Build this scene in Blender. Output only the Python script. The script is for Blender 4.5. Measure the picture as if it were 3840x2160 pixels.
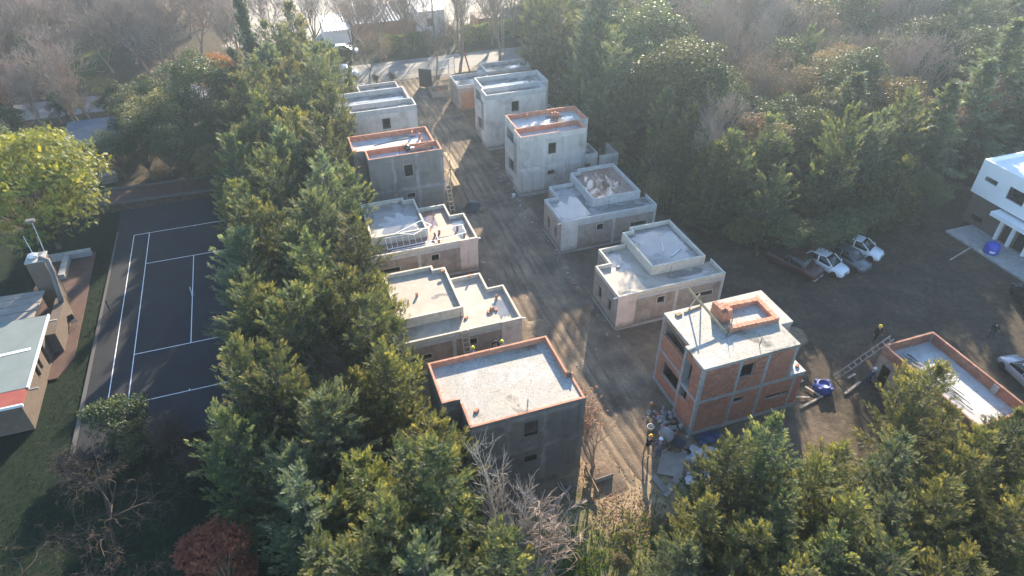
import bpy, bmesh, math, random
import numpy as np
from mathutils import Vector, Matrix

for o in list(bpy.data.objects):
    bpy.data.objects.remove(o)
SC = bpy.context.scene
COL = SC.collection
R = math.radians

# ------------------------------------------------------------------ camera, sky, sun, exposure
cam = bpy.data.cameras.new('camera')
cam.sensor_width = 36.0
cam.lens = 24.28
cam.clip_start = 0.5
cam.clip_end = 2000
camo = bpy.data.objects.new('camera', cam)
COL.objects.link(camo)
camo.location = (10.569, -53.034, 36.593)
camo.rotation_euler = (R(90 - 37.448), 0, R(-19.173))
SC.camera = camo

SUN_AZ, SUN_EL = R(29), R(20)
world = bpy.data.worlds.new('World')
SC.world = world
world.use_nodes = True
wn = world.node_tree
wn.nodes.clear()
sky = wn.nodes.new('ShaderNodeTexSky')
sky.sky_type = 'NISHITA'
sky.sun_disc = False
sky.sun_elevation = SUN_EL
sky.sun_rotation = SUN_AZ
sky.air_density = 1.0
sky.dust_density = 0.2
sky.ozone_density = 2.6
bg = wn.nodes.new('ShaderNodeBackground')
bg.inputs['Strength'].default_value = 0.13
wo = wn.nodes.new('ShaderNodeOutputWorld')
wn.links.new(sky.outputs[0], bg.inputs[0])
wn.links.new(bg.outputs[0], wo.inputs[0])

sl = bpy.data.lights.new('sun', 'SUN')
sl.energy = 4.9
sl.angle = R(0.6)
sl.color = (1.0, 0.85, 0.64)
slo = bpy.data.objects.new('sun', sl)
COL.objects.link(slo)
sd = Vector((-math.sin(SUN_AZ) * math.cos(SUN_EL), -math.cos(SUN_AZ) * math.cos(SUN_EL), -math.sin(SUN_EL)))
slo.rotation_euler = sd.to_track_quat('-Z', 'Y').to_euler()
slo.location = (60, 90, 80)

SC.view_settings.view_transform = 'Standard'
SC.view_settings.look = 'None'
SC.view_settings.exposure = 1.9
SC.view_settings.gamma = 1.0
SC.view_settings.use_curve_mapping = False
SC.render.engine = 'CYCLES'
SC.cycles.max_bounces = 6
SC.cycles.diffuse_bounces = 3
SC.cycles.glossy_bounces = 2
SC.cycles.transmission_bounces = 3
SC.cycles.transparent_max_bounces = 8
SC.cycles.volume_bounces = 1
SC.cycles.use_denoising = True

rng = random.Random(7)
nr = np.random.default_rng(11)

# ------------------------------------------------------------------ node helpers
def mat(name):
    m = bpy.data.materials.new(name)
    m.use_nodes = True
    m.node_tree.nodes.clear()
    return m

def nd(nt, typ, props=None, **ins):
    n = nt.nodes.new(typ)
    for k, v in (props or {}).items():
        setattr(n, k, v)
    for k, v in ins.items():
        key = k.replace('_', ' ')
        s = n.inputs[int(k[1:])] if (k[0] == 'i' and k[1:].isdigit()) else n.inputs[key]
        if isinstance(v, bpy.types.NodeSocket):
            nt.links.new(v, s)
        else:
            if s.type == 'RGBA' and len(v) == 3:
                v = (*v, 1)
            s.default_value = v
    return n

def math_(nt, op, a, b=0.0, clamp=False):
    n = nt.nodes.new('ShaderNodeMath')
    n.operation = op
    n.use_clamp = clamp
    for i, v in enumerate((a, b)):
        if isinstance(v, bpy.types.NodeSocket):
            nt.links.new(v, n.inputs[i])
        else:
            n.inputs[i].default_value = v
    return n.outputs[0]

def mixc(nt, fac, a, b, mode='MIX'):
    n = nt.nodes.new('ShaderNodeMix')
    n.data_type = 'RGBA'
    n.blend_type = mode
    for s, v in ((n.inputs[0], fac), (n.inputs[6], a), (n.inputs[7], b)):
        if isinstance(v, bpy.types.NodeSocket):
            nt.links.new(v, s)
        elif s.type == 'RGBA':
            s.default_value = (*v, 1) if len(v) == 3 else v
        else:
            s.default_value = v
    return n.outputs[2]

def ramp(nt, fac, stops):
    n = nt.nodes.new('ShaderNodeValToRGB')
    cr = n.color_ramp
    while len(cr.elements) < len(stops):
        cr.elements.new(0.5)
    for e, (p, c) in zip(cr.elements, stops):
        e.position = p
        e.color = (*c, 1) if len(c) == 3 else c
    nt.links.new(fac, n.inputs[0])
    return n.outputs[0]

def coords(nt, stretch=(1, 1, 1), rnd=True):
    tc = nt.nodes.new('ShaderNodeTexCoord')
    v = tc.outputs['Object']
    if rnd:
        oi = nt.nodes.new('ShaderNodeObjectInfo')
        off = nd(nt, 'ShaderNodeVectorMath', {'operation': 'SCALE'}, i0=(37.0, 53.0, 71.0))
        nt.links.new(oi.outputs['Random'], off.inputs[3])
        v = nd(nt, 'ShaderNodeVectorMath', {'operation': 'ADD'}, i0=v, i1=off.outputs[0]).outputs[0]
    if stretch != (1, 1, 1):
        v = nd(nt, 'ShaderNodeVectorMath', {'operation': 'MULTIPLY'}, i0=v, i1=stretch).outputs[0]
    return v

def noise(nt, vec, scale, detail=5, rough=0.6, dist=0.0):
    return nd(nt, 'ShaderNodeTexNoise', None, Vector=vec, Scale=scale, Detail=detail, Roughness=rough, Distortion=dist).outputs[0]

def finish(nt, color, rough=0.85, bump=None, bstr=0.3, bdist=0.02, spec=0.3, metallic=0.0):
    p = nd(nt, 'ShaderNodeBsdfPrincipled', None, Roughness=rough, Metallic=metallic)
    p.inputs['Specular IOR Level'].default_value = spec
    if isinstance(color, bpy.types.NodeSocket):
        nt.links.new(color, p.inputs['Base Color'])
    else:
        p.inputs['Base Color'].default_value = (*color, 1)
    if bump is not None:
        b = nd(nt, 'ShaderNodeBump', None, Strength=bstr, Distance=bdist, Height=bump)
        nt.links.new(b.outputs[0], p.inputs['Normal'])
    o = nt.nodes.new('ShaderNodeOutputMaterial')
    nt.links.new(p.outputs[0], o.inputs[0])
    return p

def surf(name, stops, scale=1.2, rough=0.85, fine=14.0, famt=0.25, bstr=0.35, bdist=0.015, stretch=(1, 1, 1), spec=0.3, metallic=0.0, rnd=True, tone=0.0, wall=False):
    """weathered opaque surface: colour ramp over big blotches, fine grain and relief"""
    m = mat(name)
    nt = m.node_tree
    v = coords(nt, stretch, rnd)
    a = noise(nt, v, scale, 6, 0.62, 0.4)
    c = ramp(nt, a, stops)
    f = noise(nt, coords(nt, (1, 1, 1), rnd), fine, 4, 0.65)
    g = math_(nt, 'MULTIPLY_ADD', f, 2 * famt)
    nt.nodes[-1].inputs[2].default_value = 1 - famt
    c = mixc(nt, 1.0, c, nd(nt, 'ShaderNodeCombineColor', None, Red=g, Green=g, Blue=g).outputs[0], 'MULTIPLY')
    if tone:
        oi = nt.nodes.new('ShaderNodeObjectInfo')
        h = math_(nt, 'MULTIPLY_ADD', oi.outputs['Random'], 2 * tone)
        nt.nodes[-1].inputs[2].default_value = 1 - tone
        c = mixc(nt, 1.0, c, nd(nt, 'ShaderNodeCombineColor', None, Red=h, Green=h, Blue=h).outputs[0], 'MULTIPLY')
    if wall:
        c = wall_wear(nt, c)
    finish(nt, c, rough, f, bstr, bdist, spec, metallic)
    return m

def wall_wear(nt, c):
    """run-off streaks down the render and mud splashed up from the ground"""
    stn = noise(nt, coords(nt, (2.2, 2.2, 0.22)), 1.0, 5, 0.6, 0.2)
    c = mixc(nt, 1.0, c, ramp(nt, stn, [(0.30, (0.80, 0.79, 0.77)), (0.45, (1, 1, 1)), (0.62, (1.05, 1.05, 1.05))]), 'MULTIPLY')
    blo = noise(nt, coords(nt), 0.55, 6, 0.65, 0.6)
    c = mixc(nt, 1.0, c, ramp(nt, blo, [(0.34, (0.72, 0.70, 0.67)), (0.5, (1, 1, 1))]), 'MULTIPLY')
    z = nd(nt, 'ShaderNodeSeparateXYZ', None, Vector=nt.nodes.new('ShaderNodeTexCoord').outputs['Object']).outputs[2]
    k = math_(nt, 'ADD', z, math_(nt, 'MULTIPLY', noise(nt, coords(nt), 2.5, 5, 0.7), -1.1))
    mr = nd(nt, 'ShaderNodeMapRange', {'interpolation_type': 'SMOOTHSTEP'}, Value=k)
    for i, x in zip((1, 2, 3, 4), (-0.45, 0.25, 0.75, 0.0)):
        mr.inputs[i].default_value = x
    return mixc(nt, mr.outputs[0], c, (0.13, 0.105, 0.085))

def plain(name, col, rough=0.5, spec=0.4, metallic=0.0):
    m = mat(name)
    nt = m.node_tree
    f = noise(nt, coords(nt), 6.0, 4)
    k = mixc(nt, f, tuple(x * 0.82 for x in col), tuple(min(1, x * 1.15) for x in col))
    finish(nt, k, rough, None, spec=spec, metallic=metallic)
    return m

def leafmat(name, a, b, c, trans=0.35, rough=0.5, tint=0.25, spec=0.35):
    """foliage: per-spray tint attribute between three greens, per-tree variation, light passing through"""
    m = mat(name)
    nt = m.node_tree
    at = nd(nt, 'ShaderNodeAttribute', {'attribute_name': 'tint'})
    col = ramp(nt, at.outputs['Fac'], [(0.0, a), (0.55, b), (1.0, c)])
    oi = nt.nodes.new('ShaderNodeObjectInfo')
    h = math_(nt, 'MULTIPLY_ADD', oi.outputs['Random'], 0.05)
    nt.nodes[-1].inputs[2].default_value = 0.475
    v = math_(nt, 'MULTIPLY_ADD', oi.outputs['Random'], 2 * tint)
    nt.nodes[-1].inputs[2].default_value = 1 - tint
    hs = nd(nt, 'ShaderNodeHueSaturation', None, Hue=h, Saturation=1.0, Value=v, Color=col)
    p = nd(nt, 'ShaderNodeBsdfPrincipled', None, Roughness=rough)
    p.inputs['Specular IOR Level'].default_value = spec
    nt.links.new(hs.outputs[0], p.inputs['Base Color'])
    t = nt.nodes.new('ShaderNodeBsdfTranslucent')
    warm = mixc(nt, 1.0, hs.outputs[0], (1.6, 1.4, 0.7), 'MULTIPLY')
    nt.links.new(warm, t.inputs[0])
    mx = nt.nodes.new('ShaderNodeMixShader')
    mx.inputs[0].default_value = trans
    nt.links.new(p.outputs[0], mx.inputs[1])
    nt.links.new(t.outputs[0], mx.inputs[2])
    o = nt.nodes.new('ShaderNodeOutputMaterial')
    nt.links.new(mx.outputs[0], o.inputs[0])
    return m

# ------------------------------------------------------------------ materials
M = {}
M['plaster_white'] = surf('plaster_white', [(0.25, (0.46, 0.41, 0.355)), (0.5, (0.57, 0.52, 0.46)), (0.75, (0.65, 0.60, 0.54))], 0.9, stretch=(1, 1, 0.45), famt=0.12, wall=True)
M['plaster_pink'] = surf('plaster_pink', [(0.25, (0.56, 0.43, 0.35)), (0.6, (0.65, 0.51, 0.42)), (0.8, (0.69, 0.55, 0.46))], 0.8, famt=0.08, wall=True)
M['plaster_rough'] = surf('plaster_rough', [(0.25, (0.22, 0.18, 0.145)), (0.5, (0.31, 0.255, 0.21)), (0.75, (0.40, 0.34, 0.29))], 1.6, famt=0.2, wall=True)
M['plaster_rose'] = surf('plaster_rose', [(0.25, (0.24, 0.17, 0.13)), (0.5, (0.31, 0.23, 0.18)), (0.75, (0.38, 0.30, 0.24))], 1.4, famt=0.18, wall=True)
M['parapet'] = surf('parapet', [(0.25, (0.40, 0.36, 0.29)), (0.5, (0.52, 0.47, 0.38)), (0.75, (0.60, 0.56, 0.47))], 2.2, famt=0.15)
M['parapet_grey'] = surf('parapet_grey', [(0.25, (0.33, 0.31, 0.29)), (0.5, (0.44, 0.42, 0.39)), (0.75, (0.54, 0.52, 0.49))], 2.0, famt=0.18)
M['concrete'] = surf('concrete', [(0.25, (0.24, 0.23, 0.22)), (0.5, (0.33, 0.32, 0.30)), (0.8, (0.42, 0.41, 0.39))], 2.4, famt=0.2)
M['brick'] = surf('brick', [(0.2, (0.30, 0.125, 0.075)), (0.5, (0.38, 0.165, 0.10)), (0.8, (0.46, 0.22, 0.14))], 3.0, famt=0.15, tone=0.18)
M['brick_new'] = surf('brick_new', [(0.2, (0.40, 0.17, 0.10)), (0.5, (0.48, 0.22, 0.135)), (0.8, (0.56, 0.28, 0.175))], 3.0, famt=0.12, tone=0.15)
M['brick_brown'] = surf('brick_brown', [(0.2, (0.25, 0.115, 0.075)), (0.5, (0.33, 0.165, 0.11)), (0.8, (0.40, 0.24, 0.17))], 3.0, famt=0.2, tone=0.2)
M['mortar'] = surf('mortar', [(0.25, (0.36, 0.27, 0.22)), (0.75, (0.48, 0.40, 0.34))], 3.0, famt=0.25)
M['wood'] = surf('wood', [(0.25, (0.22, 0.15, 0.09)), (0.5, (0.34, 0.25, 0.15)), (0.75, (0.45, 0.35, 0.23))], 1.5, stretch=(1, 6, 6), famt=0.2, tone=0.2)
M['wood_grey'] = surf('wood_grey', [(0.25, (0.20, 0.17, 0.14)), (0.75, (0.33, 0.29, 0.25))], 1.5, famt=0.2, tone=0.2)
M['steel'] = plain('steel', (0.10, 0.09, 0.085), 0.55, 0.4, 0.6)
M['galvanised'] = plain('galvanised', (0.62, 0.63, 0.64), 0.4, 0.5, 0.4)
M['duct_metal'] = plain('duct_metal', (0.13, 0.125, 0.12), 0.6, 0.3)
M['bark_dark'] = plain('bark_dark', (0.075, 0.06, 0.05), 0.9, 0.1)
M['edging'] = plain('edging', (0.11, 0.105, 0.10), 0.9, 0.1)
M['ladder_wood'] = plain('ladder_wood', (0.50, 0.40, 0.29), 0.8, 0.2)
M['pvc'] = plain('pvc', (0.78, 0.78, 0.76), 0.35)
M['white_paint'] = plain('white_paint', (0.80, 0.80, 0.80), 0.6)
M['dark'] = plain('dark', (0.03, 0.03, 0.032), 0.7)
M['tarp_black'] = plain('tarp_black', (0.03, 0.035, 0.045), 0.35)
M['tarp_blue'] = plain('tarp_blue', (0.02, 0.05, 0.11), 0.4)
M['blue_plastic'] = plain('blue_plastic', (0.03, 0.06, 0.42), 0.4)
M['bark'] = surf('bark', [(0.3, (0.07, 0.055, 0.04)), (0.7, (0.15, 0.12, 0.09))], 4.0, stretch=(1, 1, 0.3))
M['bark_pale'] = surf('bark_pale', [(0.3, (0.22, 0.16, 0.125)), (0.7, (0.36, 0.275, 0.215))], 4.0, stretch=(1, 1, 0.3), tone=0.2)
M['bark_white'] = surf('bark_white', [(0.3, (0.31, 0.265, 0.215)), (0.7, (0.49, 0.43, 0.36))], 4.0, stretch=(1, 1, 0.3))
M['bark_brown'] = surf('bark_brown', [(0.3, (0.16, 0.115, 0.08)), (0.7, (0.30, 0.23, 0.17))], 4.0, stretch=(1, 1, 0.3), tone=0.2)
M['tyre'] = plain('tyre', (0.02, 0.02, 0.02), 0.8, 0.2)
M['glass'] = plain('glass', (0.015, 0.018, 0.02), 0.06, 0.6)
M['lamp_glass'] = plain('lamp_glass', (0.6, 0.62, 0.65), 0.12, 0.6)
M['skin'] = plain('skin', (0.42, 0.25, 0.17), 0.6)
M['roof_felt'] = surf('roof_felt', [(0.25, (0.15, 0.175, 0.165)), (0.75, (0.19, 0.22, 0.205))], 0.7, rough=0.75, famt=0.07)
M['red_canvas'] = surf('red_canvas', [(0.25, (0.22, 0.05, 0.04)), (0.75, (0.29, 0.08, 0.06))], 1.0, famt=0.1)
M['white_wall'] = surf('white_wall', [(0.25, (0.74, 0.74, 0.73)), (0.75, (0.82, 0.82, 0.81))], 0.8, famt=0.05)
M['grey_brick'] = surf('grey_brick', [(0.25, (0.095, 0.072, 0.058)), (0.75, (0.145, 0.115, 0.093))], 2.0, famt=0.15)
M['metal_sheet'] = surf('metal_sheet', [(0.25, (0.10, 0.115, 0.14)), (0.75, (0.15, 0.165, 0.19))], 0.8, rough=0.75, famt=0.1, spec=0.15, metallic=0.0)
M['metal_pale'] = surf('metal_pale', [(0.25, (0.55, 0.58, 0.60)), (0.75, (0.68, 0.70, 0.72))], 0.8, rough=0.45, famt=0.08, spec=0.5)
M['stone'] = surf('stone', [(0.25, (0.20, 0.19, 0.18)), (0.75, (0.40, 0.38, 0.36))], 3.0, famt=0.2, tone=0.25)
M['paver'] = surf('paver', [(0.25, (0.075, 0.045, 0.037)), (0.75, (0.125, 0.075, 0.06))], 1.5, famt=0.25)

def plaster_bands(name, cols, light, xs, zs):
    """grey cement render with pale dry bands where the concrete frame lies behind it"""
    m = mat(name)
    nt = m.node_tree
    v = coords(nt)
    base = ramp(nt, noise(nt, v, 0.7, 6, 0.6, 0.5), [(0.3, cols[0]), (0.7, cols[1])])
    raw = nt.nodes.new('ShaderNodeTexCoord').outputs['Object']
    nz = noise(nt, v, 1.6, 5, 0.65)
    sep = nd(nt, 'ShaderNodeSeparateXYZ', None, Vector=raw)
    wob = math_(nt, 'MULTIPLY', math_(nt, 'SUBTRACT', nz, 0.5), 0.7)
    tot = None
    for axis, vals, w in ((0, xs, 0.24), (2, zs, 0.3)):
        for a in vals:
            d = math_(nt, 'ABSOLUTE', math_(nt, 'SUBTRACT', math_(nt, 'ADD', sep.outputs[axis], wob), a))
            k = math_(nt, 'SUBTRACT', 1.0, math_(nt, 'DIVIDE', d, w), True)
            tot = k if tot is None else math_(nt, 'MAXIMUM', tot, k)
    br = noise(nt, coords(nt, (1, 1, 0.5)), 0.9, 4)
    tot = math_(nt, 'MULTIPLY', tot, math_(nt, 'MULTIPLY', math_(nt, 'SUBTRACT', br, 0.28, True), 2.4, True))
    f = noise(nt, v, 18.0, 4)
    c = mixc(nt, tot, base, light)
    c = mixc(nt, math_(nt, 'MULTIPLY', f, 0.18), c, (0.1, 0.1, 0.1))
    c = wall_wear(nt, c)
    finish(nt, c, 0.9, f, 0.3, 0.01)
    return m

M['cement_dark'] = plaster_bands('cement_dark', ((0.082, 0.073, 0.066), (0.118, 0.104, 0.094)), (0.20, 0.185, 0.172), (-2.6, -4.9, -0.15), (3.15, 6.05))
M['cement_grey'] = plaster_bands('cement_grey', ((0.19, 0.17, 0.15), (0.25, 0.23, 0.205)), (0.42, 0.41, 0.40), (-2.6, -4.9, -0.15), (3.0,))
M['cement_pale'] = plaster_bands('cement_pale', ((0.45, 0.415, 0.37), (0.55, 0.515, 0.465)), (0.66, 0.64, 0.605), (2.6, 4.9), (3.0,))

def slab_mat(name, dry, mid, wet, level=0.5, scale=0.55, swirl=0.0, rough_dry=0.75):
    """roof screed: pale dry laitance, darker damp patches, standing water film in the low spots"""
    m = mat(name)
    nt = m.node_tree
    v = coords(nt)
    a = noise(nt, v, scale, 6, 0.62, 0.8)
    f = noise(nt, v, 9.0, 6, 0.7, 1.5 if swirl else 0.2)
    a2 = math_(nt, 'ADD', math_(nt, 'MULTIPLY', a, 0.85), math_(nt, 'MULTIPLY', f, 0.15))
    c = ramp(nt, a2, [(level - 0.12, wet), (level, mid), (level + 0.12, dry)])
    st = noise(nt, coords(nt, (1, 0.45, 1)), 5.0, 8, 0.75, 3.5)
    dk = ramp(nt, st, [(0.36, (0.25, 0.24, 0.22)), (0.45, (0.75, 0.74, 0.72)), (0.53, (1.1, 1.1, 1.1)), (0.64, (0.72, 0.71, 0.69))])
    c = mixc(nt, swirl, c, mixc(nt, 1.0, c, dk, 'MULTIPLY'))
    sp = noise(nt, v, 26.0, 3, 0.6)
    c = mixc(nt, 1.0, c, ramp(nt, sp, [(0.27, (0.45, 0.43, 0.4)), (0.36, (1, 1, 1))]), 'MULTIPLY')
    rg = nd(nt, 'ShaderNodeMapRange', {'interpolation_type': 'SMOOTHSTEP'}, Value=a2)
    for i, x in zip((1, 2, 3, 4), (level - 0.10, level + 0.02, 0.22, rough_dry)):
        rg.inputs[i].default_value = x
    p = finish(nt, c, 0.7, st if swirl else f, 0.35 if swirl else 0.15, 0.03, 0.4)
    nt.links.new(rg.outputs[0], p.inputs['Roughness'])
    return m

M['slab_bright'] = slab_mat('slab_bright', (0.40, 0.38, 0.355), (0.33, 0.305, 0.265), (0.175, 0.145, 0.105), 0.47, 0.36, 1.0)
M['slab_white'] = slab_mat('slab_white', (0.52, 0.51, 0.49), (0.43, 0.42, 0.40), (0.25, 0.235, 0.21), 0.43, 0.6, 0.6)
M['slab_tan'] = slab_mat('slab_tan', (0.42, 0.36, 0.29), (0.33, 0.28, 0.225), (0.21, 0.18, 0.145), 0.45, 0.6, 0.25)
M['slab_wet'] = slab_mat('slab_wet', (0.40, 0.38, 0.36), (0.27, 0.25, 0.235), (0.16, 0.145, 0.135), 0.52, 0.45, 0.1, 0.5)
M['slab_red'] = slab_mat('slab_red', (0.31, 0.20, 0.15), (0.24, 0.15, 0.115), (0.15, 0.095, 0.07), 0.45, 0.5, 0.1, 0.6)

def water_mat(name, body, ripple=0.02):
    m = mat(name)
    nt = m.node_tree
    v = coords(nt)
    c = ramp(nt, noise(nt, v, 1.2, 4), [(0.3, tuple(x * 0.7 for x in body)), (0.7, body)])
    p = finish(nt, c, 0.03, noise(nt, v, 3.0, 2), ripple, 0.01, 0.9)
    p.inputs['IOR'].default_value = 1.5
    return m
M['puddle'] = water_mat('puddle', (0.20, 0.19, 0.18))
M['puddle_red'] = water_mat('puddle_red', (0.22, 0.13, 0.10))

M['conifer'] = leafmat('conifer', (0.036, 0.062, 0.044), (0.088, 0.120, 0.060), (0.29, 0.275, 0.115), 0.46, 0.6)  # last stop of the conifer greens brightened to paint sunlit tips
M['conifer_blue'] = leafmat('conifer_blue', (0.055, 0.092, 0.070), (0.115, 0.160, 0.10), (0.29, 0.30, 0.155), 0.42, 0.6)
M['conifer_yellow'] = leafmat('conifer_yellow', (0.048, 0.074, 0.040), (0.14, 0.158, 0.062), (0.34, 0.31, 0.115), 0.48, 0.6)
M['cypress'] = leafmat('cypress', (0.030, 0.060, 0.038), (0.045, 0.080, 0.045), (0.075, 0.11, 0.05), 0.2, 0.65, 0.15)
M['broadleaf'] = leafmat('broadleaf', (0.04, 0.062, 0.03), (0.065, 0.085, 0.04), (0.11, 0.13, 0.05), 0.25, 0.55, 0.3, 0.25)
M['olive_leaf'] = leafmat('olive_leaf', (0.09, 0.095, 0.04), (0.14, 0.13, 0.055), (0.20, 0.17, 0.075), 0.3, 0.5, 0.25)
M['acacia'] = leafmat('acacia', (0.10, 0.125, 0.035), (0.21, 0.235, 0.05), (0.36, 0.36, 0.07), 0.42, 0.5, 0.1)
M['rust_leaf'] = leafmat('rust_leaf', (0.16, 0.055, 0.032), (0.23, 0.08, 0.046), (0.30, 0.125, 0.07), 0.3, 0.7, 0.2)
M['tan_leaf'] = leafmat('tan_leaf', (0.15, 0.11, 0.065), (0.22, 0.155, 0.095), (0.30, 0.22, 0.14), 0.22, 0.7, 0.2)
M['dry_leaf'] = leafmat('dry_leaf', (0.20, 0.10, 0.07), (0.29, 0.155, 0.11), (0.38, 0.23, 0.16), 0.35, 0.6, 0.1)
M['cane'] = leafmat('cane', (0.16, 0.17, 0.05), (0.27, 0.26, 0.09), (0.42, 0.38, 0.17), 0.4, 0.5, 0.15)
M['weed'] = leafmat('weed', (0.05, 0.085, 0.022), (0.10, 0.15, 0.032), (0.20, 0.24, 0.05), 0.35, 0.6, 0.1)

# ------------------------------------------------------------------ mesh helpers
class MB:
    def __init__(s):
        s.v = []
        s.f = []
    def quad(s, a, b, c, d):
        n = len(s.v)
        s.v += [a, b, c, d]
        s.f.append((n, n + 1, n + 2, n + 3))
    def box(s, x0, x1, y0, y1, z0, z1):
        x0, x1 = sorted((x0, x1)); y0, y1 = sorted((y0, y1)); z0, z1 = sorted((z0, z1))
        n = len(s.v)
        s.v += [(x0, y0, z0), (x1, y0, z0), (x1, y1, z0), (x0, y1, z0), (x0, y0, z1), (x1, y0, z1), (x1, y1, z1), (x0, y1, z1)]
        for q in ((0, 3, 2, 1), (4, 5, 6, 7), (0, 1, 5, 4), (1, 2, 6, 5), (2, 3, 7, 6), (3, 0, 4, 7)):
            s.f.append(tuple(n + i for i in q))
        return s
    def prism(s, poly, z0, z1):
        n = len(s.v); k = len(poly)
        if area(poly) < 0:
            poly = poly[::-1]
        s.v += [(x, y, z0) for x, y in poly] + [(x, y, z1) for x, y in poly]
        s.f.append(tuple(n + i for i in reversed(range(k))))
        s.f.append(tuple(n + k + i for i in range(k)))
        for i in range(k):
            j = (i + 1) % k
            s.f.append((n + i, n + j, n + k + j, n + k + i))
        return s
    def ring(s, poly, t, z0, z1, skip=(), zs=None):
        k = len(poly)
        ins = inset(poly, t)
        for i in range(k):
            if i in skip:
                continue
            j = (i + 1) % k
            za = z1 if zs is None else zs.get(i, z1)
            a, b, c, d = poly[i], poly[j], ins[j], ins[i]
            A = lambda p, z: (p[0], p[1], z)
            s.quad(A(a, z0), A(b, z0), A(b, za), A(a, za))
            s.quad(A(c, z0), A(d, z0), A(d, za), A(c, za))
            s.quad(A(a, za), A(b, za), A(c, za), A(d, za))
            pv, nx = (i - 1) % k, (i + 1) % k
            if pv in skip or (zs and zs.get(pv, z1) != za):
                s.quad(A(d, z0), A(a, z0), A(a, za), A(d, za))
            if nx in skip or (zs and zs.get(nx, z1) != za):
                s.quad(A(b, z0), A(c, z0), A(c, za), A(b, za))
        return s
    def wall(s, p, q, inward, t, z0, z1, ops=()):
        """wall from p to q (2D) with rectangular holes ops = (u0,u1,za,zb)"""
        L = math.hypot(q[0] - p[0], q[1] - p[1])
        ux, uy = (q[0] - p[0]) / L, (q[1] - p[1]) / L
        us = sorted({0.0, L, *[min(max(o[0], 0), L) for o in ops], *[min(max(o[1], 0), L) for o in ops]})
        zs = sorted({z0, z1, *[min(max(o[2], z0), z1) for o in ops], *[min(max(o[3], z0), z1) for o in ops]})
        def hole(u, z):
            return any(o[0] < u < o[1] and o[2] < z < o[3] for o in ops)
        def P(u, z, d):
            return (p[0] + ux * u + inward[0] * d, p[1] + uy * u + inward[1] * d, z)
        nu, nz = len(us) - 1, len(zs) - 1
        H = [[hole((us[i] + us[i + 1]) / 2, (zs[j] + zs[j + 1]) / 2) for j in range(nz)] for i in range(nu)]
        for i in range(nu):
            for j in range(nz):
                a, b, c, d = us[i], us[i + 1], zs[j], zs[j + 1]
                if not H[i][j]:
                    s.quad(P(a, c, 0), P(b, c, 0), P(b, d, 0), P(a, d, 0))
                    s.quad(P(b, c, t), P(a, c, t), P(a, d, t), P(b, d, t))
                else:
                    if i == 0 or not H[i - 1][j]: s.quad(P(a, c, 0), P(a, c, t), P(a, d, t), P(a, d, 0))
                    if i == nu - 1 or not H[i + 1][j]: s.quad(P(b, c, t), P(b, c, 0), P(b, d, 0), P(b, d, t))
                    if j == 0 or not H[i][j - 1]: s.quad(P(a, c, 0), P(b, c, 0), P(b, c, t), P(a, c, t))
                    if j == nz - 1 or not H[i][j + 1]: s.quad(P(a, d, 0), P(a, d, t), P(b, d, t), P(b, d, 0))
        return s
    def bar(s, a, b, w, h, up=(0, 0, 1)):
        a, b = Vector(a), Vector(b)
        d = (b - a).normalized()
        u = Vector(up)
        if abs(d.dot(u)) > 0.95:
            u = Vector((1, 0, 0))
        r = d.cross(u).normalized() * (w / 2)
        u = r.cross(d).normalized() * (h / 2)
        n = len(s.v)
        for c in (a, b):
            s.v += [tuple(c - r - u), tuple(c + r - u), tuple(c + r + u), tuple(c - r + u)]
        for q in ((0, 1, 2, 3), (7, 6, 5, 4), (0, 4, 5, 1), (1, 5, 6, 2), (2, 6, 7, 3), (3, 7, 4, 0)):
            s.f.append(tuple(n + i for i in q))
        return s
    def tube(s, pts, rad, n=6, cap=True):
        pts = [Vector(p) for p in pts]
        rad = rad if isinstance(rad, (list, tuple)) else [rad] * len(pts)
        base = len(s.v)
        prev = None
        for i, p in enumerate(pts):
            d = (pts[min(i + 1, len(pts) - 1)] - pts[max(i - 1, 0)]).normalized()
            ref = prev if prev is not None else (Vector((0, 0, 1)) if abs(d.z) < 0.9 else Vector((1, 0, 0)))
            x = ref - d * ref.dot(d)
            if x.length < 1e-4:
                x = d.orthogonal()
            x.normalize()
            y = d.cross(x)
            prev = x
            for k in range(n):
                a = 2 * math.pi * k / n
                s.v.append(tuple(p + (x * math.cos(a) + y * math.sin(a)) * rad[i]))
        for i in range(len(pts) - 1):
            for k in range(n):
                a, b = base + i * n + k, base + i * n + (k + 1) % n
                s.f.append((a, b, b + n, a + n))
        if cap:
            s.f.append(tuple(base + k for k in reversed(range(n))))
            s.f.append(tuple(base + (len(pts) - 1) * n + k for k in range(n)))
        return s
    def lathe(s, prof, c=(0, 0, 0), n=16):
        b = len(s.v)
        for r, z in prof:
            for k in range(n):
                a = 2 * math.pi * k / n
                s.v.append((c[0] + r * math.cos(a), c[1] + r * math.sin(a), c[2] + z))
        for i in range(len(prof) - 1):
            for k in range(n):
                p, q = b + i * n + k, b + i * n + (k + 1) % n
                s.f.append((p, q, q + n, p + n))
        s.f.append(tuple(b + k for k in reversed(range(n))))
        s.f.append(tuple(b + (len(prof) - 1) * n + k for k in range(n)))
        return s
    def loft(s, secs, close=True):
        b = len(s.v); n = len(secs[0])
        for q in secs:
            s.v += [tuple(p) for p in q]
        for i in range(len(secs) - 1):
            for k in range(n if close else n - 1):
                p, q = b + i * n + k, b + i * n + (k + 1) % n
                s.f.append((p, q, q + n, p + n))
        if close:
            s.f.append(tuple(b + k for k in reversed(range(n))))
            s.f.append(tuple(b + (len(secs) - 1) * n + k for k in range(n)))
        return s
    def mesh(s, name, m, smooth=False):
        me = bpy.data.meshes.new(name)
        me.from_pydata(s.v, [], s.f)
        me.materials.append(M[m] if isinstance(m, str) else m)
        if smooth:
            me.polygons.foreach_set('use_smooth', [True] * len(me.polygons))
        me.update()
        return me
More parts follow.
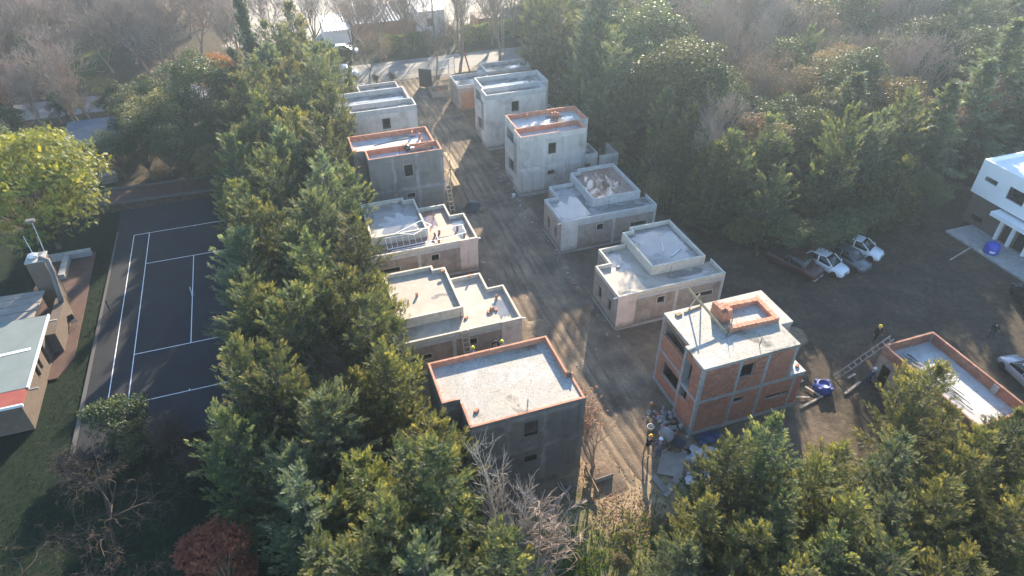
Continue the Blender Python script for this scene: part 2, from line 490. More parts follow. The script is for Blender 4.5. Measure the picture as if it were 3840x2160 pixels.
    def build(s, name, m, parent=None, smooth=False, bevel=0.0, loc=None):
        o = bpy.data.objects.new(name, s.mesh(name, m, smooth))
        COL.objects.link(o)
        o.parent = parent
        if loc is not None:
            o.location = loc
        if bevel:
            b = o.modifiers.new('bevel', 'BEVEL')
            b.width = bevel
            b.segments = 2
            b.limit_method = 'ANGLE'
        return o

def area(p):
    return sum(p[i][0] * p[(i + 1) % len(p)][1] - p[(i + 1) % len(p)][0] * p[i][1] for i in range(len(p))) / 2

def inset(poly, t):
    k = len(poly)
    sg = 1 if area(poly) > 0 else -1
    out = []
    for i in range(k):
        a, b, c = poly[i - 1], poly[i], poly[(i + 1) % k]
        def nrm(p, q):
            L = math.hypot(q[0] - p[0], q[1] - p[1])
            return (-(q[1] - p[1]) / L * sg, (q[0] - p[0]) / L * sg)
        n1, n2 = nrm(a, b), nrm(b, c)
        d = 1 + n1[0] * n2[0] + n1[1] * n2[1]
        out.append((b[0] + (n1[0] + n2[0]) / d * t, b[1] + (n1[1] + n2[1]) / d * t))
    return out

def empty(name, loc=(0, 0, 0), rz=0.0):
    o = bpy.data.objects.new(name, None)
    COL.objects.link(o)
    o.location = loc
    o.rotation_euler = (0, 0, rz)
    o.empty_display_size = 0.3
    return o

def tag(o, label=None, cat=None, group=None, kind=None):
    if label: o['label'] = label
    if cat: o['category'] = cat
    if group: o['group'] = group
    if kind: o['kind'] = kind
    return o

def copy_tree(o, parent=None):
    c = o.copy()
    COL.objects.link(c)
    c.parent = parent
    for ch in o.children:
        copy_tree(ch, c)
    return c

def mesh_np(name, quads, m, tint=None, tris=None):
    """quads: (n,4,3) array -> one mesh of loose quads; tint: (n,) attribute per quad"""
    n = len(quads)
    me = bpy.data.meshes.new(name)
    me.vertices.add(n * 4)
    me.vertices.foreach_set('co', np.ascontiguousarray(quads, dtype=np.float32).ravel())
    me.loops.add(n * 4)
    me.loops.foreach_set('vertex_index', np.arange(n * 4, dtype=np.int32))
    me.polygons.add(n)
    me.polygons.foreach_set('loop_start', np.arange(0, n * 4, 4, dtype=np.int32))
    me.polygons.foreach_set('loop_total', np.full(n, 4, dtype=np.int32))
    me.materials.append(M[m] if isinstance(m, str) else m)
    if tint is not None:
        a = me.attributes.new('tint', 'FLOAT', 'POINT')
        a.data.foreach_set('value', np.repeat(np.clip(tint, 0, 1), 4).astype(np.float32))
    me.update(calc_edges=True)
    return me

def link(name, me, parent=None):
    o = bpy.data.objects.new(name, me)
    COL.objects.link(o)
    o.parent = parent
    return o

# ------------------------------------------------------------------ ground
def box_mask(nt, px, py, x0, x1, y0, y1, soft=1.0):
    out = None
    for s, lo, hi in ((px, x0, x1), (py, y0, y1)):
        for edge, up in ((lo, True), (hi, False)):
            if abs(edge) > 500:
                continue
            n = nd(nt, 'ShaderNodeMapRange', {'interpolation_type': 'SMOOTHSTEP'}, Value=s)
            n.inputs[1].default_value = edge - soft
            n.inputs[2].default_value = edge + soft
            n.inputs[3].default_value = 0.0 if up else 1.0
            n.inputs[4].default_value = 1.0 if up else 0.0
            out = n.outputs[0] if out is None else math_(nt, 'MULTIPLY', out, n.outputs[0])
    return out

def ground_mat():
    m = mat('ground')
    nt = m.node_tree
    v = nt.nodes.new('ShaderNodeTexCoord').outputs['Object']
    w = nd(nt, 'ShaderNodeTexNoise', None, Vector=v, Scale=0.35, Detail=5.0, Roughness=0.6)
    d = nd(nt, 'ShaderNodeVectorMath', {'operation': 'SUBTRACT'}, i0=w.outputs[1], i1=(0.5, 0.5, 0.5))
    d = nd(nt, 'ShaderNodeVectorMath', {'operation': 'SCALE'}, i0=d.outputs[0])
    d.inputs[3].default_value = 5.0
    p = nd(nt, 'ShaderNodeVectorMath', {'operation': 'ADD'}, i0=v, i1=d.outputs[0])
    sep = nd(nt, 'ShaderNodeSeparateXYZ', None, Vector=p.outputs[0])
    x, y = sep.outputs[0], sep.outputs[1]
    big = noise(nt, v, 0.45, 6, 0.6)
    mid = noise(nt, v, 2.2, 6, 0.65)
    fine = noise(nt, v, 11.0, 5, 0.7)
    litter = ramp(nt, mid, [(0.3, (0.035, 0.028, 0.02)), (0.5, (0.06, 0.045, 0.03)), (0.7, (0.10, 0.07, 0.045))])
    dirt = ramp(nt, math_(nt, 'ADD', math_(nt, 'MULTIPLY', big, 0.6), math_(nt, 'MULTIPLY', mid, 0.4)),
                [(0.3, (0.080, 0.060, 0.046)), (0.5, (0.135, 0.102, 0.073)), (0.7, (0.23, 0.17, 0.11))])
    yard = ramp(nt, math_(nt, 'ADD', math_(nt, 'MULTIPLY', big, 0.5), math_(nt, 'MULTIPLY', mid, 0.5)),
                [(0.3, (0.028, 0.022, 0.018)), (0.45, (0.054, 0.041, 0.031)), (0.58, (0.085, 0.066, 0.045)), (0.75, (0.17, 0.13, 0.085))])
    grass = ramp(nt, mid, [(0.3, (0.005, 0.011, 0.006)), (0.55, (0.009, 0.019, 0.009)), (0.75, (0.017, 0.030, 0.012))])
    scrub = ramp(nt, mid, [(0.32, (0.07, 0.085, 0.028)), (0.47, (0.12, 0.125, 0.045)), (0.58, (0.22, 0.175, 0.11)), (0.72, (0.11, 0.14, 0.035))])
    lit = ramp(nt, mid, [(0.3, (0.24, 0.175, 0.105)), (0.7, (0.36, 0.27, 0.165))])  # brighter dirt: the patch of sun put into the ground colour
    pale = ramp(nt, mid, [(0.3, (0.32, 0.28, 0.23)), (0.7, (0.45, 0.40, 0.34))])
    c = litter
    c = mixc(nt, box_mask(nt, x, y, 15.5, 45, -34, 46), c, dirt)
    c = mixc(nt, box_mask(nt, x, y, 42, 75, -40, -9), c, yard)
    c = mixc(nt, box_mask(nt, x, y, -999, 7.5, -999, 17, 0.6), c, grass)
    c = mixc(nt, box_mask(nt, x, y, 18, 30, -44, -29.5), c, scrub)
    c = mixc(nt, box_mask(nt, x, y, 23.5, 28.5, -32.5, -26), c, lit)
    c = mixc(nt, box_mask(nt, x, y, 10, 60, 52, 60), c, grass)
    c = mixc(nt, box_mask(nt, x, y, 4, 70, 66, 999), c, pale)
    c = mixc(nt, box_mask(nt, x, y, -60, -14, 55, 90, 3), c, mixc(nt, 0.5, grass, (0.12, 0.14, 0.03)))
    k = nd(nt, 'ShaderNodeMapRange', None, Value=fine)
    k.inputs[3].default_value = 0.62
    k.inputs[4].default_value = 1.38
    c = mixc(nt, 1.0, c, nd(nt, 'ShaderNodeCombineColor', None, Red=k.outputs[0], Green=k.outputs[0], Blue=k.outputs[0]).outputs[0], 'MULTIPLY')
    h = math_(nt, 'ADD', math_(nt, 'MULTIPLY', mid, 0.6), math_(nt, 'MULTIPLY', fine, 0.4))
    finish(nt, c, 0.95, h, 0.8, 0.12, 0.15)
    return m
M['ground'] = ground_mat()

def axis(a, b, step, far):
    core = list(np.arange(a, b + 1e-6, step))
    out = [b]; d = step
    while out[-1] < far:
        d *= 1.35; out.append(out[-1] + d)
    lo = [a]; d = step
    while lo[-1] > -far:
        d *= 1.35; lo.append(lo[-1] - d)
    return np.array(lo[:0:-1] + core + out[1:])

def lump(x, y, seed=0):
    s = 0
    for i in range(6):
        a = 1.7 * i + seed
        f = 0.23 * (1.55 ** i)
        s = s + np.sin(x * f * math.cos(a) + y * f * math.sin(a) + 3.1 * i + seed) / (1.4 ** i)
    return s / 3.0

def grid_sheet(name, xs, ys, zfun, m, kind='structure'):
    X, Y = np.meshgrid(xs, ys, indexing='ij')
    Z = zfun(X, Y)
    nx, ny = len(xs), len(ys)
    V = np.stack([X, Y, Z], -1).reshape(-1, 3)
    i, j = np.meshgrid(np.arange(nx - 1), np.arange(ny - 1), indexing='ij')
    a = (i * ny + j).ravel()
    F = np.stack([a, a + ny, a + ny + 1, a + 1], 1)
    me = bpy.data.meshes.new(name)
    me.from_pydata(V.tolist(), [], F.tolist())
    me.polygons.foreach_set('use_smooth', [True] * len(me.polygons))
    me.materials.append(M[m] if isinstance(m, str) else m)
    o = link(name, me)
    if kind:
        o['kind'] = kind
    return o

def sm(a, b, x):
    t = np.clip((x - a) / (b - a), 0, 1)
    return t * t * (3 - 2 * t)

def ground_z(X, Y):
    # level under built things, gently lumpy elsewhere
    amp = 0.05 + 0.05 * sm(-30, -34, Y) * sm(17, 19, X) * sm(33, 31, X)
    z = amp * lump(X * 2.2, Y * 2.2) - 0.06
    far = sm(90, 140, np.hypot(X - 20, Y))
    return z * (1 - far) - 0.05 * far
grid_sheet('ground', axis(-20, 76, 0.6, 700), axis(-46, 60, 0.6, 700), ground_z, 'ground')

def street_mat():
    m = mat('street_dirt')
    nt = m.node_tree
    v = nt.nodes.new('ShaderNodeTexCoord').outputs['Object']
    tr = noise(nt, nd(nt, 'ShaderNodeVectorMath', {'operation': 'MULTIPLY'}, i0=v, i1=(1.1, 0.16, 1)).outputs[0], 1.0, 5, 0.6, 0.3)
    big = noise(nt, v, 0.4, 6, 0.6)
    fine = noise(nt, v, 9.0, 6, 0.7)
    a = math_(nt, 'ADD', math_(nt, 'MULTIPLY', tr, 0.3), math_(nt, 'MULTIPLY', big, 0.7))
    c = ramp(nt, a, [(0.34, (0.082, 0.061, 0.046)), (0.47, (0.150, 0.112, 0.080)), (0.58, (0.22, 0.168, 0.115)), (0.68, (0.34, 0.255, 0.165))])
    sp = nd(nt, 'ShaderNodeSeparateXYZ', None, Vector=v)
    sw = math_(nt, 'MULTIPLY', math_(nt, 'SINE', math_(nt, 'MULTIPLY', sp.outputs[1], 0.09)), 0.5)
    xx = math_(nt, 'SUBTRACT', math_(nt, 'SUBTRACT', sp.outputs[0], 28.2), sw)
    xx = math_(nt, 'ADD', xx, math_(nt, 'MULTIPLY', math_(nt, 'SUBTRACT', noise(nt, v, 0.5, 4), 0.5), 0.9))
    tk_ = None
    for off in (-1.95, -1.15, -0.32, 0.52, 1.33, 2.1):
        d_ = math_(nt, 'ABSOLUTE', math_(nt, 'SUBTRACT', xx, off))
        b_ = math_(nt, 'SUBTRACT', 1.0, math_(nt, 'DIVIDE', d_, 0.24), True)
        tk_ = b_ if tk_ is None else math_(nt, 'MAXIMUM', tk_, b_)
    brk = noise(nt, nd(nt, 'ShaderNodeVectorMath', {'operation': 'MULTIPLY'}, i0=v, i1=(1.5, 0.35, 1)).outputs[0], 1.0, 5, 0.7)
    tk_ = math_(nt, 'MULTIPLY', tk_, math_(nt, 'MULTIPLY', math_(nt, 'SUBTRACT', brk, 0.42, True), 3.2, True))
    c = mixc(nt, math_(nt, 'MULTIPLY', tk_, 0.75), c, (0.33, 0.25, 0.17))
    ston = noise(nt, v, 24.0, 3, 0.5)
    c = mixc(nt, 1.0, c, ramp(nt, fine, [(0.3, (0.6, 0.6, 0.6)), (0.7, (1.35, 1.33, 1.3))]), 'MULTIPLY')
    c = mixc(nt, ramp(nt, ston, [(0.66, (0, 0, 0)), (0.70, (0.5, 0.5, 0.5))]), c, (0.34, 0.32, 0.29))
    finish(nt, c, 0.93, math_(nt, 'ADD', fine, math_(nt, 'MULTIPLY', tr, 0.6)), 0.8, 0.06, 0.2)
    return m
M['street_dirt'] = street_mat()

def street_z(X, Y):
    e = sm(24.2, 25.2, X) * sm(33.2, 31.9, X) * sm(-31.5, -29, Y) * sm(48, 45, Y)
    c = 28.2 + 0.5 * np.sin(Y * 0.09)
    ruts = 0
    for off in (-1.55, -0.75, 0.1, 0.95, 1.7):
        w = 0.14
        ruts = ruts - 0.085 * np.exp(-((X - c - off - 0.12 * np.sin(Y * 0.23 + off * 3)) / w) ** 2)
    return -0.16 + e * (0.19 + ruts + 0.03 * lump(X * 3, Y * 2, 2))
grid_sheet('street', np.arange(24.0, 33.4, 0.11), np.arange(-31.6, 48.2, 0.4), street_z, 'street_dirt')

M['asphalt'] = surf('asphalt', [(0.25, (0.15, 0.145, 0.14)), (0.75, (0.25, 0.24, 0.225))], 0.5, rough=0.85, fine=20, famt=0.2, rnd=False)
M['verge'] = surf('verge', [(0.3, (0.24, 0.20, 0.15)), (0.7, (0.38, 0.33, 0.26))], 0.8, rough=0.95, famt=0.3, rnd=False)
tag(MB().box(-90, 150, 45.6, 51.6, -0.2, 0.06).build('road', 'asphalt'), kind='structure')
tag(MB().box(20, 48, 43.7, 45.58, -0.2, 0.05).build('pavement', 'verge'), kind='structure')

# tennis court
M['court'] = surf('court', [(0.25, (0.010, 0.0112, 0.015)), (0.5, (0.014, 0.0158, 0.020)), (0.8, (0.024, 0.025, 0.030))], 0.28, rough=0.8, fine=16, famt=0.18, rnd=False)
court = tag(MB().box(-7.1, 8.2, -16.2, 17.3, -0.2, 0.085).build('tennis_court', 'court'), kind='structure')
def line(x0, x1, y0, y1):
    MB().box(x0, x1, y0, y1, 0.08, 0.090).build('line', 'white_paint', court)
w = 0.06
for x in (-5.485, 5.485):
    line(x - w / 2, x + w / 2, -11.885, 11.885)
for x in (-4.115, 4.115):
    line(x - w / 2, x + w / 2, -11.885 + w, 11.885 - w)
for y in (-11.885, 11.885):
    line(-5.485 + w / 2, 5.485 - w / 2, y - w / 2, y + w / 2)
    line(-0.03, 0.03, y - math.copysign(0.2, y), y - math.copysign(w / 2, y))
for y in (-6.4, 6.4):
    line(-4.115 + w / 2, 4.115 - w / 2, y - w / 2, y + w / 2)
line(-0.03, 0.03, -6.4 + w / 2, 6.4 - w / 2)
net = tag(empty('tennis_net', (0, 0, 0.08)), 'thin dark net cable on posts across the tennis court', 'tennis net')
for x in (-6.45, 6.45):
    MB().tube([(x, 0.05, 0), (x, 0.05, 1.12)], 0.05, 8).build('post', 'dark', net)
cpts = [(-6.45 + 12.9 * i / 16, 0.05, 1.08 - 0.16 * (1 - ((i - 8) / 8) ** 2)) for i in range(17)]
MB().tube(cpts, 0.012, 4).build('cable', 'dark', net)
MB().box(-0.03, 0.03, 0.04, 0.06, 0.0, 0.92).build('centre_strap', 'white_paint', net)
MB().box(-0.10, 0.10, -0.05, 0.15, 0.0, 0.03).build('anchor_plate', 'concrete', net)
# kerbs and paths round the court
def kerb(p, q, label):
    o = MB().bar((p[0], p[1], 0.10), (q[0], q[1], 0.10), 0.28, 0.26).build('kerb', 'edging')
    tag(o, kind='structure')
kerb((-10.5, 19.2), (6.5, 18.6), 'a')
kerb((-10.5, 22.5), (6.5, 21.9), 'b')
tag(MB().prism([(-10.5, 19.4), (6.4, 18.8), (6.4, 21.7), (-10.5, 22.3)], -0.2, 0.04).build('path', 'paver'), kind='structure')
terrace = tag(MB().prism([(-13, 10.0), (-8.62, 10.0), (-8.45, -5.2), (-9.3, -7.3), (-13, -7.3)], -0.2, 0.09).build('terrace', 'paver'), kind='structure')
tag(MB().prism([(-7.1, 13), (-6.95, 13), (-7.05, -16), (-7.35, -16)], -0.2, 0.11).build('court_edging', 'edging'), kind='structure')

# ------------------------------------------------------------------ bricks
BR = {}
def brick_mesh(m):
    if m not in BR:
        b = MB().box(-0.5, 0.5, -0.5, 0.5, -0.5, 0.5)
        BR[m] = b.mesh('brick', m)
    return BR[m]

def put_bricks(items, parent, m, limit=300, ref=(10.57, -53.03, 36.6)):
    """items: (cx,cy,cz,len,dep,hei,angle) in the parent's frame; the nearest `limit` are parts, the rest one mesh"""
    base = Vector(parent.matrix_basis.translation) if parent else Vector((0, 0, 0))
    items = sorted(items, key=lambda t: (Vector(t[:3]) + base - Vector(ref)).length)
    me = brick_mesh(m)
    for t in items[:limit]:
        o = bpy.data.objects.new('brick', me)
        COL.objects.link(o)
        o.parent = parent
        o.location = t[:3]
        o.scale = t[3:6]
        o.rotation_euler = (0, 0, t[6])
    if len(items) > limit:
        mb = MB()
        for t in items[limit:]:
            n = len(mb.v)
            mt = Matrix.Translation(t[:3]) @ Matrix.Rotation(t[6], 4, 'Z') @ Matrix.Diagonal((*t[3:6], 1))
            mb.box(-0.5, 0.5, -0.5, 0.5, -0.5, 0.5)
            for i in range(n, n + 8):
                mb.v[i] = tuple(mt @ Vector(mb.v[i]))
        tag(mb.build('bricks', m, parent), kind='stuff')

def brick_run(p, q, nrm, z0, courses, dep=0.13, L=0.33, h=0.19, joint=0.012, off=0.0, ops=(), ends=True, jit=0.004):
    """courses of bricks from p to q; off = distance of the brick centre from the line along nrm"""
    out = []
    D = math.hypot(q[0] - p[0], q[1] - p[1])
    ux, uy = (q[0] - p[0]) / D, (q[1] - p[1]) / D
    ang = math.atan2(uy, ux)
    for c in range(courses):
        zc = z0 + (c + 0.5) * h
        spans = [(0.0, D)]
        for (a, b, za, zb) in ops:
            if za < zc < zb:
                nsp = []
                for s0, s1 in spans:
                    if b <= s0 or a >= s1:
                        nsp.append((s0, s1))
                    else:
                        if a > s0: nsp.append((s0, a))
                        if b < s1: nsp.append((b, s1))
                spans = nsp
        for s0, s1 in spans:
            if s1 - s0 < 0.06:
                continue
            cuts = [s0]
            u = s0 + (L if c % 2 == 0 else L / 2)
            while u < s1 - 0.09:
                cuts.append(u)
                u += L
            cuts.append(s1)
            for a, b in zip(cuts, cuts[1:]):
                m_ = (a + b) / 2
                k = off + rng.uniform(-jit, jit)
                out.append((p[0] + ux * m_ + nrm[0] * k, p[1] + uy * m_ + nrm[1] * k, zc, b - a - joint, dep, h - joint, ang + rng.uniform(-0.006, 0.006)))
    return out

# ------------------------------------------------------------------ houses of the development
def mir(poly, s):
    return [(s * x, y) for x, y in poly]

def edge_dirs(poly):
    sg = 1 if area(poly) > 0 else -1
    out = []
    for i in range(len(poly)):
        a, b = poly[i], poly[(i + 1) % len(poly)]
        L = math.hypot(b[0] - a[0], b[1] - a[1])
        out.append((a, b, (-(b[1] - a[1]) / L * sg, (b[0] - a[0]) / L * sg), L))
    return out

def frame_part(root, name, m, a, b, inward, op, wdt=0.045, proud=0.012):
    """plaster surround of an opening, just proud of the wall face"""
    L = math.hypot(b[0] - a[0], b[1] - a[1])
    ux, uy = (b[0] - a[0]) / L, (b[1] - a[1]) / L
    u0, u1, z0, z1 = op
    mb = MB()
    def strip(ua, ub, za, zb):
        n = len(mb.v)
        mb.box(ua, ub, -proud, 0.10, za, zb)
        for i in range(n, n + 8):
            u, d, z = mb.v[i]
            mb.v[i] = (a[0] + ux * u + inward[0] * d, a[1] + uy * u + inward[1] * d, z)
    strip(u0 - wdt, u0, z0 - wdt, z1 + wdt)
    strip(u1, u1 + wdt, z0 - wdt, z1 + wdt)
    strip(u0, u1, z0 - wdt, z0)
    strip(u0, u1, z1, z1 + wdt)
    return mb.build(name, m, root)

def rebar(root, x, y, z, n=2, h=0.8, spread=0.05, lean=0.05):
    mb = MB()
    for i in range(n):
        a, b = rng.uniform(-spread, spread), rng.uniform(-spread, spread)
        mb.tube([(x + a, y + b, z - 0.02), (x + a + rng.uniform(-lean, lean), y + b + rng.uniform(-lean, lean), z + h * rng.uniform(0.75, 1.1))], 0.012, 5)
    return mb.build('rebar', 'steel', root)

def blob(cx, cy, rx, ry, seed, n=90, rough=0.75, box=None):
    r_ = random.Random(seed)
    ph = [(r_.uniform(0, 6.28), r_.uniform(0.3, 1.0) * rough / (k ** 0.8)) for k in range(1, 15)]
    pts = []
    for i in range(n):
        a = 2 * math.pi * i / n
        k = 1 + sum(amp * math.sin((j + 1) * a + p) for j, (p, amp) in enumerate(ph)) * 0.6
        x, y = cx + rx * k * math.cos(a), cy + ry * k * math.sin(a)
        if box:
            x = min(max(x, box[0]), box[1]); y = min(max(y, box[2]), box[3])
        pts.append((x, y))
    return pts

def puddle(root, s, pts, z, m='puddle'):
    mb = MB()
    n = len(pts)
    P = [(s * x, y, z) for x, y in pts]
    if s < 0:
        P = P[::-1]
    mb.v = P
    mb.f = [tuple(range(n))]
    return mb.build('puddle', m, root)

T_OUT = [(0, 0), (7.2, 0), (7.2, 2.05), (8.3, 2.05), (8.3, 5.7), (0.3, 5.7), (0.3, 2.05), (0, 2.05)]
def house_two(X0, Y0, s, label, wallm='plaster_white', brick_par=False, split=True, slabm='slab_white', par_m='parapet_grey', flat_front=False, annex=True, west=True, winframe='parapet_grey'):
    root = tag(empty('two_storey_house', (X0, Y0, 0)), label, 'house', 'unfinished houses along the dirt street')
    P = mir(T_OUT, s)
    zs, zp = (6.3, 6.72) if flat_front else (6.15, 6.70)
    mb = MB()
    ops = {0: [(3.05, 3.9, 4.4, 5.6), (3.05, 3.85, 2.0, 2.5)]}
    if west:
        ops[5] = [(0.45, 3.35, 4.45, 5.75), (1.25, 3.25, 1.2, 2.55)]   # from (0.3,5.7) down to (0.3,2.05)
        ops[7] = [(0.05, 0.95, 1.9, 5.5)]                              # tall slot beside the corner
    E = edge_dirs(P)
    for i, (a, b, n, L) in enumerate(E):
        mb.wall(a, b, n, 0.18, 0.0, zs - 0.03, ops.get(i, ()))
    mb.build('wall', wallm, root)
    for op in ops[0]:
        frame_part(root, 'window_frame', winframe, E[0][0], E[0][1], E[0][2], op)
    MB().prism(inset(P, 0.1), 3.0, 3.15).build('floor_slab', 'concrete', root)
    MB().prism(inset(P, 0.02), zs - 0.2, zs).build('roof_slab', slabm, root)
    if west:
        MB().box(s * 1.9, s * 2.05, 2.2, 5.5, 3.15, 5.9).build('balcony_wall', wallm, root)
    plinth = MB()
    plinth.ring(inset(P, -0.03), 0.1, -0.1, 0.22).build('plinth', wallm if flat_front else 'concrete', root)
    if not brick_par:
        MB().ring(P, 0.16, zs - 0.03, zp).build('parapet', par_m, root)
        if split:
            MB().box(s * 0.16, s * 7.2, 2.0, 2.16, zs, zp + 0.02).build('parapet', par_m, root)
    else:
        low = {}
        if flat_front:
            low = {0: zs + 0.10, 7: zs + 0.10, 1: zs + 0.12}
        MB().ring(P, 0.03, zs - 0.03, zp - 0.02, zs={k: v - 0.02 for k, v in low.items()}).build('parapet_render', wallm if flat_front else par_m, root)
        items = []
        for i, (a, b, n, L) in enumerate(E):
            c = 1 if i in low else 2
            hh = (low.get(i, zp) - zs) / c
            # stop short of the corners so that runs butt
            u = ((b[0] - a[0]) / L, (b[1] - a[1]) / L)
            a2 = (a[0] + u[0] * 0.17, a[1] + u[1] * 0.17); b2 = (b[0] - u[0] * 0.035, b[1] - u[1] * 0.035)
            items += brick_run(a2, b2, n, zs, c, 0.13, 0.34, hh, off=0.10)
        if split:
            items += brick_run((s * 0.18, 2.08), (s * 7.15, 2.08), (0, 1), zs, 2, 0.13, 0.34, (zp - zs) / 2)
        put_bricks(items, root, 'brick_new')
    if annex:
        A = mir([(7.2, 0.55), (9.0, 0.55), (9.0, 3.1), (7.2, 3.1)], s)
        m2 = MB()
        for i, (a, b, n, L) in enumerate(edge_dirs(A)):
            m2.wall(a, b, n, 0.15, 0, 3.05, [(0.4, 1.0, 1.7, 2.2)] if i == 0 else ())
        m2.build('annex_wall', wallm, root)
        MB().prism(inset(A, 0.02), 2.85, 2.95).build('annex_roof', 'slab_wet', root)
        MB().ring(A, 0.14, 3.05, 3.32).build('annex_parapet', par_m, root)
        B = [(s * 9.05, 0.1), (s * 11.25, 0.1)]
        MB().wall(B[0], B[1], (0, 1), 0.15, 0, 3.1, [(0.25, 1.0, 1.5, 2.05)]).build('yard_wall', wallm, root)
        MB().box(s * 9.05, s * 11.25, 0.1, 0.25, 3.1, 3.12).build('coping', par_m, root)
        MB().wall((s * 11.25, 0.26), (s * 11.25, 3.0), (-s, 0), 0.15, 0, 3.1).build('yard_wall', wallm, root)
    return root

S_LOW = [(0, 0), (9.65, 0), (9.65, 2.25), (8.9, 2.25), (8.9, 8.0), (4.9, 8.0), (4.9, 7.45), (3.95, 7.45), (3.95, 6.5), (1.3, 6.5), (1.3, 4.35), (0, 4.35)]
S_ROOF = [(0, 0), (9.65, 0), (9.65, 2.25), (3.95, 2.25), (3.95, 6.5), (1.3, 6.5), (1.3, 4.35), (0, 4.35)]
S_UP = [(3.95, 2.0), (8.9, 2.0), (8.9, 8.0), (4.9, 8.0), (4.9, 7.45), (3.95, 7.45)]
def house_one(X0, Y0, s, label, wallm='plaster_rough', panelm='plaster_pink', slab='slab_tan', slab_up='slab_wet', par='parapet', low_gap=False):
    root = tag(empty('single_storey_house', (X0, Y0, 0)), label, 'house', 'unfinished houses along the dirt street')
    P = mir(S_LOW, s)
    mb = MB()
    ops = {0: [(3.55, 4.2, 1.85, 2.45), (7.05, 8.7, 1.5, 1.92)]}
    n = len(S_LOW)
    ops[11] = [(0.95, 1.5, 1.0, 2.15), (2.75, 3.3, 1.0, 2.15)]
    E = edge_dirs(P)
    for i, (a, b, nn, L) in enumerate(E):
        mb.wall(a, b, nn, 0.18, 0, 3.07, ops.get(i, ()))
    mb.build('wall', wallm, root)
    fp = [frame_part(root, 'window_frame', par if i else 'parapet_grey', E[0][0], E[0][1], E[0][2], op, 0.06) for i, op in enumerate(ops[0])]
    # smooth corner panel, pillars and ring beam standing proud of the rough render
    MB().box(s * 0.003, s * 1.62, -0.045, 0.0, 0.05, 3.42).build('corner_panel', panelm, root)
    for x in (5.15, 9.38):
        MB().box(s * x, s * (x + 0.26), -0.02, 0.01, 0.1, 2.72).build('pillar', 'parapet_grey', root)
    MB().box(s * 1.65, s * 9.64, -0.025, 0.01, 2.74, 3.05).build('beam', 'parapet_grey', root)
    MB().box(s * -0.02, s * 0.0, -0.04, 4.34, 0.05, 3.06).build('street_face', panelm, root) if False else None
    pl = MB().ring(inset(P, -0.03), 0.1, -0.1, 0.16).build('plinth', 'concrete', root)
    MB().prism(inset(P, 0.03), 2.9, 3.08).build('roof_slab', slab, root)
    Rf = mir(S_ROOF, s)
    MB().ring(Rf, 0.15, 3.07, 3.42, skip=(2, 3) if True else ()).build('parapet', par, root)
    U = mir(S_UP, s)
    MB().prism(inset(U, 0.05), 3.085, 3.62).build('upper_roof_slab', slab_up, root)
    MB().ring(U, 0.17, 3.09, 3.97).build('upper_parapet', par, root)
    # white plastic rain spouts poking out at the corner
    sp = MB()
    if s > 0:
        sp.tube([(-0.35, 0.12, 3.2), (0.1, 0.14, 3.24)], 0.055, 8)
    else:
        sp.tube([(0.32, 0.12, 3.2), (-0.1, 0.14, 3.24)], 0.055, 8)
    sp.build('rain_spout', 'pvc', root, True)
    MB().tube([(s * 0.1, 4.5, 3.25), (s * 0.1, 4.2, 3.27)], 0.05, 8).build('rain_spout', 'pvc', root, True)
    return root

# right-hand row from the near end, then left-hand row
hB_root = None
hC1 = house_one(32.25, -15.9, 1, 'single-storey house with puddles and two white pipes on its raised roof', par='parapet', slab='slab_tan', slab_up='slab_wet')
hC2 = house_one(32.25, -4.4, 1, 'grey single-storey house with reddish water on its raised roof', par='parapet_grey', slab='slab_wet', slab_up='slab_red', panelm='plaster_white')
hD3 = house_two(32.25, 6.8, 1, 'pale two-storey house with brick-lined roof parapets and a low side annex', 'cement_pale', True, True, 'slab_white', 'plaster_white')
hD4 = house_two(32.25, 18.2, 1, 'white plastered two-storey house with wet roofs beside the woodland', 'plaster_white', False, True, 'slab_wet', 'parapet_grey')
hA = house_two(24.15, -27.4, -1, 'dark grey two-storey house with one bright roof edged in brick', 'cement_dark', True, False, 'slab_bright', 'plaster_rough', flat_front=True, annex=False, winframe='cement_dark')
hE = house_one(24.3, -15.8, -1, 'rose-coloured single-storey house behind the dark grey one, loose bricks on its roof', 'plaster_rose', 'plaster_pink', 'slab_tan', 'slab_tan', 'parapet')
hF = house_one(24.35, -4.25, -1, 'single-storey house with white metal frames lying on its roof', 'plaster_rough', 'plaster_pink', 'slab_red', 'slab_wet', 'parapet')
hG = house_two(24.3, 6.9, -1, 'grey cement two-storey house with brick parapets and wooden scaffold', 'cement_grey', True, True, 'slab_white', 'cement_grey', annex=False)
hH = house_two(24.35, 18.3, -1, 'white two-storey house standing behind the scaffolded grey one', 'plaster_white', False, True, 'slab_wet', 'parapet_grey', annex=False)

# far pair by the road
def house_far(X0, Y0, s, label, low, up, zl=3.5, zu=3.75, wallm='plaster_rough', par='parapet_grey', ops=()):
    root = tag(empty('single_storey_house', (X0, Y0, 0)), label, 'house', 'unfinished houses along the dirt street')
    P = mir(low, s); U = mir(up, s)
    mb = MB()
    for i, (a, b, n, L) in enumerate(edge_dirs(P)):
        mb.wall(a, b, n, 0.18, 0, zl - 0.4, [o[1:] for o in ops if o[0] == i])
    mb.build('wall', wallm, root)
    MB().prism(inset(P, 0.03), zl - 0.55, zl - 0.38).build('roof_slab', 'slab_wet', root)
    MB().ring(P, 0.18, zl - 0.39, zl).build('parapet', par, root)
    mu = MB()
    for a, b, n, L in edge_dirs(U):
        mu.wall(a, b, n, 0.18, 0, zu - 0.4)
    mu.build('rear_wall', wallm, root)
    MB().prism(inset(U, 0.03), zu - 0.55, zu - 0.38).build('rear_roof_slab', 'slab_wet', root)
    MB().ring(U, 0.2, zu - 0.39, zu).build('rear_parapet', par, root)
    return root
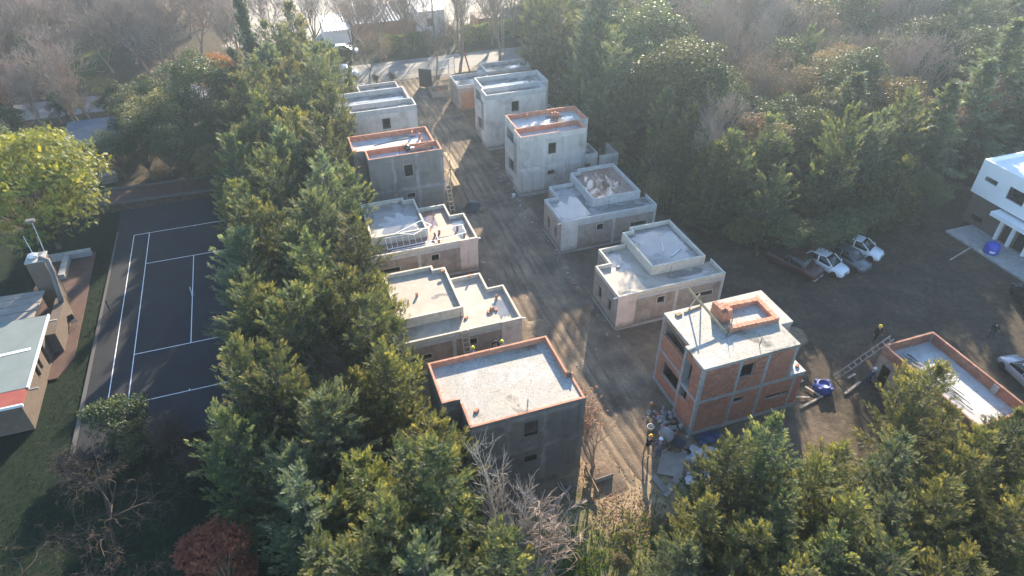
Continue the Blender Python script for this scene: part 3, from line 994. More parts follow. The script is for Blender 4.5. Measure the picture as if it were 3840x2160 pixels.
hD5 = house_far(32.1, 30.0, 1, 'low house at the far right end of the street, near the gate',
                [(0, 0), (4.8, 0), (4.8, 3.85), (0, 3.85)], [(4.83, 3.0), (11.3, 3.0), (11.3, 6.3), (4.83, 6.3)], ops=[(0, 0.8, 2.6, 0.6, 2.4)] and [(3, 1.3, 1.8, 1.0, 2.1)])
MB().box(0.45, 4.7, -0.03, 0.01, 0.35, 2.6).build('brick_panel', 'brick_brown', hD5)
MB().box(4.1, 4.8, 3.9, 5.2, 0, 3.3).build('water_box', 'parapet_grey', hD5)
hI = house_far(25.0, 30.2, -1, 'low house at the far left end of the street, below the parked white van',
               [(0, 0), (5.1, 0), (5.1, 4.2), (0, 4.2)], [(5.13, 3.6), (10.6, 3.6), (10.6, 6.9), (5.13, 6.9)])
MB().ring([(-5.1, 4.25), (-3.9, 4.25), (-3.9, 5.3), (-5.1, 5.3)], 0.14, 0, 3.3).build('water_box', 'parapet_grey', hI)

# brick house: exposed concrete frame with brick infill
def brick_house():
    root = tag(empty('brick_house', (32.25, -27.43, 0)), 'two-storey house of bare red brick and concrete frame, bright flat roof', 'house', 'unfinished houses along the dirt street')
    P = [(0, 0), (7.2, 0), (7.2, 2.1), (8.2, 2.1), (8.2, 5.72), (0.35, 5.72), (0.35, 2.25), (0, 2.25)]
    zs = 6.2
    G = [(0, 0), (8.45, 0), (8.45, 5.72), (0.35, 5.72), (0.35, 2.25), (0, 2.25)]     # ground floor
    opS = [(2.95, 3.95, 4.35, 5.62), (3.0, 3.75, 2.0, 2.48), (5.7, 7.55, 1.4, 1.78)]
    opW = [(0.85, 2.95, 1.25, 2.55), (0.35, 3.25, 4.55, 5.75)]            # u from y=5.72 down to 2.25
    opW2 = [(0.2, 1.1, 2.0, 5.45)]                                        # u from y=2.25 down to 0
    core = MB()
    core.wall((0.02, 0.02), (8.43, 0.02), (0, 1), 0.16, 0.1, 3.0, opS)
    core.wall((0.02, 0.02), (7.18, 0.02), (0, 1), 0.16, 3.2, 5.98, opS)
    core.wall((0.37, 5.70), (0.37, 2.25), (1, 0), 0.16, 0.1, 5.98, opW)
    core.wall((0.02, 2.25), (0.02, 0.02), (1, 0), 0.16, 0.1, 5.98, opW2)
    core.wall((8.18, 2.1), (8.18, 5.7), (-1, 0), 0.16, 3.2, 5.98)
    core.wall((8.43, 0), (8.43, 5.7), (-1, 0), 0.16, 0.1, 3.0)
    core.wall((7.18, 0.02), (7.18, 2.1), (-1, 0), 0.16, 3.2, 5.98)
    core.wall((7.2, 2.12), (8.2, 2.12), (0, 1), 0.16, 3.2, 5.98)
    core.wall((0.37, 5.70), (8.4, 5.70), (0, -1), 0.16, 0.1, 5.98)
    core.build('mortar_wall', 'mortar', root)
    # concrete frame
    for x in (0.0, 2.72, 4.86, 6.98):
        MB().box(x - 0.012 if x == 0 else x, x + 0.22, -0.012, 0.19, 3.23, 5.98).build('concrete_column', 'concrete', root)
    for x in (0.0, 2.72, 4.90, 7.62):
        MB().box(x - 0.012 if x == 0 else x, x + 0.22, -0.012, 0.19, 0.22, 2.98).build('concrete_column', 'concrete', root)
    for y in (2.03, 5.5):
        MB().box(0.33 if y > 3 else -0.012, 0.53, y, y + 0.225, 0.22, 2.98).build('concrete_column', 'concrete', root)
        MB().box(0.33 if y > 3 else -0.012, 0.53, y, y + 0.225, 3.23, 5.98).build('concrete_column', 'concrete', root)
    MB().box(-0.02, 8.47, -0.02, 0.2, 2.98, 3.23).build('concrete_beam', 'concrete', root)
    MB().box(-0.02, 0.2, 0.2, 2.26, 2.98, 3.23).build('concrete_beam', 'concrete', root)
    MB().box(0.335, 0.53, 2.262, 5.73, 2.98, 3.23).build('concrete_beam', 'concrete', root)
    MB().ring(inset(G, -0.05), 0.14, -0.12, 0.22).build('plinth', 'concrete', root)
    MB().prism(inset(G, 0.2), 2.98, 3.2).build('floor_slab', 'concrete', root)
    MB().box(7.22, 8.5, -0.03, 2.08, 3.232, 3.36).build('ledge_slab', 'slab_white', root)
    MB().prism(inset(P, -0.03), zs - 0.24, zs).build('roof_slab', 'slab_bright', root)
    MB().box(1.6, 1.75, 2.3, 5.5, 3.24, 5.95).build('inner_wall', 'mortar', root)
    MB().box(0.9, 1.0, 0.4, 2.2, 0.3, 5.95).build('inner_wall', 'mortar', root)
    items = []
    for x0, x1 in ((0.22, 2.72), (2.94, 4.86), (5.08, 6.98)):
        items += brick_run((x0, 0), (x1, 0), (0, 1), 3.24, 14, 0.05, 0.33, 0.195, 0.022, off=0.012, ops=[(a - x0, b - x0, c, d) for a, b, c, d in opS])
    for x0, x1 in ((0.22, 2.72), (2.94, 4.90), (5.12, 7.62), (7.84, 8.45)):
        items += brick_run((x0, 0), (x1, 0), (0, 1), 0.23, 14, 0.05, 0.33, 0.195, 0.022, off=0.012, ops=[(a - x0, b - x0, c, d) for a, b, c, d in opS])
    for z0 in (0.23, 3.24):
        items += brick_run((0.35, 5.5), (0.35, 2.26), (1, 0), z0, 14, 0.05, 0.33, 0.195, 0.022, off=0.012, ops=[(a - 0.22, b - 0.22, c, d) for a, b, c, d in opW])
        items += brick_run((0, 2.03), (0, 0.22), (1, 0), z0, 14, 0.05, 0.33, 0.195, 0.022, off=0.012, ops=[(a - 0.22, b - 0.22, c, d) for a, b, c, d in opW2])
    put_bricks(items, root, 'brick')
    MB().box(0.30, 0.56, 2.4, 5.4, 4.44, 4.56).build('balustrade_cap', 'brick_new', root)
    MB().bar((0.45, 5.4, 5.62), (0.5, 2.9, 5.3), 0.1, 0.05).build('shuttering_board', 'wood', root)
    for x, y, n in ((3.1, 2.3, 3), (4.55, 0.75, 3), (3.9, 3.0, 4)):
        rebar(root, x, y, zs, n, 0.75, 0.05, 0.08)
    return root
hB = brick_house()

# ------------------------------------------------------------------ roof-top water, rebar and odds and ends of the houses
puddle(hC1, 1, blob(6.0, 5.0, 1.9, 2.4, 3, box=(4.2, 8.65, 2.25, 7.2)), 3.626)
puddle(hC1, 1, blob(2.3, 5.0, 0.9, 1.2, 5, box=(1.5, 3.9, 2.6, 6.3)), 3.086)
puddle(hC1, 1, blob(7.6, 1.1, 1.5, 0.7, 6, box=(4.2, 9.45, 0.2, 1.95)), 3.086)
puddle(hC2, 1, blob(5.5, 4.5, 1.4, 2.4, 8, box=(4.2, 8.65, 2.25, 7.2)), 3.626, 'puddle_red')
puddle(hC2, 1, blob(2.0, 2.6, 1.5, 2.3, 9, box=(0.2, 3.9, 0.25, 6.3)), 3.086)
puddle(hC2, 1, blob(7.0, 1.1, 2.0, 0.7, 10, box=(4.0, 9.45, 0.2, 1.95)), 3.086)
puddle(hF, -1, blob(6.0, 4.3, 1.6, 2.0, 12, box=(4.2, 8.65, 2.25, 7.2)), 3.626)
puddle(hF, -1, blob(3.0, 5.0, 0.8, 1.2, 13, box=(1.5, 3.9, 2.6, 6.3)), 3.086, 'puddle_red')
puddle(hF, -1, blob(0.9, 2.4, 0.6, 1.8, 14, box=(0.2, 1.8, 0.2, 4.1)), 3.086)
puddle(hE, -1, blob(1.0, 1.8, 0.6, 1.0, 15, box=(0.2, 1.8, 0.2, 4.1)), 3.086)
puddle(hD4, 1, blob(4.2, 3.8, 3.6, 1.5, 17, box=(0.55, 8.05, 2.3, 5.5)), 6.156)
puddle(hD4, 1, blob(4.2, 1.0, 2.6, 0.8, 18, box=(0.25, 6.95, 0.25, 1.9)), 6.156)
puddle(hH, -1, blob(3.8, 3.8, 3.0, 1.3, 19, box=(0.55, 8.05, 2.3, 5.5)), 6.156)
puddle(hD3, 1, blob(6.2, 3.6, 1.6, 0.9, 20, box=(0.6, 8.05, 2.4, 5.45)), 6.156)
puddle(hG, -1, blob(1.6, 1.1, 1.2, 0.7, 21, box=(0.25, 6.95, 0.25, 1.9)), 6.156)
puddle(hD5, 1, blob(2.4, 1.9, 1.8, 1.4, 22, box=(0.25, 4.55, 0.25, 3.6)), 3.13)
puddle(hD5, 1, blob(8.0, 4.6, 2.6, 1.0, 23, box=(5.1, 11.0, 3.3, 6.0)), 3.38)
puddle(hI, -1, blob(8.0, 5.2, 2.0, 1.0, 24, box=(5.4, 10.3, 3.9, 6.6)), 3.38)
for r_, x, y, z, n in ((hC1, 5.4, 1.5, 3.09, 2), (hC2, 5.3, 1.3, 3.09, 2), (hC2, 5.5, 2.08, 3.97, 2), (hD3, 4.4, 1.2, 6.16, 2), (hD4, 4.4, 1.2, 6.16, 1), (hA, -3.6, 0.35, 6.3, 3), (hE, -4.3, 1.6, 3.09, 2), (hG, -4.0, 0.9, 6.16, 2), (hH, -4.3, 1.2, 6.16, 1), (hF, -4.6, 1.3, 3.09, 2)):
    rebar(r_, x, y, z, n, 0.95)
# brick vent stubs standing on the two brick-edged roofs (part of the houses)
for r_, s, pts, z in ((hD3, 1, ((5.3, 4.7), (5.65, 4.75), (5.85, 4.5), (2.6, 5.1)), 6.15), (hG, -1, ((1.9, 4.9), (1.3, 4.2), (1.35, 3.0)), 6.15)):
    for x, y in pts:
        MB().box(s * x - 0.1, s * x + 0.1, y - 0.1, y + 0.1, z, z + 0.55).build('vent_stub', 'brick_new', r_)

def loose_brick(x, y, z, rz, label, stand=False, m='brick_new', grp=None, tilt=0.0):
    mb = MB()
    L, D, H = (0.18, 0.13, 0.33) if stand else (0.33, 0.18, 0.13)
    mb.box(-L / 2, L / 2, -D / 2, D / 2, 0, H)
    o = mb.build('hollow_brick', m, None, bevel=0.008)
    # flat dark patches on the end, painting the shade inside the holes
    hb = MB()
    if stand:
        for i in (-1, 1):
            hb.box(i * 0.045 - 0.025, i * 0.045 + 0.025, -0.04, 0.04, H - 0.002, H + 0.001)
    else:
        for i in (-1, 1):
            hb.box(-L / 2 - 0.001, -L / 2 + 0.002, i * 0.045 - 0.028, i * 0.045 + 0.028, 0.03, 0.10)
    hb.build('hole_shade_patch', 'dark', o)
    o.location = (x, y, z)
    o.rotation_euler = (tilt, 0, rz)
    tag(o, label, 'brick', grp)
    return o
loose_brick(17.42, -10.95, 3.62, 0.3, 'single brick upright on the raised roof, near the conifers', True)
loose_brick(20.45, -14.1, 3.085, 0.7, 'brick leaning in the inner corner of the rose house roof')
loose_brick(23.35, -12.55, 3.085, 0.2, 'upright brick by the parapet step of the rose house', True)
loose_brick(20.05, -8.9, 3.97, 0.1, 'dark brick lying on the raised parapet of the rose house')
loose_brick(22.05, -9.55, 3.42, 1.0, 'brick lying on the back parapet of the rose house')
for i, (dx, dy, z, rz) in enumerate(((0, 0, 0, 0.1), (-0.3, -0.12, 0, 1.5), (0.33, -0.05, 0, 1.4), (0.05, 0.12, 0.131, 0.4))):
    loose_brick(22.55 + dx, -13.9 + dy, 3.086 + z, rz, 'brick in the small heap on the rose house roof', grp='bricks heaped on the rose house roof')
loose_brick(31.9, 4.3, 0.03, 0.5, 'orange brick on the dirt beside the grey single-storey house', m='brick')
loose_brick(31.6, -9.2, 0.03, 1.0, 'orange brick on the dirt between the two single-storey houses', m='brick')
loose_brick(17.7, -26.2, 6.3, 0.6, 'red brick lying on the bright roof of the dark grey house', m='brick')
loose_brick(34.2, -11.95, 3.09, 0.5, 'white-dusted block in the inner corner of a puddled roof', m='parapet')
loose_brick(16.9, -3.85, 3.09, 0.15, 'red brick on the roof edge under the white metal frames', m='brick')
for i, (dx, dy) in enumerate(((0, 0), (0.36, 0.1), (0.2, -0.22))):
    loose_brick(21.1 + dx, 10.0 + dy, 6.155, rng.uniform(0, 3), 'brick in the red heap on the scaffolded house roof', m='brick', grp='bricks heaped on the scaffolded house roof')
for i in range(3):
    loose_brick(18.2 + 0.38 * i, 9.6, 6.155, rng.uniform(0, 0.6), 'brick in the row on the scaffolded house roof', m='brick', grp='bricks in a row on the scaffolded house roof')

# two white pipes on the puddled raised roof
def pipe(a, b, r, label, m='pvc', name='plastic_pipe'):
    c = [(a[i] + b[i]) / 2 for i in range(3)]
    o = MB().tube([tuple(a[i] - c[i] for i in range(3)), tuple(b[i] - c[i] for i in range(3))], r, 8).build(name, m, None, True)
    o.location = c
    tag(o, label, 'pipe')
    return o
pipe((38.3, -12.0, 3.68), (38.9, -10.6, 3.70), 0.05, 'white pipe lying on the puddled roof, the left of two')
pipe((38.6, -12.75, 3.68), (40.1, -11.9, 3.70), 0.05, 'white pipe lying on the puddled roof, the right of two')
pipe((18.3, 10.9, 6.18), (22.7, 11.7, 6.19), 0.03, 'long thin dark bar lying on the scaffolded house roof', 'steel', 'steel_bar')
pipe((21.5, 8.45, 6.4), (23.3, 8.55, 6.75), 0.03, 'pale pole resting on the parapet of the scaffolded house', 'wood', 'wooden_pole')

# white metal window frames on the roof of the fourth house on the left
def metal_frame(name, label, pts, z, bars=(), r=0.022, lift=None):
    o = tag(empty(name, (pts[0][0], pts[0][1], 0)), label, 'metal frame', 'white metal frames on the roof')
    px, py = pts[0]
    q = [(x - px, y - py, z + (lift[i] if lift else 0)) for i, (x, y) in enumerate(pts)]
    for i in range(len(q)):
        MB().bar(q[i], q[(i + 1) % len(q)], 0.05, 0.04).build('rail', 'white_paint', o)
    for a, b, t in bars:
        A, B = Vector(q[a]), Vector(q[(a + 1) % len(q)])
        C, D = Vector(q[b]), Vector(q[(b - 1) % len(q)] if False else q[(b + 1) % len(q)])
        MB().bar(A.lerp(B, t), D.lerp(C, t), 0.035, 0.03).build('bar', 'white_paint', o)
    return o
metal_frame('door_frame', 'large white rectangular frame propped on upright bricks', [(21.0, -3.55), (23.6, -3.2), (23.65, -1.85), (21.1, -1.9)], 3.45)
for x, y in ((21.05, -3.5), (21.45, -2.05), (23.15, -1.95), (23.45, -3.15), (21.0, -2.3)):
    loose_brick(x, y, 3.09, rng.uniform(0, 3), 'upright brick propping the large white frame', True, 'brick_brown', 'bricks propping the large white frame')
metal_frame('window_grille', 'white barred grille leaning on the raised parapet', [(16.6, -3.3), (20.2, -3.2), (20.2, -2.35), (16.6, -2.45)], 3.25, [(0, 2, t) for t in (0.12, 0.25, 0.4, 0.55, 0.7, 0.85)], lift=(0, 0, 0.62, 0.62))
metal_frame('angle_frame', 'white diamond-shaped frame resting across the raised roof edge', [(17.6, -2.2), (20.1, -0.9), (20.9, -1.6), (19.0, -2.9)], 4.02, lift=(0, 0, -0.2, 0.0))
metal_frame('window_grille', 'second white grille lying flat on the lower roof', [(16.9, -3.75), (20.4, -3.65), (20.4, -3.45), (16.9, -3.5)], 3.15, [(0, 2, t) for t in (0.3, 0.6)])
metal_frame('metal_bracket', 'short white frame corner lying beside the propped one', [(20.4, -3.6), (20.85, -3.5), (20.75, -3.0), (20.35, -3.1)], 3.14)

# brick stack, brick ring and timber on the brick house roof
ZB = 6.205
def brick_stack():
    o = tag(empty('brick_stack', (36.05, -23.1, ZB), R(8)), 'tall stack of new hollow bricks on the bright roof', 'brick stack')
    items = []
    for k in range(5):
        for i in range(2):
            for j in range(4):
                if k == 4 and i == 0 and j == 0: continue
                if k >= 3 and i == 1 and j == 3: continue
                items.append((-0.18 + 0.36 * i + rng.uniform(-.012, .012), -0.62 + 0.41 * j * 0.78 + rng.uniform(-.015, .015), 0.09 + 0.185 * k, 0.335, 0.30, 0.178, rng.uniform(-.03, .03)))
    put_bricks(items, o, 'brick_new')
    # bevel-free ribs: shallow grooves on top bricks
    for i in range(2):
        for j in range(4):
            z = 0.09 + 0.185 * (3 if (i == 1 and j == 3) or (i == 0 and j == 0) else 4) + 0.09
            if i == 1 and j == 3: z -= 0.185
            x, y = -0.18 + 0.36 * i, -0.62 + 0.32 * j
            MB().box(x - 0.15, x + 0.15, y + 0.02, y + 0.05, z, z + 0.012).build('brick_rib', 'brick', o)
    return o
brick_stack()
def brick_ring():
    o = tag(empty('brick_ring', (37.6, -23.8, ZB)), 'low U-shaped wall of new bricks laid on the bright roof', 'low brick wall')
    it = []
    def run(p, q):
        D = math.hypot(q[0] - p[0], q[1] - p[1]); n = int(D / 0.2)
        a = math.atan2(q[1] - p[1], q[0] - p[0])
        for i in range(n):
            t = (i + 0.5) / n
            for c in range(2):
                it.append((p[0] + (q[0] - p[0]) * t + rng.uniform(-.02, .02), p[1] + (q[1] - p[1]) * t + rng.uniform(-.02, .02), 0.092 + c * 0.188, D / n - 0.01, 0.34, 0.18, a + rng.uniform(-.03, .03)))
    run((-0.9, 1.12), (1.65, 1.0))
    run((1.72, 1.18), (1.72, -1.3))
    run((1.5, -1.15), (-1.95, -1.02))
    put_bricks(it, o, 'brick_new')
brick_ring()
def timber(name, label, a, b, w, h, m='wood', cat='plank'):
    c = [(a[i] + b[i]) / 2 for i in range(3)]
    o = MB().bar([a[i] - c[i] for i in range(3)], [b[i] - c[i] for i in range(3)], w, h).build(name, m)
    o.location = c
    return tag(o, label, cat)
tr = tag(empty('timber_trestle', (35.1, -22.3, ZB)), 'timber prop frame with a long sloping beam on the bright roof', 'timber trestle')
MB().bar((-0.9, 0.75, 1.75), (0.35, -2.75, 0.06), 0.12, 0.14).build('beam', 'wood', tr)
MB().bar((-0.75, 0.45, 1.6), (-0.55, -0.3, 1.25), 0.06, 0.1).build('splice', 'wood', tr)
MB().bar((-0.75, 0.35, 0.05), (-0.35, 0.0, 1.55), 0.16, 0.06).build('leg', 'wood_grey', tr)
MB().bar((0.1, 0.15, 0.05), (-0.25, 0.0, 1.4), 0.1, 0.05).build('leg', 'wood', tr)
MB().bar((-1.2, 0.15, 0.06), (0.3, 0.42, 0.06), 0.1, 0.12).build('foot', 'wood', tr)
MB().bar((-1.9, 0.05, 0.06), (-1.45, 0.12, 0.06), 0.25, 0.12).build('foot', 'wood', tr)
pipe((35.0, -25.35, ZB + .03), (36.9, -24.95, ZB + .05), 0.018, 'thin steel rod lying at the foot of the sloping beam', 'steel', 'steel_bar')
st2 = tag(empty('brick_stack', (40.1, -26.5, 3.365), 0.2), 'short upright stack of bricks on the low ledge of the brick house', 'brick stack')
put_bricks([(0, 0, 0.095 + 0.185 * k, 0.34, 0.3, 0.178, rng.uniform(-.05, .05)) for k in range(4)], st2, 'brick')
loose_brick(40.45, -26.9, 3.365, 0.6, 'broken brick lying on the low ledge of the brick house', m='brick')

# ------------------------------------------------------------------ ladders, scaffold
def ladder(label, base, top, width=0.45, rungs=9, m='wood', name='wooden_ladder', r=0.035, axis_=None):
    b, t = Vector(base), Vector(top)
    o = tag(empty(name, base), label, 'ladder')
    d = t - b
    side = Vector(axis_) if axis_ else Vector((d.y, -d.x, 0))
    side = (side.normalized() if side.length > 1e-3 else Vector((1, 0, 0))) * (width / 2)
    for k in (-1, 1):
        MB().bar(side * k, d + side * k, 0.08, 0.08).build('rail', m, o)
    for i in range(rungs):
        c = d * ((i + 0.6) / rungs)
        MB().bar(c - side * 1.1, c + side * 1.1, 0.08, 0.05).build('rung', m, o)
    return o
ladder('pale wooden ladder leaning on the scaffolded house corner', (24.75, 6.05, 0.03), (24.6, 7.0, 3.3), 0.45, 8, 'ladder_wood', axis_=(1, 0.1, 0))
ladder('wooden ladder leaning against the rose house wall', (19.88, -16.75, 0.0), (19.82, -15.93, 3.45), 0.5, 9, 'ladder_wood', axis_=(1, 0, 0))
ladder('rough pole ladder leaning on the low brick building', (45.4, -26.2, 0.0), (48.6, -26.85, 3.6), 0.4, 10, 'wood_grey', axis_=(0.15, 1, 0))

sc = tag(empty('scaffold', (24.9, 7.2, 0)), 'rickety wooden scaffold at the corner of the grey cement house', 'scaffold')
for x, y in ((0.15, 0.2), (1.1, 0.25), (0.15, 3.6), (1.1, 3.7)):
    MB().bar((x, y, 0), (x + rng.uniform(-.06, .06), y, 5.2 if y < 1 else 5.9), 0.08, 0.08).build('post', 'wood', sc)
for z in (2.2, 4.1):
    MB().bar((0.05, 0.2, z), (1.2, 0.28, z), 0.07, 0.1).build('ledger', 'wood', sc)
    MB().bar((0.05, 3.6, z), (1.2, 3.7, z), 0.07, 0.1).build('ledger', 'wood', sc)
    MB().bar((0.62, 0.05, z + 0.07), (0.6, 3.9, z + 0.07), 0.35, 0.05).build('deck_plank', 'wood', sc)
    MB().bar((0.95, 0.1, z + 0.075), (0.98, 3.8, z + 0.075), 0.24, 0.05).build('deck_plank', 'wood', sc)
MB().bar((0.55, -0.2, 6.6), (1.15, 3.0, 5.1), 0.07, 0.07).build('brace', 'wood', sc)
MB().bar((-0.75, -0.15, 0), (0.3, 0.1, 2.2), 0.06, 0.08).build('brace', 'wood', sc)
MB().bar((0.1, 0.1, 0.3), (1.15, 0.22, 2.1), 0.05, 0.07).build('brace', 'wood', sc)

# props on the scaffolded house roof: an upright A of planks, a bucket, a bag
pr = tag(empty('plank_prop', (23.0, 7.4, 6.16)), 'three planks stood together on the scaffolded house roof', 'planks')
for dx in (-0.18, 0.0, 0.2):
    MB().bar((dx, -0.05, 0), (dx * 0.25, 0.05, 1.35), 0.09, 0.03).build('plank', 'brick_brown' if dx < 0 else 'wood', pr)
bk = tag(empty('mortar_drum', (21.3, 8.35, 6.16)), 'dark half-drum lying tilted on the scaffolded house roof', 'drum')
d_ = MB().lathe([(0.27, 0), (0.33, 0.4), (0.31, 0.4), (0.25, 0.05)], n=18).build('shell', 'tarp_black', bk, True)
d_.rotation_euler = (R(-70), 0, R(30)); d_.location = (0, 0, 0.3)
MB().box(0.1, 0.55, -0.1, 0.1, 0.42, 0.5).build('handle', 'white_paint', bk)
timber('white_board', 'bent white board on the scaffolded house roof', (20.2, 8.3, 6.2), (19.9, 7.6, 6.22), 0.28, 0.03, 'white_paint', 'board')
timber('white_board', 'narrow white board on the white house roof', (18.0, 20.9, 6.19), (18.1, 22.0, 6.22), 0.14, 0.04, 'white_paint', 'board')
bg2 = tag(empty('cement_bags', (22.6, 19.3, 6.16)), 'crumpled pale sacks on the white house roof', 'sacks')
for i in range(3):
    MB().loft([[(rng.uniform(.9, 1.1) * 0.22 * math.cos(a), rng.uniform(.9, 1.1) * 0.3 * math.sin(a), z) for a in np.linspace(0, 6.28, 9)[:-1]] for z in (0, 0.08, 0.16)]).build('sack', 'parapet', bg2, True, loc=(i * 0.38, (i % 2) * 0.15, 0.02))
loose_brick(23.6, 19.2, 6.16, 0.4, 'red brick beside the pale sacks on the white house roof', m='brick')

# ------------------------------------------------------------------ unfinished low brick building at the right
def building_k():
    root = tag(empty('low_brick_building', (47.7, -35.2, 0)), 'roofless low building with brick parapet walls and steel bars on its slab', 'building')
    P = [(0, 0), (4.5, 0), (4.5, 8.1), (0, 8.1)]
    mb = MB()
    for i, (a, b, n, L) in enumerate(edge_dirs(P)):
        mb.wall(a, b, n, 0.15, 0, 2.55, [(0.55, 1.3, 0.1, 2.0)] if i == 3 else ())
    mb.build('wall', 'plaster_rough', root)
    MB().prism(inset(P, 0.1), 2.4, 2.56).build('roof_slab', 'slab_white', root)
    MB().box(0, 0.02, 7.9, 8.1, 0, 2.5).build('concrete_column', 'concrete', root) if False else None
    MB().ring(inset(P, 0.03), 0.09, 2.55, 3.36).build('mortar_core', 'mortar', root)
    it = []
    for i, (a, b, n, L) in enumerate(edge_dirs(P)):
        u = ((b[0] - a[0]) / L, (b[1] - a[1]) / L)
        it += brick_run((a[0] + u[0] * 0.155, a[1] + u[1] * 0.155), (b[0], b[1]), n, 2.56, 4, 0.15, 0.30, 0.205, off=0.075, jit=0.008)
    put_bricks(it, root, 'brick_brown')
    for x, y in ((4.28, 7.82), (0.18, 7.85)):
        MB().box(x, x + 0.16, y, y + 0.16, 2.56, 3.34).build('concrete_column', 'concrete', root)
    MB().box(4.22, 4.33, 2.2, 2.6, 2.57, 3.3).build('concrete_column', 'concrete', root)
    return root
building_k()
for i in range(12):
    x0 = 48.6 + rng.uniform(-0.2, 0.9)
    y0 = -27.9 + rng.uniform(-0.3, 0.2)
    ln = rng.uniform(2.5, 5.8)
    a = rng.uniform(-0.06, 0.28)
    pipe((x0, y0, 2.60 + 0.012 * i), (x0 + math.sin(a) * ln * 0.7, y0 - ln * math.cos(a), 2.6 + 0.012 * i), 0.022, 'steel bar in the bundle on the low building slab', 'steel', 'steel_bar')['group'] = 'steel bars on the slab'

# ------------------------------------------------------------------ white house at the right edge
def house_j():
    root = tag(empty('white_house', (72.2, -11.8, 0)), 'finished white house with overhanging upper floor at the right edge', 'house')
    mb = MB()
    lo = [(0.35, -14), (9, -14), (9, -0.2), (0.35, -0.2)]
    for i, (a, b, n, L) in enumerate(edge_dirs(lo)):
        if i == 3:
            mb.wall(a, b, n, 0.2, 0, 3.35, [(0.7, 1.95, 0.55, 1.1), (4.2, 5.0, 0.15, 2.2), (5.6, 6.6, 0.15, 2.2)])
        else:
            mb.wall(a, b, n, 0.2, 0, 3.35)
    mb.build('lower_wall', 'grey_brick', root)
    up = [(0, -14), (9.2, -14), (9.2, 0), (0, 0)]
    mu = MB()
    for i, (a, b, n, L) in enumerate(edge_dirs(up)):
        mu.wall(a, b, n, 0.2, 3.36, 6.2, [(0.75, 2.15, 4.75, 5.25), (3.3, 5.1, 4.2, 5.45)] if i == 3 else ())
    mu.build('upper_wall', 'white_wall', root)
    MB().prism(inset(up, 0.01), 3.2, 3.352).build('floor_slab', 'white_wall', root)
    MB().prism(inset(up, 0.05), 6.0, 6.2).build('roof_slab', 'white_wall', root)
    MB().ring(up, 0.2, 6.2, 6.62).build('parapet', 'white_wall', root)
    MB().tube([(1.6, -3.5, 6.2), (1.6, -3.5, 6.95)], 0.07, 8).build('roof_vent', 'steel', root)
    MB().box(-0.9, 0.35, -9, -3.3, 2.55, 2.95).build('canopy', 'white_wall', root)
    for y in (-4.0, -5.3, -7.0):
        MB().box(0.0, 0.345, y - 0.25, y, 0, 2.55).build('pier', 'white_wall', root)
    MB().box(0.9, 1.0, -5.3, -3.3, 4.2, 5.5).build('inner_wall', 'white_wall', root)
    MB().box(0.5, 0.53, -5.15, -3.3, 4.2, 5.45).build('window_pane', 'glass', root)
    for y0, y1 in ((-5.2, -4.4), (-6.8, -5.8)):
        MB().box(0.5, 0.53, y0, y1, 0.15, 2.2).build('glass_door', 'glass', root)
    MB().box(0.5, 0.53, -2.15, -0.9, 0.55, 1.1).build('window_pane', 'glass', root)
    return root
house_j()
tag(MB().prism([(69.2, -13.2), (72.5, -13.2), (72.5, -27), (69.2, -27)], -0.2, 0.12).build('walkway', 'concrete'), kind='structure')
tank = tag(empty('water_tank', (70.1, -17.5, 0.12)), 'round blue plastic water tank with a white label on the walkway', 'water tank')
MB().lathe([(0.60, 0), (0.64, 0.15), (0.64, 0.55), (0.58, 0.85), (0.38, 1.0), (0.24, 1.04)], n=28).build('body', 'blue_plastic', tank, True)
MB().lathe([(0.25, 1.03), (0.25, 1.12), (0.2, 1.15)], n=20).build('lid', 'blue_plastic', tank, True)
lab = []
for k in range(9):
    a = R(-135 + (k - 4) * 5)
    lab.append(((0.652 * math.cos(a), 0.652 * math.sin(a), 0.24), (0.652 * math.cos(a), 0.652 * math.sin(a), 0.44)))
lb = MB()
for p, q in zip(lab, lab[1:]):
    lb.quad(p[0], q[0], q[1], p[1])
lb.build('label', 'white_paint', tank)
lt = MB()
for k in range(7):
    a = R(-135 + (k - 3) * 4.6)
    p = Vector((0.656 * math.cos(a), 0.656 * math.sin(a), 0))
    t_ = Vector((-math.sin(a), math.cos(a), 0)) * 0.016
    for z0_, z1_, sx in ((0.29, 0.39, -1), (0.29 + 0.05 * (k % 2), 0.39 - 0.03 * (k % 3), 1)):
        lt.bar(p + t_ * sx + Vector((0, 0, z0_)), p + t_ * sx + Vector((0, 0, z1_)), 0.009, 0.006)
    lt.bar(p - t_ + Vector((0, 0, 0.29 + 0.05 * (k % 3))), p + t_ + Vector((0, 0, 0.29 + 0.05 * (k % 3))), 0.006, 0.009)
lt.build('lettering', 'dark', tank)
hc = tag(empty('manhole_cover', (69.8, -14.9, 0.12)), 'round concrete cover let into the walkway end', 'manhole cover')
MB().lathe([(0.5, 0), (0.5, 0.02), (0.46, 0.03), (0.40, 0.03), (0.38, 0.015)], n=24).build('rim', 'concrete', hc)
timber('pale_plank', 'long pale plank on the ground beside the walkway', (65.6, -17.2, 0.06), (69.2, -16.3, 0.2), 0.14, 0.05, 'wood_grey')

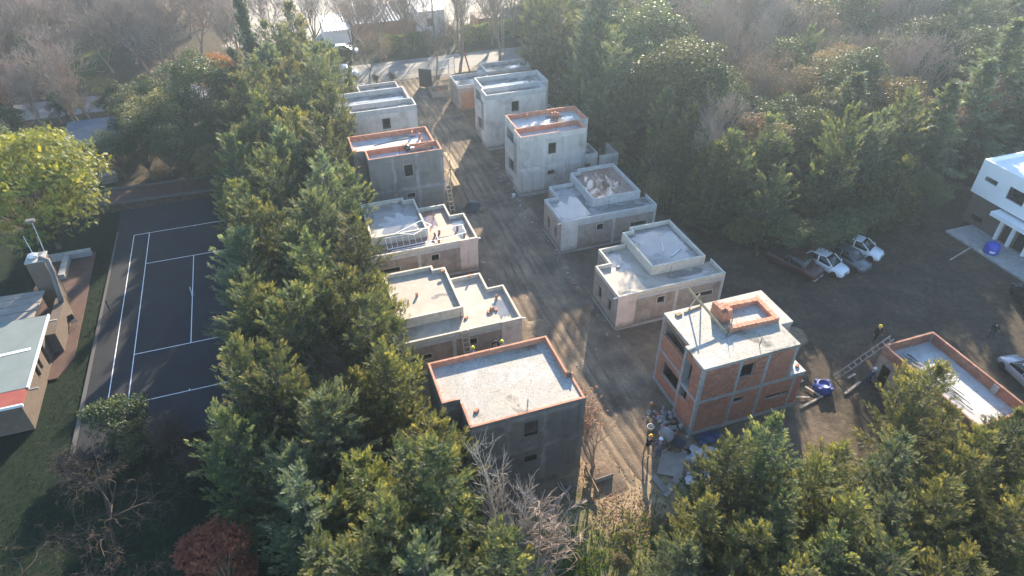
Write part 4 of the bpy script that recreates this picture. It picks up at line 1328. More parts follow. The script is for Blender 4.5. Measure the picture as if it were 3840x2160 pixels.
# ------------------------------------------------------------------ club house at the left edge
def club_house():
    root = tag(empty('club_house', (-9.6, -12.2, 0)), 'low house with pale flat roof and red awning strip at the left edge', 'house')
    P = [(-0.35, 0), (-0.35, 9.2), (-9, 9.2), (-9, 0)]
    mb = MB()
    for i, (a, b, n, L) in enumerate(edge_dirs(P)):
        mb.wall(a, b, n, 0.2, 0, 2.8, [(6.3, 6.9, 0.2, 2.1), (4.0, 4.6, 1.0, 2.0), (4.9, 5.4, 1.0, 2.0)] if i == 0 else ())
    mb.build('wall', 'grey_brick', root)
    MB().prism([(0.08, 0.9), (0.08, 9.0), (-10, 9.2), (-10, 0.9)], 2.9, 3.02).build('flat_roof', 'roof_felt', root)
    MB().prism([(0.1, -0.6), (0.1, 0.88), (-10, 0.88), (-10, -0.6)], 2.84, 3.0).build('awning', 'red_canvas', root)
    MB().box(-10, 0.12, -0.72, -0.6, 2.8, 3.0).build('gutter', 'metal_pale', root)
    MB().box(0.08, 0.2, 0.9, 9.05, 2.86, 3.06).build('fascia', 'metal_pale', root)
    MB().prism([(-0.4, 5.0), (-0.4, 5.25), (-10, 4.7), (-10, 4.45)], 3.024, 3.05).build('roof_seam', 'white_paint', root)
    for y in (0.85, 8.4):
        MB().box(0.2, 0.75, y - 0.06, y + 0.06, 2.75, 2.88).build('beam_end', 'wood_grey', root)
    MB().prism([(-1.2, 9.3), (-9, 9.5), (-9, 13.6), (-0.9, 13.2)], 2.5, 2.62).build('shingle_roof', 'wood_grey', root)
    for k in range(4):
        MB().box(-9, -1.0, 9.6 + k * 1.0, 9.66 + k * 1.0, 2.62, 2.66).build('roof_batten', 'wood_grey', root)
    # brick chimney with a curved metal duct
    MB().box(-1.5, -0.2, 13.6, 15.0, 0, 5.0).build('chimney', 'grey_brick', root)
    MB().box(-1.55, -0.15, 13.55, 15.05, 5.0, 5.08).build('chimney_cap', 'concrete', root)
    MB().lathe([(0.32, 0), (0.36, 0.25), (0.3, 0.3)], (-1.0, 14.3, 5.08), 14).build('chimney_pot', 'galvanised', root, True)
    MB().tube([(-0.5, 13.9, 5.2), (0.05, 13.7, 5.0), (0.12, 13.3, 4.0), (0.15, 12.6, 2.4), (0.2, 12.0, 2.0)], 0.2, 10).build('duct', 'duct_metal', root, True)
    MB().box(-0.35, 0.35, 8.0, 12.8, 0, 1.9).build('side_wall', 'grey_brick', root)
    lm = MB().tube([(-0.4, 15.2, 5.0), (-0.3, 15.3, 7.6), (-0.2, 15.0, 8.0)], 0.04, 6).build('lamp_mast', 'galvanised', root)
    MB().box(-0.5, 0.1, 14.6, 15.0, 7.95, 8.15).build('floodlight', 'duct_metal', root)
    MB().tube([(-1.0, 14.6, 5.0), (-1.3, 15.2, 6.6)], 0.025, 6).build('antenna_mast', 'galvanised', root)
    return root
club_house()
bench = tag(empty('masonry_bench', (-10.2, 9.2, 0.09)), 'L-shaped low wall around the terrace corner', 'low wall')
MB().box(-2.5, 1.3, 0.2, 0.75, 0, 0.55).build('wall_segment', 'concrete', bench)
MB().box(-0.9, -0.4, -3.0, 0.19, 0, 0.5).build('wall_segment', 'concrete', bench)
ch = tag(empty('garden_chair', (-8.95, -1.0, 0.09), 0.6), 'dark chair standing on the red terrace', 'chair')
MB().box(-0.25, 0.25, -0.25, 0.25, 0.4, 0.45).build('seat', 'dark', ch)
MB().box(-0.25, 0.25, 0.22, 0.26, 0.45, 0.9).build('backrest', 'dark', ch)
for x in (-0.22, 0.22):
    for y in (-0.22, 0.22):
        MB().tube([(x, y, 0), (x, y, 0.4)], 0.02, 6).build('leg', 'galvanised', ch)

# corrugated shed among the trees
def corrugated(mb, x0, x1, y0, y1, z0, z1, step=0.3, amp=0.04, along='x'):
    """sheet rising from y0 to y1; ridges run along the given axis"""
    zy = lambda y: z0 + (z1 - z0) * (y - y0) / (y1 - y0)
    if along == 'x':
        n = int((y1 - y0) / step * 4)
        for i in range(n):
            ya, yb = y0 + (y1 - y0) * i / n, y0 + (y1 - y0) * (i + 1) / n
            za = amp * math.sin(i * math.pi / 2); zb = amp * math.sin((i + 1) * math.pi / 2)
            mb.quad((x0, ya, zy(ya) + za), (x1, ya, zy(ya) + za), (x1, yb, zy(yb) + zb), (x0, yb, zy(yb) + zb))
    else:
        n = int((x1 - x0) / step * 4)
        for i in range(n):
            xa, xb = x0 + (x1 - x0) * i / n, x0 + (x1 - x0) * (i + 1) / n
            za = amp * math.sin(i * math.pi / 2); zb = amp * math.sin((i + 1) * math.pi / 2)
            mb.quad((xa, y0, z0 + za), (xb, y0, z0 + zb), (xb, y1, z1 + zb), (xa, y1, z1 + za))
    return mb
sh = tag(empty('shed', (-13.5, 29.0, 0)), 'open shed with grey corrugated roof among the dark trees', 'shed')
corrugated(MB(), 0, 6.5, 0, 6.5, 2.6, 3.0, 0.5, 0.05).build('corrugated_roof', 'metal_sheet', sh)
for x in (0.2, 3.2, 6.3):
    for y in (0.2, 6.3):
        MB().box(x - 0.06, x + 0.06, y - 0.06, y + 0.06, 0, 2.62).build('post', 'wood_grey', sh)
MB().box(0.0, 6.5, 6.35, 6.45, 0, 2.7).build('back_wall', 'brick_brown', sh)
pl_ = tag(empty('stacked_pallets', (-8.9, 24.6, 0), 0.2), 'wooden crates stacked in front of the corrugated shed', 'crates')
for k in range(4):
    MB().box(-0.8, 0.8, -0.5, 0.5, 0.25 * k, 0.25 * k + 0.18).build('crate', 'wood_grey', pl_)

# ------------------------------------------------------------------ far side of the road
fs = tag(empty('metal_shed', (23.6, 63.2, 0)), 'long blue-grey corrugated shed roof across the road', 'shed')
corrugated(MB(), 0, 10.2, 0, 8, 2.6, 3.3, 0.6, 0.06, 'y').build('corrugated_roof', 'metal_sheet', fs)
MB().box(0.1, 10.1, 0.2, 7.9, 0, 2.55).build('wall', 'brick_brown', fs)
fs2 = tag(empty('sunlit_shed_end', (19.0, 62.5, 0)), 'sunlit left end of the corrugated shed, its brightness put into the colour', 'shed')
corrugated(MB(), 0, 4.4, 0, 7, 2.2, 2.7, 0.5, 0.05, 'y').build('corrugated_roof', 'metal_pale', fs2)  # pale sheet paints the sunlight on the left part of the shed roof
MB().box(0.1, 4.3, 0.2, 6.9, 0, 2.15).build('wall', 'white_wall', fs2)
wh = tag(empty('white_cottage', (34.2, 60.5, 0)), 'white gabled cottage with a pink shutter across the road', 'house')
mw = MB()
for i, (a, b, n, L) in enumerate(edge_dirs([(0, 0), (4.2, 0), (4.2, 7), (0, 7)])):
    mw.wall(a, b, n, 0.2, 0, 4.3, [(1.2, 2.4, 1.9, 3.2)] if i == 0 else ())
mw.build('wall', 'white_wall', wh)
MB().box(1.2, 2.4, 0.08, 0.12, 1.9, 3.2).build('shutter', 'paver', wh)
MB().prism([(-0.2, -0.2), (4.4, -0.2), (4.4, 7.2), (-0.2, 7.2)], 4.3, 4.42).build('roof', 'white_wall', wh)
dr = tag(empty('brown_hut', (44.0, 60.0, 0)), 'reddish-brown hut behind the hedge', 'hut')
MB().box(0, 4.5, 0, 3.5, 0, 2.4).build('wall', 'brick_brown', dr)
MB().prism([(-0.3, -0.3), (4.8, -0.3), (4.8, 3.8), (-0.3, 3.8)], 2.4, 2.55).build('roof', 'paver', dr)
fw = tag(empty('boundary_wall', (50, 66, 0)), 'long pale wall at the far edge of the lot', 'wall')
MB().bar((-6, -1, 0.9), (12, 4, 0.9), 0.25, 1.8).build('wall_panel', 'parapet_grey', fw)

# gates, posts, mast by the road
gt = tag(empty('gate_leaf', (29.3, 40.2, 0)), 'dark sheet-metal gate leaf standing open at the street end', 'gate')
MB().bar((0.0, 0.0, 1.35), (1.5, -1.0, 1.35), 0.06, 2.5).build('sheet', 'dark', gt)
for t in (0.0, 1.0):
    MB().bar((1.5 * t, -1.0 * t, 0), (1.5 * t, -1.0 * t, 2.7), 0.09, 0.09).build('stile', 'steel', gt)
MB().bar((0, 0, 2.62), (1.5, -1.0, 2.62), 0.1, 0.06).build('rail', 'steel', gt)
mg = tag(empty('mesh_gate', (32.7, 42.3, 0)), 'pale wire-mesh gate leaf beside the road trees', 'gate')
for a, b in (((0, 0, 0.3), (2.4, 0.6, 0.3)), ((0, 0, 2.6), (2.4, 0.6, 2.6)), ((0, 0, 0.0), (0, 0, 2.6)), ((2.4, 0.6, 0.0), (2.4, 0.6, 2.6)), ((1.5, 0.375, 0.3), (1.5, 0.375, 2.6)), ((0, 0, 1.5), (2.4, 0.6, 1.5))):
    MB().bar(a, b, 0.07, 0.07).build('frame_bar', 'galvanised', mg)
mm = MB()
for i in range(1, 24):
    t = i / 24
    mm.bar((2.4 * t, 0.6 * t, 0.3), (2.4 * t, 0.6 * t, 2.6), 0.012, 0.012)
for i in range(1, 23):
    mm.bar((0, 0, 0.3 + i * 0.1), (2.4, 0.6, 0.3 + i * 0.1), 0.012, 0.012)
mm.build('wire_mesh', 'galvanised', mg)
for i, (x, y, h, lab) in enumerate(((25.7, 44.0, 1.8, 'thin leaning fence post by the parked van'), (24.6, 44.4, 1.1, 'short wooden stake near the parked van'), (31.0, 41.6, 2.6, 'thin pole beside the dark gate leaf'), (34.0, 38.6, 2.2, 'slim stake behind the brick heap'))):
    o = MB().tube([(0, 0, 0), (0.08, 0.02, h)], 0.045, 6).build('fence_post', 'wood_grey')
    o.location = (x, y, 0)
    tag(o, lab, 'post')
bc = tag(empty('brick_cage', (31.3, 36.6, 0)), 'heap of broken bricks in a low pen near the gate', 'brick heap')
mb = MB()
for i in range(150):
    a, r_ = rng.uniform(0, 6.28), rng.uniform(0, 1) ** 0.6
    x, y = 1.15 * r_ * math.cos(a), 0.85 * r_ * math.sin(a)
    z = 0.85 * (1 - r_ * r_) * rng.uniform(0.2, 1)
    p = Vector((x, y, z)); q = p + Vector((rng.uniform(-1, 1), rng.uniform(-1, 1), rng.uniform(-.6, .6))).normalized() * 0.26
    mb.bar(p, q, 0.16, 0.12)
tag(mb.build('broken_bricks', 'brick', bc), kind='stuff')
for a, b in (((-1.3, -1.0, 0.45), (1.3, -1.05, 0.45)), ((-1.3, 1.0, 0.45), (1.3, 0.95, 0.45)), ((-1.3, -1.0, 0.45), (-1.3, 1.0, 0.45))):
    MB().bar(a, b, 0.04, 0.9).build('pen_side', 'wood_grey', bc)
ex = tag(empty('red_post', (37.6, 43.6, 0)), 'slanting orange-red steel post behind the far house', 'post')
MB().bar((0, 0, 0), (-0.7, 0.6, 3.2), 0.14, 0.2).build('shaft', plain('red_paint', (0.5, 0.08, 0.04), 0.5), ex)
ms = tag(empty('lattice_mast', (43.7, 46.4, 0.05)), 'slender lattice ladder mast standing on the road verge', 'mast')
for dx in (-0.16, 0.16):
    MB().tube([(dx, 0, 0), (dx, 0, 6.2)], 0.03, 6).build('upright', 'galvanised', ms)
for i in range(16):
    MB().tube([(-0.16, 0, 0.5 + i * 0.36), (0.16, 0, 0.5 + i * 0.36)], 0.02, 5).build('rung', 'galvanised', ms)
up_ = tag(empty('utility_pole', (36.2, 59.5, 0)), 'tall dark utility pole in front of the white cottage', 'utility pole')
MB().tube([(0, 0, 0), (0, 0, 7.5)], [0.13, 0.09], 8).build('shaft', 'dark', up_)
MB().bar((-0.7, 0, 7.0), (0.7, 0, 7.0), 0.08, 0.1).build('crossarm', 'wood_grey', up_)
for k in (-0.6, 0.6, 0.0):
    MB().tube([(k, 0, 7.05), (k, 0, 7.22)], 0.04, 6).build('insulator', 'white_paint', up_)

# ------------------------------------------------------------------ things in the street and by the brick house
cv = tag(empty('tarp_covered_heap', (26.9, 6.0, 0.03), 0.15), 'black plastic sheet draped over a heap of sand in the street', 'tarp')
def drape(n, m_, f):
    V = []; F = []
    for i in range(n):
        for j in range(m_):
            V.append(f(i / (n - 1), j / (m_ - 1)))
    for i in range(n - 1):
        for j in range(m_ - 1):
            a = i * m_ + j
            F.append((a, a + m_, a + m_ + 1, a + 1))
    b = MB(); b.v = V; b.f = F
    return b
def tarp_f(u, v):
    x, y = (u - 0.5) * 2.0, (v - 0.5) * 1.5
    z = 0.85 * math.exp(-(x / 0.75) ** 4 - (y / 0.62) ** 4) + 0.05 * math.sin(9 * u + 4 * v) * math.sin(7 * v + 1)
    if x > 0.05 and y < -0.15:
        z *= 1.0
    return (x, y, max(z, 0.03 + 0.03 * math.sin(13 * u)))
drape(22, 18, tarp_f).build('sheet', 'tarp_black', cv, True)
def dome(cx, cy, r, h, seed, m, name, parent=None, n=18):
    b = MB()
    rr = random.Random(seed)
    ph = [rr.uniform(0, 6.28) for _ in range(6)]
    rings = []
    for i in range(7):
        t = i / 6
        ring = []
        for k in range(n):
            a = 2 * math.pi * k / n
            q = r * t * (1 + 0.10 * math.sin(a + ph[0]) + 0.07 * math.sin(3 * a + ph[1]) + 0.05 * math.sin(7 * a + ph[2]))
            ring.append((cx + q * math.cos(a), cy + q * math.sin(a), h * (1 - t ** 2) * (1 + 0.15 * math.sin(2 * a + ph[3]) * t) - (0.05 if i == 6 else 0)))
        rings.append([(x_ + rr.uniform(-.07, .07) * t, y_ + rr.uniform(-.07, .07) * t, z_ + rr.uniform(-.02, .03) * (i < 6)) for x_, y_, z_ in ring])
    b.loft(rings[::-1])
    return b.build(name, m, parent, True)
M['soil'] = surf('soil', [(0.3, (0.09, 0.06, 0.04)), (0.7, (0.18, 0.12, 0.085))], 2.5, famt=0.35)
M['sand'] = surf('sand', [(0.3, (0.12, 0.09, 0.06)), (0.7, (0.23, 0.175, 0.115))], 1.8, famt=0.25)
dome(0.72, -0.55, 0.55, 0.42, 3, 'sand', 'sand', cv)
o = dome(0, 0, 1.15, 0.08, 8, 'sand', 'sand_pile', None, 30); o.location = (26.4, -13.6, 0.0)
tag(o, 'low heap of sand in the street beside the rose house', 'sand heap')
o = dome(0, 0, 1.9, 0.07, 9, 'sand', 'sand_pile', None, 36); o.location = (44.6, -20.8, -0.03)
tag(o, 'flat spread of sand behind the brick house', 'sand heap')
wb = tag(empty('white_bucket', (31.55, 6.75, 0.03)), 'white plastic bucket by the corner of the pale house', 'bucket')
MB().lathe([(0.15, 0), (0.19, 0.38), (0.2, 0.4), (0.18, 0.4), (0.15, 0.05)], n=16).build('shell', 'white_paint', wb, True)
for i, (x, y, lab) in enumerate(((31.55, -2.6, 'pair of yellow stakes beside the grey single-storey house'), (31.6, -13.9, 'pair of yellow stakes beside the puddled-roof house'), (24.75, -2.6, 'pair of yellow stakes beside the house with metal frames'))):
    sk = tag(empty('marker_stakes', (x, y, 0)), lab, 'stakes')
    for d in (-0.12, 0.12):
        MB().tube([(d, d * 0.4, 0), (d, d * 0.4 + 0.05, 0.9)], 0.03, 6).build('stake', 'cane_stake' if 'cane_stake' in M else 'sand', sk)

# rubble, mixing place, boards
def rock(seed, r):
    rr = random.Random(seed)
    b = MB()
    n = 7
    for i, t in enumerate((0.0, 0.35, 0.75, 1.0)):
        pass
    rings = [[(r * k * math.cos(2 * math.pi * j / n) * rr.uniform(.75, 1.2), r * k * math.sin(2 * math.pi * j / n) * rr.uniform(.75, 1.2), r * z * rr.uniform(.85, 1.15)) for j in range(n)] for k, z in ((0.5, -0.1), (1.0, 0.25), (0.85, 0.7), (0.35, 1.0))]
    return b.loft(rings)
rocks = [rock(i, 0.17).mesh('rubble_stone', 'stone') for i in range(5)] + [rock(i + 9, 0.15).mesh('rubble_stone', 'brick') for i in range(2)]
rp = tag(empty('rubble_heap', (31.2, -25.9, 0.02)), 'heap of broken concrete and brick at the brick house corner', 'rubble')
for i in range(70):
    o = bpy.data.objects.new('rubble_stone', rocks[rng.randrange(7)])
    COL.objects.link(o)
    o.parent = rp
    o.location = (rng.gauss(0.05, 0.42), rng.gauss(0, 0.75), rng.uniform(0, 0.25))
    o.rotation_euler = (rng.uniform(0, 6), rng.uniform(0, 6), rng.uniform(0, 6))
    k = rng.uniform(0.5, 1.5)
    o.scale = (k, k, k)
bkt = tag(empty('mortar_bucket', (29.95, -26.2, 0.03)), 'open round bucket beside the rubble heap', 'bucket')
MB().lathe([(0.2, 0), (0.25, 0.35), (0.27, 0.36), (0.23, 0.36), (0.19, 0.04)], n=16).build('shell', 'parapet_grey', bkt, True)
mx = tag(empty('concrete_mixer', (30.35, -27.55, 0.03), R(40)), 'tilted grey concrete mixer in front of the two workers', 'concrete mixer')
d_ = MB().lathe([(0.22, -0.45), (0.42, -0.3), (0.48, 0.05), (0.46, 0.2), (0.27, 0.55), (0.25, 0.55), (0.4, 0.15)], n=20).build('drum', 'stone', mx, True)
d_.location = (0, 0, 0.85); d_.rotation_euler = (R(-62), 0, 0)
for x in (-0.45, 0.45):
    MB().bar((x, -0.5, 0), (x * 0.95, 0, 0.85), 0.06, 0.06).build('leg', 'steel', mx)
    MB().bar((x, 0.5, 0), (x * 0.95, 0, 0.85), 0.06, 0.06).build('leg', 'steel', mx)
MB().bar((-0.45, -0.5, 0.1), (0.45, -0.5, 0.1), 0.05, 0.05).build('brace', 'steel', mx)
tw = MB()
for k in range(18):
    a0, a1 = 2 * math.pi * k / 18, 2 * math.pi * (k + 1) / 18
    tw.tube([(0.6, 0.28 * math.cos(a0), 0.55 + 0.28 * math.sin(a0)), (0.6, 0.28 * math.cos(a1), 0.55 + 0.28 * math.sin(a1))], 0.02, 5)
tw.build('tilt_wheel', 'steel', mx)
tb_ = tag(empty('wheelbarrow', (30.9, -28.2, 0.03), R(35)), 'dark wheelbarrow beside the concrete mixer', 'wheelbarrow')
MB().loft([[(-0.25, -0.25, .35), (0.25, -0.25, .35), (0.25, 0.3, .35), (-0.25, 0.3, .35)], [(-0.38, -0.45, .65), (0.38, -0.45, .65), (0.36, 0.5, .65), (-0.36, 0.5, .65)]]).build('tray', 'tarp_black', tb_)
for x in (-0.27, 0.27):
    MB().bar((x * 0.4, -0.75, 0.22), (x * 1.1, 0.95, 0.55), 0.05, 0.05).build('handle', 'wood', tb_)
    MB().bar((x, 0.35, 0), (x, 0.3, 0.42), 0.04, 0.04).build('leg', 'steel', tb_)
whl = MB().lathe([(0.06, -0.04), (0.2, -0.04), (0.22, 0), (0.2, 0.04), (0.06, 0.04)], n=14).build('wheel', 'tyre', tb_, True)
whl.location = (0, -0.75, 0.22); whl.rotation_euler = (0, R(90), 0)
for a, b, lab in (((29.3, -27.9, .1), (30.4, -27.3, .3), 'thin board slanting beside the mixer'), ((29.7, -28.2, .12), (31.0, -27.9, .15), 'narrow board behind the grey-shirted worker')):
    timber('thin_board', lab, a, b, 0.1, 0.03)
M['wet_concrete'] = slab_mat('wet_concrete', (0.50, 0.50, 0.50), (0.36, 0.36, 0.37), (0.15, 0.145, 0.14), 0.47, 1.2, 0.5)
def flat(name, pts, z, m, h=0.05):
    return MB().prism(pts, z - h, z).build(name, m)
tag(flat('mixing_board', [(28.6, -29.6), (29.9, -30.4), (31.2, -28.9), (29.8, -28.0)], 0.06, 'wood_grey'), 'large flat mixing board on the ground before the mixer', 'board')
timber('ground_plank', 'shorter of the two planks crossed on the ground', (28.25, -29.65, 0.09), (28.45, -31.0, 0.09), 0.42, 0.05, 'wood_grey')
timber('ground_plank', 'longer plank crossed under the shorter one on the ground', (28.2, -31.25, 0.05), (30.0, -30.15, 0.05), 0.45, 0.05, 'wood_grey')
tag(flat('cement_spill', blob(31.9, -29.2, 1.3, 0.7, 31, rough=0.6), 0.035, 'wet_concrete', 0.02), kind='structure')
tag(flat('cement_spill', blob(30.9, -30.7, 0.8, 0.6, 32, rough=0.5), 0.045, 'wet_concrete', 0.02), kind='structure')
tp = tag(empty('dark_sheet', (33.4, -28.1, 0)), 'crumpled dark plastic sheet at the foot of the brick house', 'plastic sheet')
drape(14, 10, lambda u, v: ((u - .5) * 1.8, (v - .5) * 0.9, 0.05 + 0.16 * abs(math.sin(7 * u + 3 * v)) * (1 - abs(2 * v - 1)))).build('sheet', 'tarp_blue', tp, True)
pt = tag(empty('plant_box', (25.05, -28.2, 0.0)), 'earth patch edged with boards round the small tree', 'planter')
MB().bar((-0.55, -0.75, 0.2), (0.75, -0.7, 0.2), 0.05, 0.4).build('front_board', 'wood_grey', pt)
MB().bar((-0.75, -1.7, 0.35), (-0.75, 0.3, 0.5), 0.05, 0.28).build('side_board', 'wood', pt)
dome(0.1, 0.1, 0.95, 0.10, 12, 'soil', 'soil', pt)
for i, (a, b, lab) in enumerate((((19.5, -30.9, .1), (23.0, -28.7, .12), 'long pale plank on the shaded ground before the dark grey house'), ((22.2, -30.2, .05), (23.5, -30.0, .06), 'short thin stick on the shaded ground'), ((41.2, -26.9, .1), (42.2, -27.3, .1), 'short board at the foot of the brick house, nearest the wall'), ((41.8, -25.9, .08), (42.9, -25.7, .08), 'short board lying left of the blue tank base'), ((42.6, -26.3, .1), (43.1, -27.6, .1), 'board touching the blue tank base'), ((40.9, -27.9, .06), (43.6, -27.4, .06), 'long pale board along the edge of the trench'), ((44.9, -27.8, .06), (46.8, -27.2, .08), 'pale board between the blue tank base and the low building'), ((46.2, -26.6, .06), (47.0, -26.4, .06), 'short board behind the white-helmeted worker'))):
    timber('ground_board', lab, a, b, 0.16, 0.06, 'wood_grey')
M['blue_bright'] = plain('blue_bright', (0.025, 0.055, 0.24), 0.5)
bt = tag(empty('blue_tank_base', (43.65, -26.9, 0.0)), 'upturned bright blue plastic tank behind the brick house', 'plastic tank')
MB().lathe([(0.70, 0), (0.66, 0.4), (0.45, 0.62), (0.40, 0.62), (0.38, 0.5)], n=24).build('shell', 'blue_bright', bt, True)
for k in range(4):
    a = k * 1.57 + 0.4
    MB().box(-0.12, 0.12, -0.1, 0.1, 0.4, 0.6).build('lug', 'blue_bright', bt, loc=(0.58 * math.cos(a), 0.58 * math.sin(a), 0))
for i in range(46):
    x, y = rng.uniform(25, 31.8), rng.uniform(-26, 12)
    if 25.6 < x < 31 and rng.random() < 0.6:
        continue
    o = bpy.data.objects.new('loose_stone', rocks[rng.randrange(5)])
    COL.objects.link(o)
    o.location = (x, y, 0.0)
    k = rng.uniform(0.25, 0.6)
    o.scale = (k, k, k * 0.7)
    o.rotation_euler = (0, 0, rng.uniform(0, 6))
    tag(o, 'small grey stone lying on the dirt street', 'stone', 'stones scattered on the dirt street')

for i in range(90):
    right = i % 2 == 0
    x = rng.gauss(31.75, 0.22) if right else rng.gauss(24.95, 0.25)
    y = rng.uniform(-17, 14)
    o = bpy.data.objects.new('loose_stone', rocks[rng.randrange(7 if i % 5 == 0 else 5)])
    COL.objects.link(o)
    o.location = (x, y, 0.0)
    k = rng.uniform(0.3, 0.85)
    o.scale = (k, k, k * 0.7)
    o.rotation_euler = (0, 0, rng.uniform(0, 6))
    tag(o, 'broken stone at the foot of the %s-hand house walls' % ('right' if right else 'left'), 'stone', 'stones at the foot of the house walls')

# ------------------------------------------------------------------ vehicles
def paint(name, c, rough=0.25):
    m = mat(name)
    nt = m.node_tree
    f = noise(nt, coords(nt), 3.0, 4)
    p = finish(nt, mixc(nt, f, tuple(x * 0.9 for x in c), c), rough, None, spec=0.5)
    p.inputs['Coat Weight'].default_value = 0.4
    return m
M['car_white'] = paint('car_white', (0.72, 0.73, 0.74))
M['car_grey'] = paint('car_grey', (0.10, 0.105, 0.11))
M['car_red'] = paint('car_red', (0.05, 0.013, 0.012), 0.5)
M['car_black'] = paint('car_black', (0.02, 0.021, 0.022))
M['car_silver'] = paint('car_silver', (0.30, 0.31, 0.34))

def car(name, label, cat, loc, rz, col, kind='hatch', L=3.9, W=1.66, H=1.45):
    """built nose towards -Y"""
    o = tag(empty(name, loc, rz), label, cat, 'parked vehicles')
    hw = W / 2
    def sec(y, zb, zt, w, tuck=0.86):
        r = 0.10
        return [(-w * tuck, y, zb), (-w, y, zb + 0.14), (-w, y, zb + (zt - zb) * 0.6), (-w * 0.97, y, zt - r * 0.6), (-w * 0.86, y, zt), (0, y, zt + 0.025),
                (w * 0.86, y, zt), (w * 0.97, y, zt - r * 0.6), (w, y, zb + (zt - zb) * 0.6), (w, y, zb + 0.14), (w * tuck, y, zb)]
    f, b = -L / 2, L / 2
    if kind == 'van':
        S = [(f, .32, .62, .80), (f + .10, .22, .78, .93), (f + .5, .2, .92, .99), (f + .95, .2, 1.02, 1.0), (0.3, .2, 1.08, 1.0), (b - .25, .2, 1.08, 1.0), (b - .02, .26, 1.05, .95)]
        C = [(f + 0.85, 0.97, .90, .98), (f + 1.55, 1.72, .78, 1.0), (f + 2.0, H, .76, 1.0), (b - .4, H, .76, 1.0), (b - .1, H - .1, .76, .98), (b - .04, 1.05, .86, .96)]
    elif kind == 'pickup':
        S = [(f, .4, .75, .84), (f + .12, .3, .95, .97), (f + 1.2, .3, 1.05, 1.0), (0.6, .3, 1.05, 1.0), (b - .1, .3, 1.02, 1.0), (b, .36, 1.0, .98)]
        C = [(f + 1.05, 1.02, .92, .99), (f + 1.6, H - .05, .76, 1.0), (f + 2.5, H, .76, 1.0), (f + 3.0, H - .05, .78, 1.0), (f + 3.15, 1.04, .88, .99)]
    else:
        S = [(f, .30, .55, .74), (f + .10, .2, .66, .88), (f + .4, .18, .76, .97), (f + 1.05, .18, .90, 1.0), (0.3, .18, .94, 1.0), (b - .5, .18, .95, 1.0), (b - .12, .22, .9 if kind == 'sedan' else .95, .95), (b, .3, .8, .86)]
        C = [(f + 0.95, .87, .93, .98), (f + 1.75, H - .03, .74, 1.0), (f + 2.3, H, .73, 1.0), (b - (1.15 if kind == 'sedan' else .55), H - .04, .74, 1.0), (b - (.45 if kind == 'sedan' else .12), .93, .86, .97)]
    MB().loft([sec(y, zb, zt, hw * w) for y, zb, zt, w in S]).build('body', col, o, True, 0.0)
    # cabin: glass block with painted roof, pillars
    def csec(y, zt, w, k):
        z0 = 0.86 if kind in ('hatch', 'sedan') else 1.0
        zt = max(zt, z0 + 0.02)
        wt, wb_ = hw * w, hw * 0.96 * k
        return [(-wb_, y, z0), (-(wb_ + wt) / 2, y, (z0 + zt) / 2), (-wt, y, zt - 0.04), (-wt * 0.86, y, zt), (0, y, zt + 0.015), (wt * 0.86, y, zt), (wt, y, zt - 0.04), ((wb_ + wt) / 2, y, (z0 + zt) / 2), (wb_, y, z0)]
    MB().loft([csec(*c) for c in C]).build('windows', 'glass' if kind != 'van' else col, o, True)
    y0, y1 = C[1][0] + 0.1, C[-2][0] - 0.02
    rz_ = H + 0.012
    MB().loft([[(-hw * .68, y0, rz_ - .06), (-hw * .60, y0, rz_ - .005), (hw * .60, y0, rz_ - .005), (hw * .68, y0, rz_ - .06)],
               [(-hw * .76, (y0 + y1) / 2, rz_ - .05), (-hw * .62, (y0 + y1) / 2, rz_ + .025), (hw * .62, (y0 + y1) / 2, rz_ + .025), (hw * .76, (y0 + y1) / 2, rz_ - .05)],
               [(-hw * .74, y1, rz_ - .09), (-hw * .62, y1, rz_ - .02), (hw * .62, y1, rz_ - .02), (hw * .74, y1, rz_ - .09)]]).build('roof', col, o)
    for sx in (-1, 1):
        a, c = C[0], C[1]
        MB().bar((sx * hw * .94, a[0] - 0.02, a[1] + 0.02), (sx * hw * .76, c[0], c[1] + 0.0), 0.07, 0.05).build('pillar', col, o)
        m_ = C[2]
        MB().bar((sx * hw * .985, m_[0] + .1, .9 if kind in ('hatch', 'sedan') else 1.05), (sx * hw * .77, m_[0] + .15, H - .03), 0.10, 0.04).build('pillar', col, o)
        MB().bar((sx * hw * .93, C[-1][0], C[-1][1]), (sx * hw * .75, C[-2][0], H - .05), 0.12, 0.06).build('pillar', col, o)
        MB().box(sx * hw * 0.98, sx * (hw + .17), a[0] + .12, a[0] + .24, a[1] + .0, a[1] + .14).build('mirror', col, o)
        hl = MB().loft([[(sx * hw * .52, f + .07, .52), (sx * hw * .86, f + .15, .54), (sx * hw * .86, f + .17, .68), (sx * hw * .55, f + .08, .66)], [(sx * hw * .52, f + .3, .52), (sx * hw * .9, f + .4, .54), (sx * hw * .9, f + .42, .70), (sx * hw * .55, f + .3, .70)]])
        hl.build('headlight', 'lamp_glass', o)
        for y in (f + .72, b - .68):
            w_ = empty('wheel', (0, 0, 0)); w_.parent = o; w_.location = (sx * (hw - .09), y, .31)
            w_.rotation_euler = (0, R(90), 0)
            MB().lathe([(.2, -.1), (.29, -.1), (.31, -.06), (.31, .06), (.29, .1), (.2, .1)], n=18).build('tyre', 'tyre', w_, True)
            MB().lathe([(.2, -.09), (.2, .09)], n=14).build('rim', 'galvanised', w_)
        if kind == 'van':
            MB().box(sx * hw * .93, sx * hw * .975, f + 1.35, f + 2.1, 1.08, 1.55).build('side_window', 'glass', o)
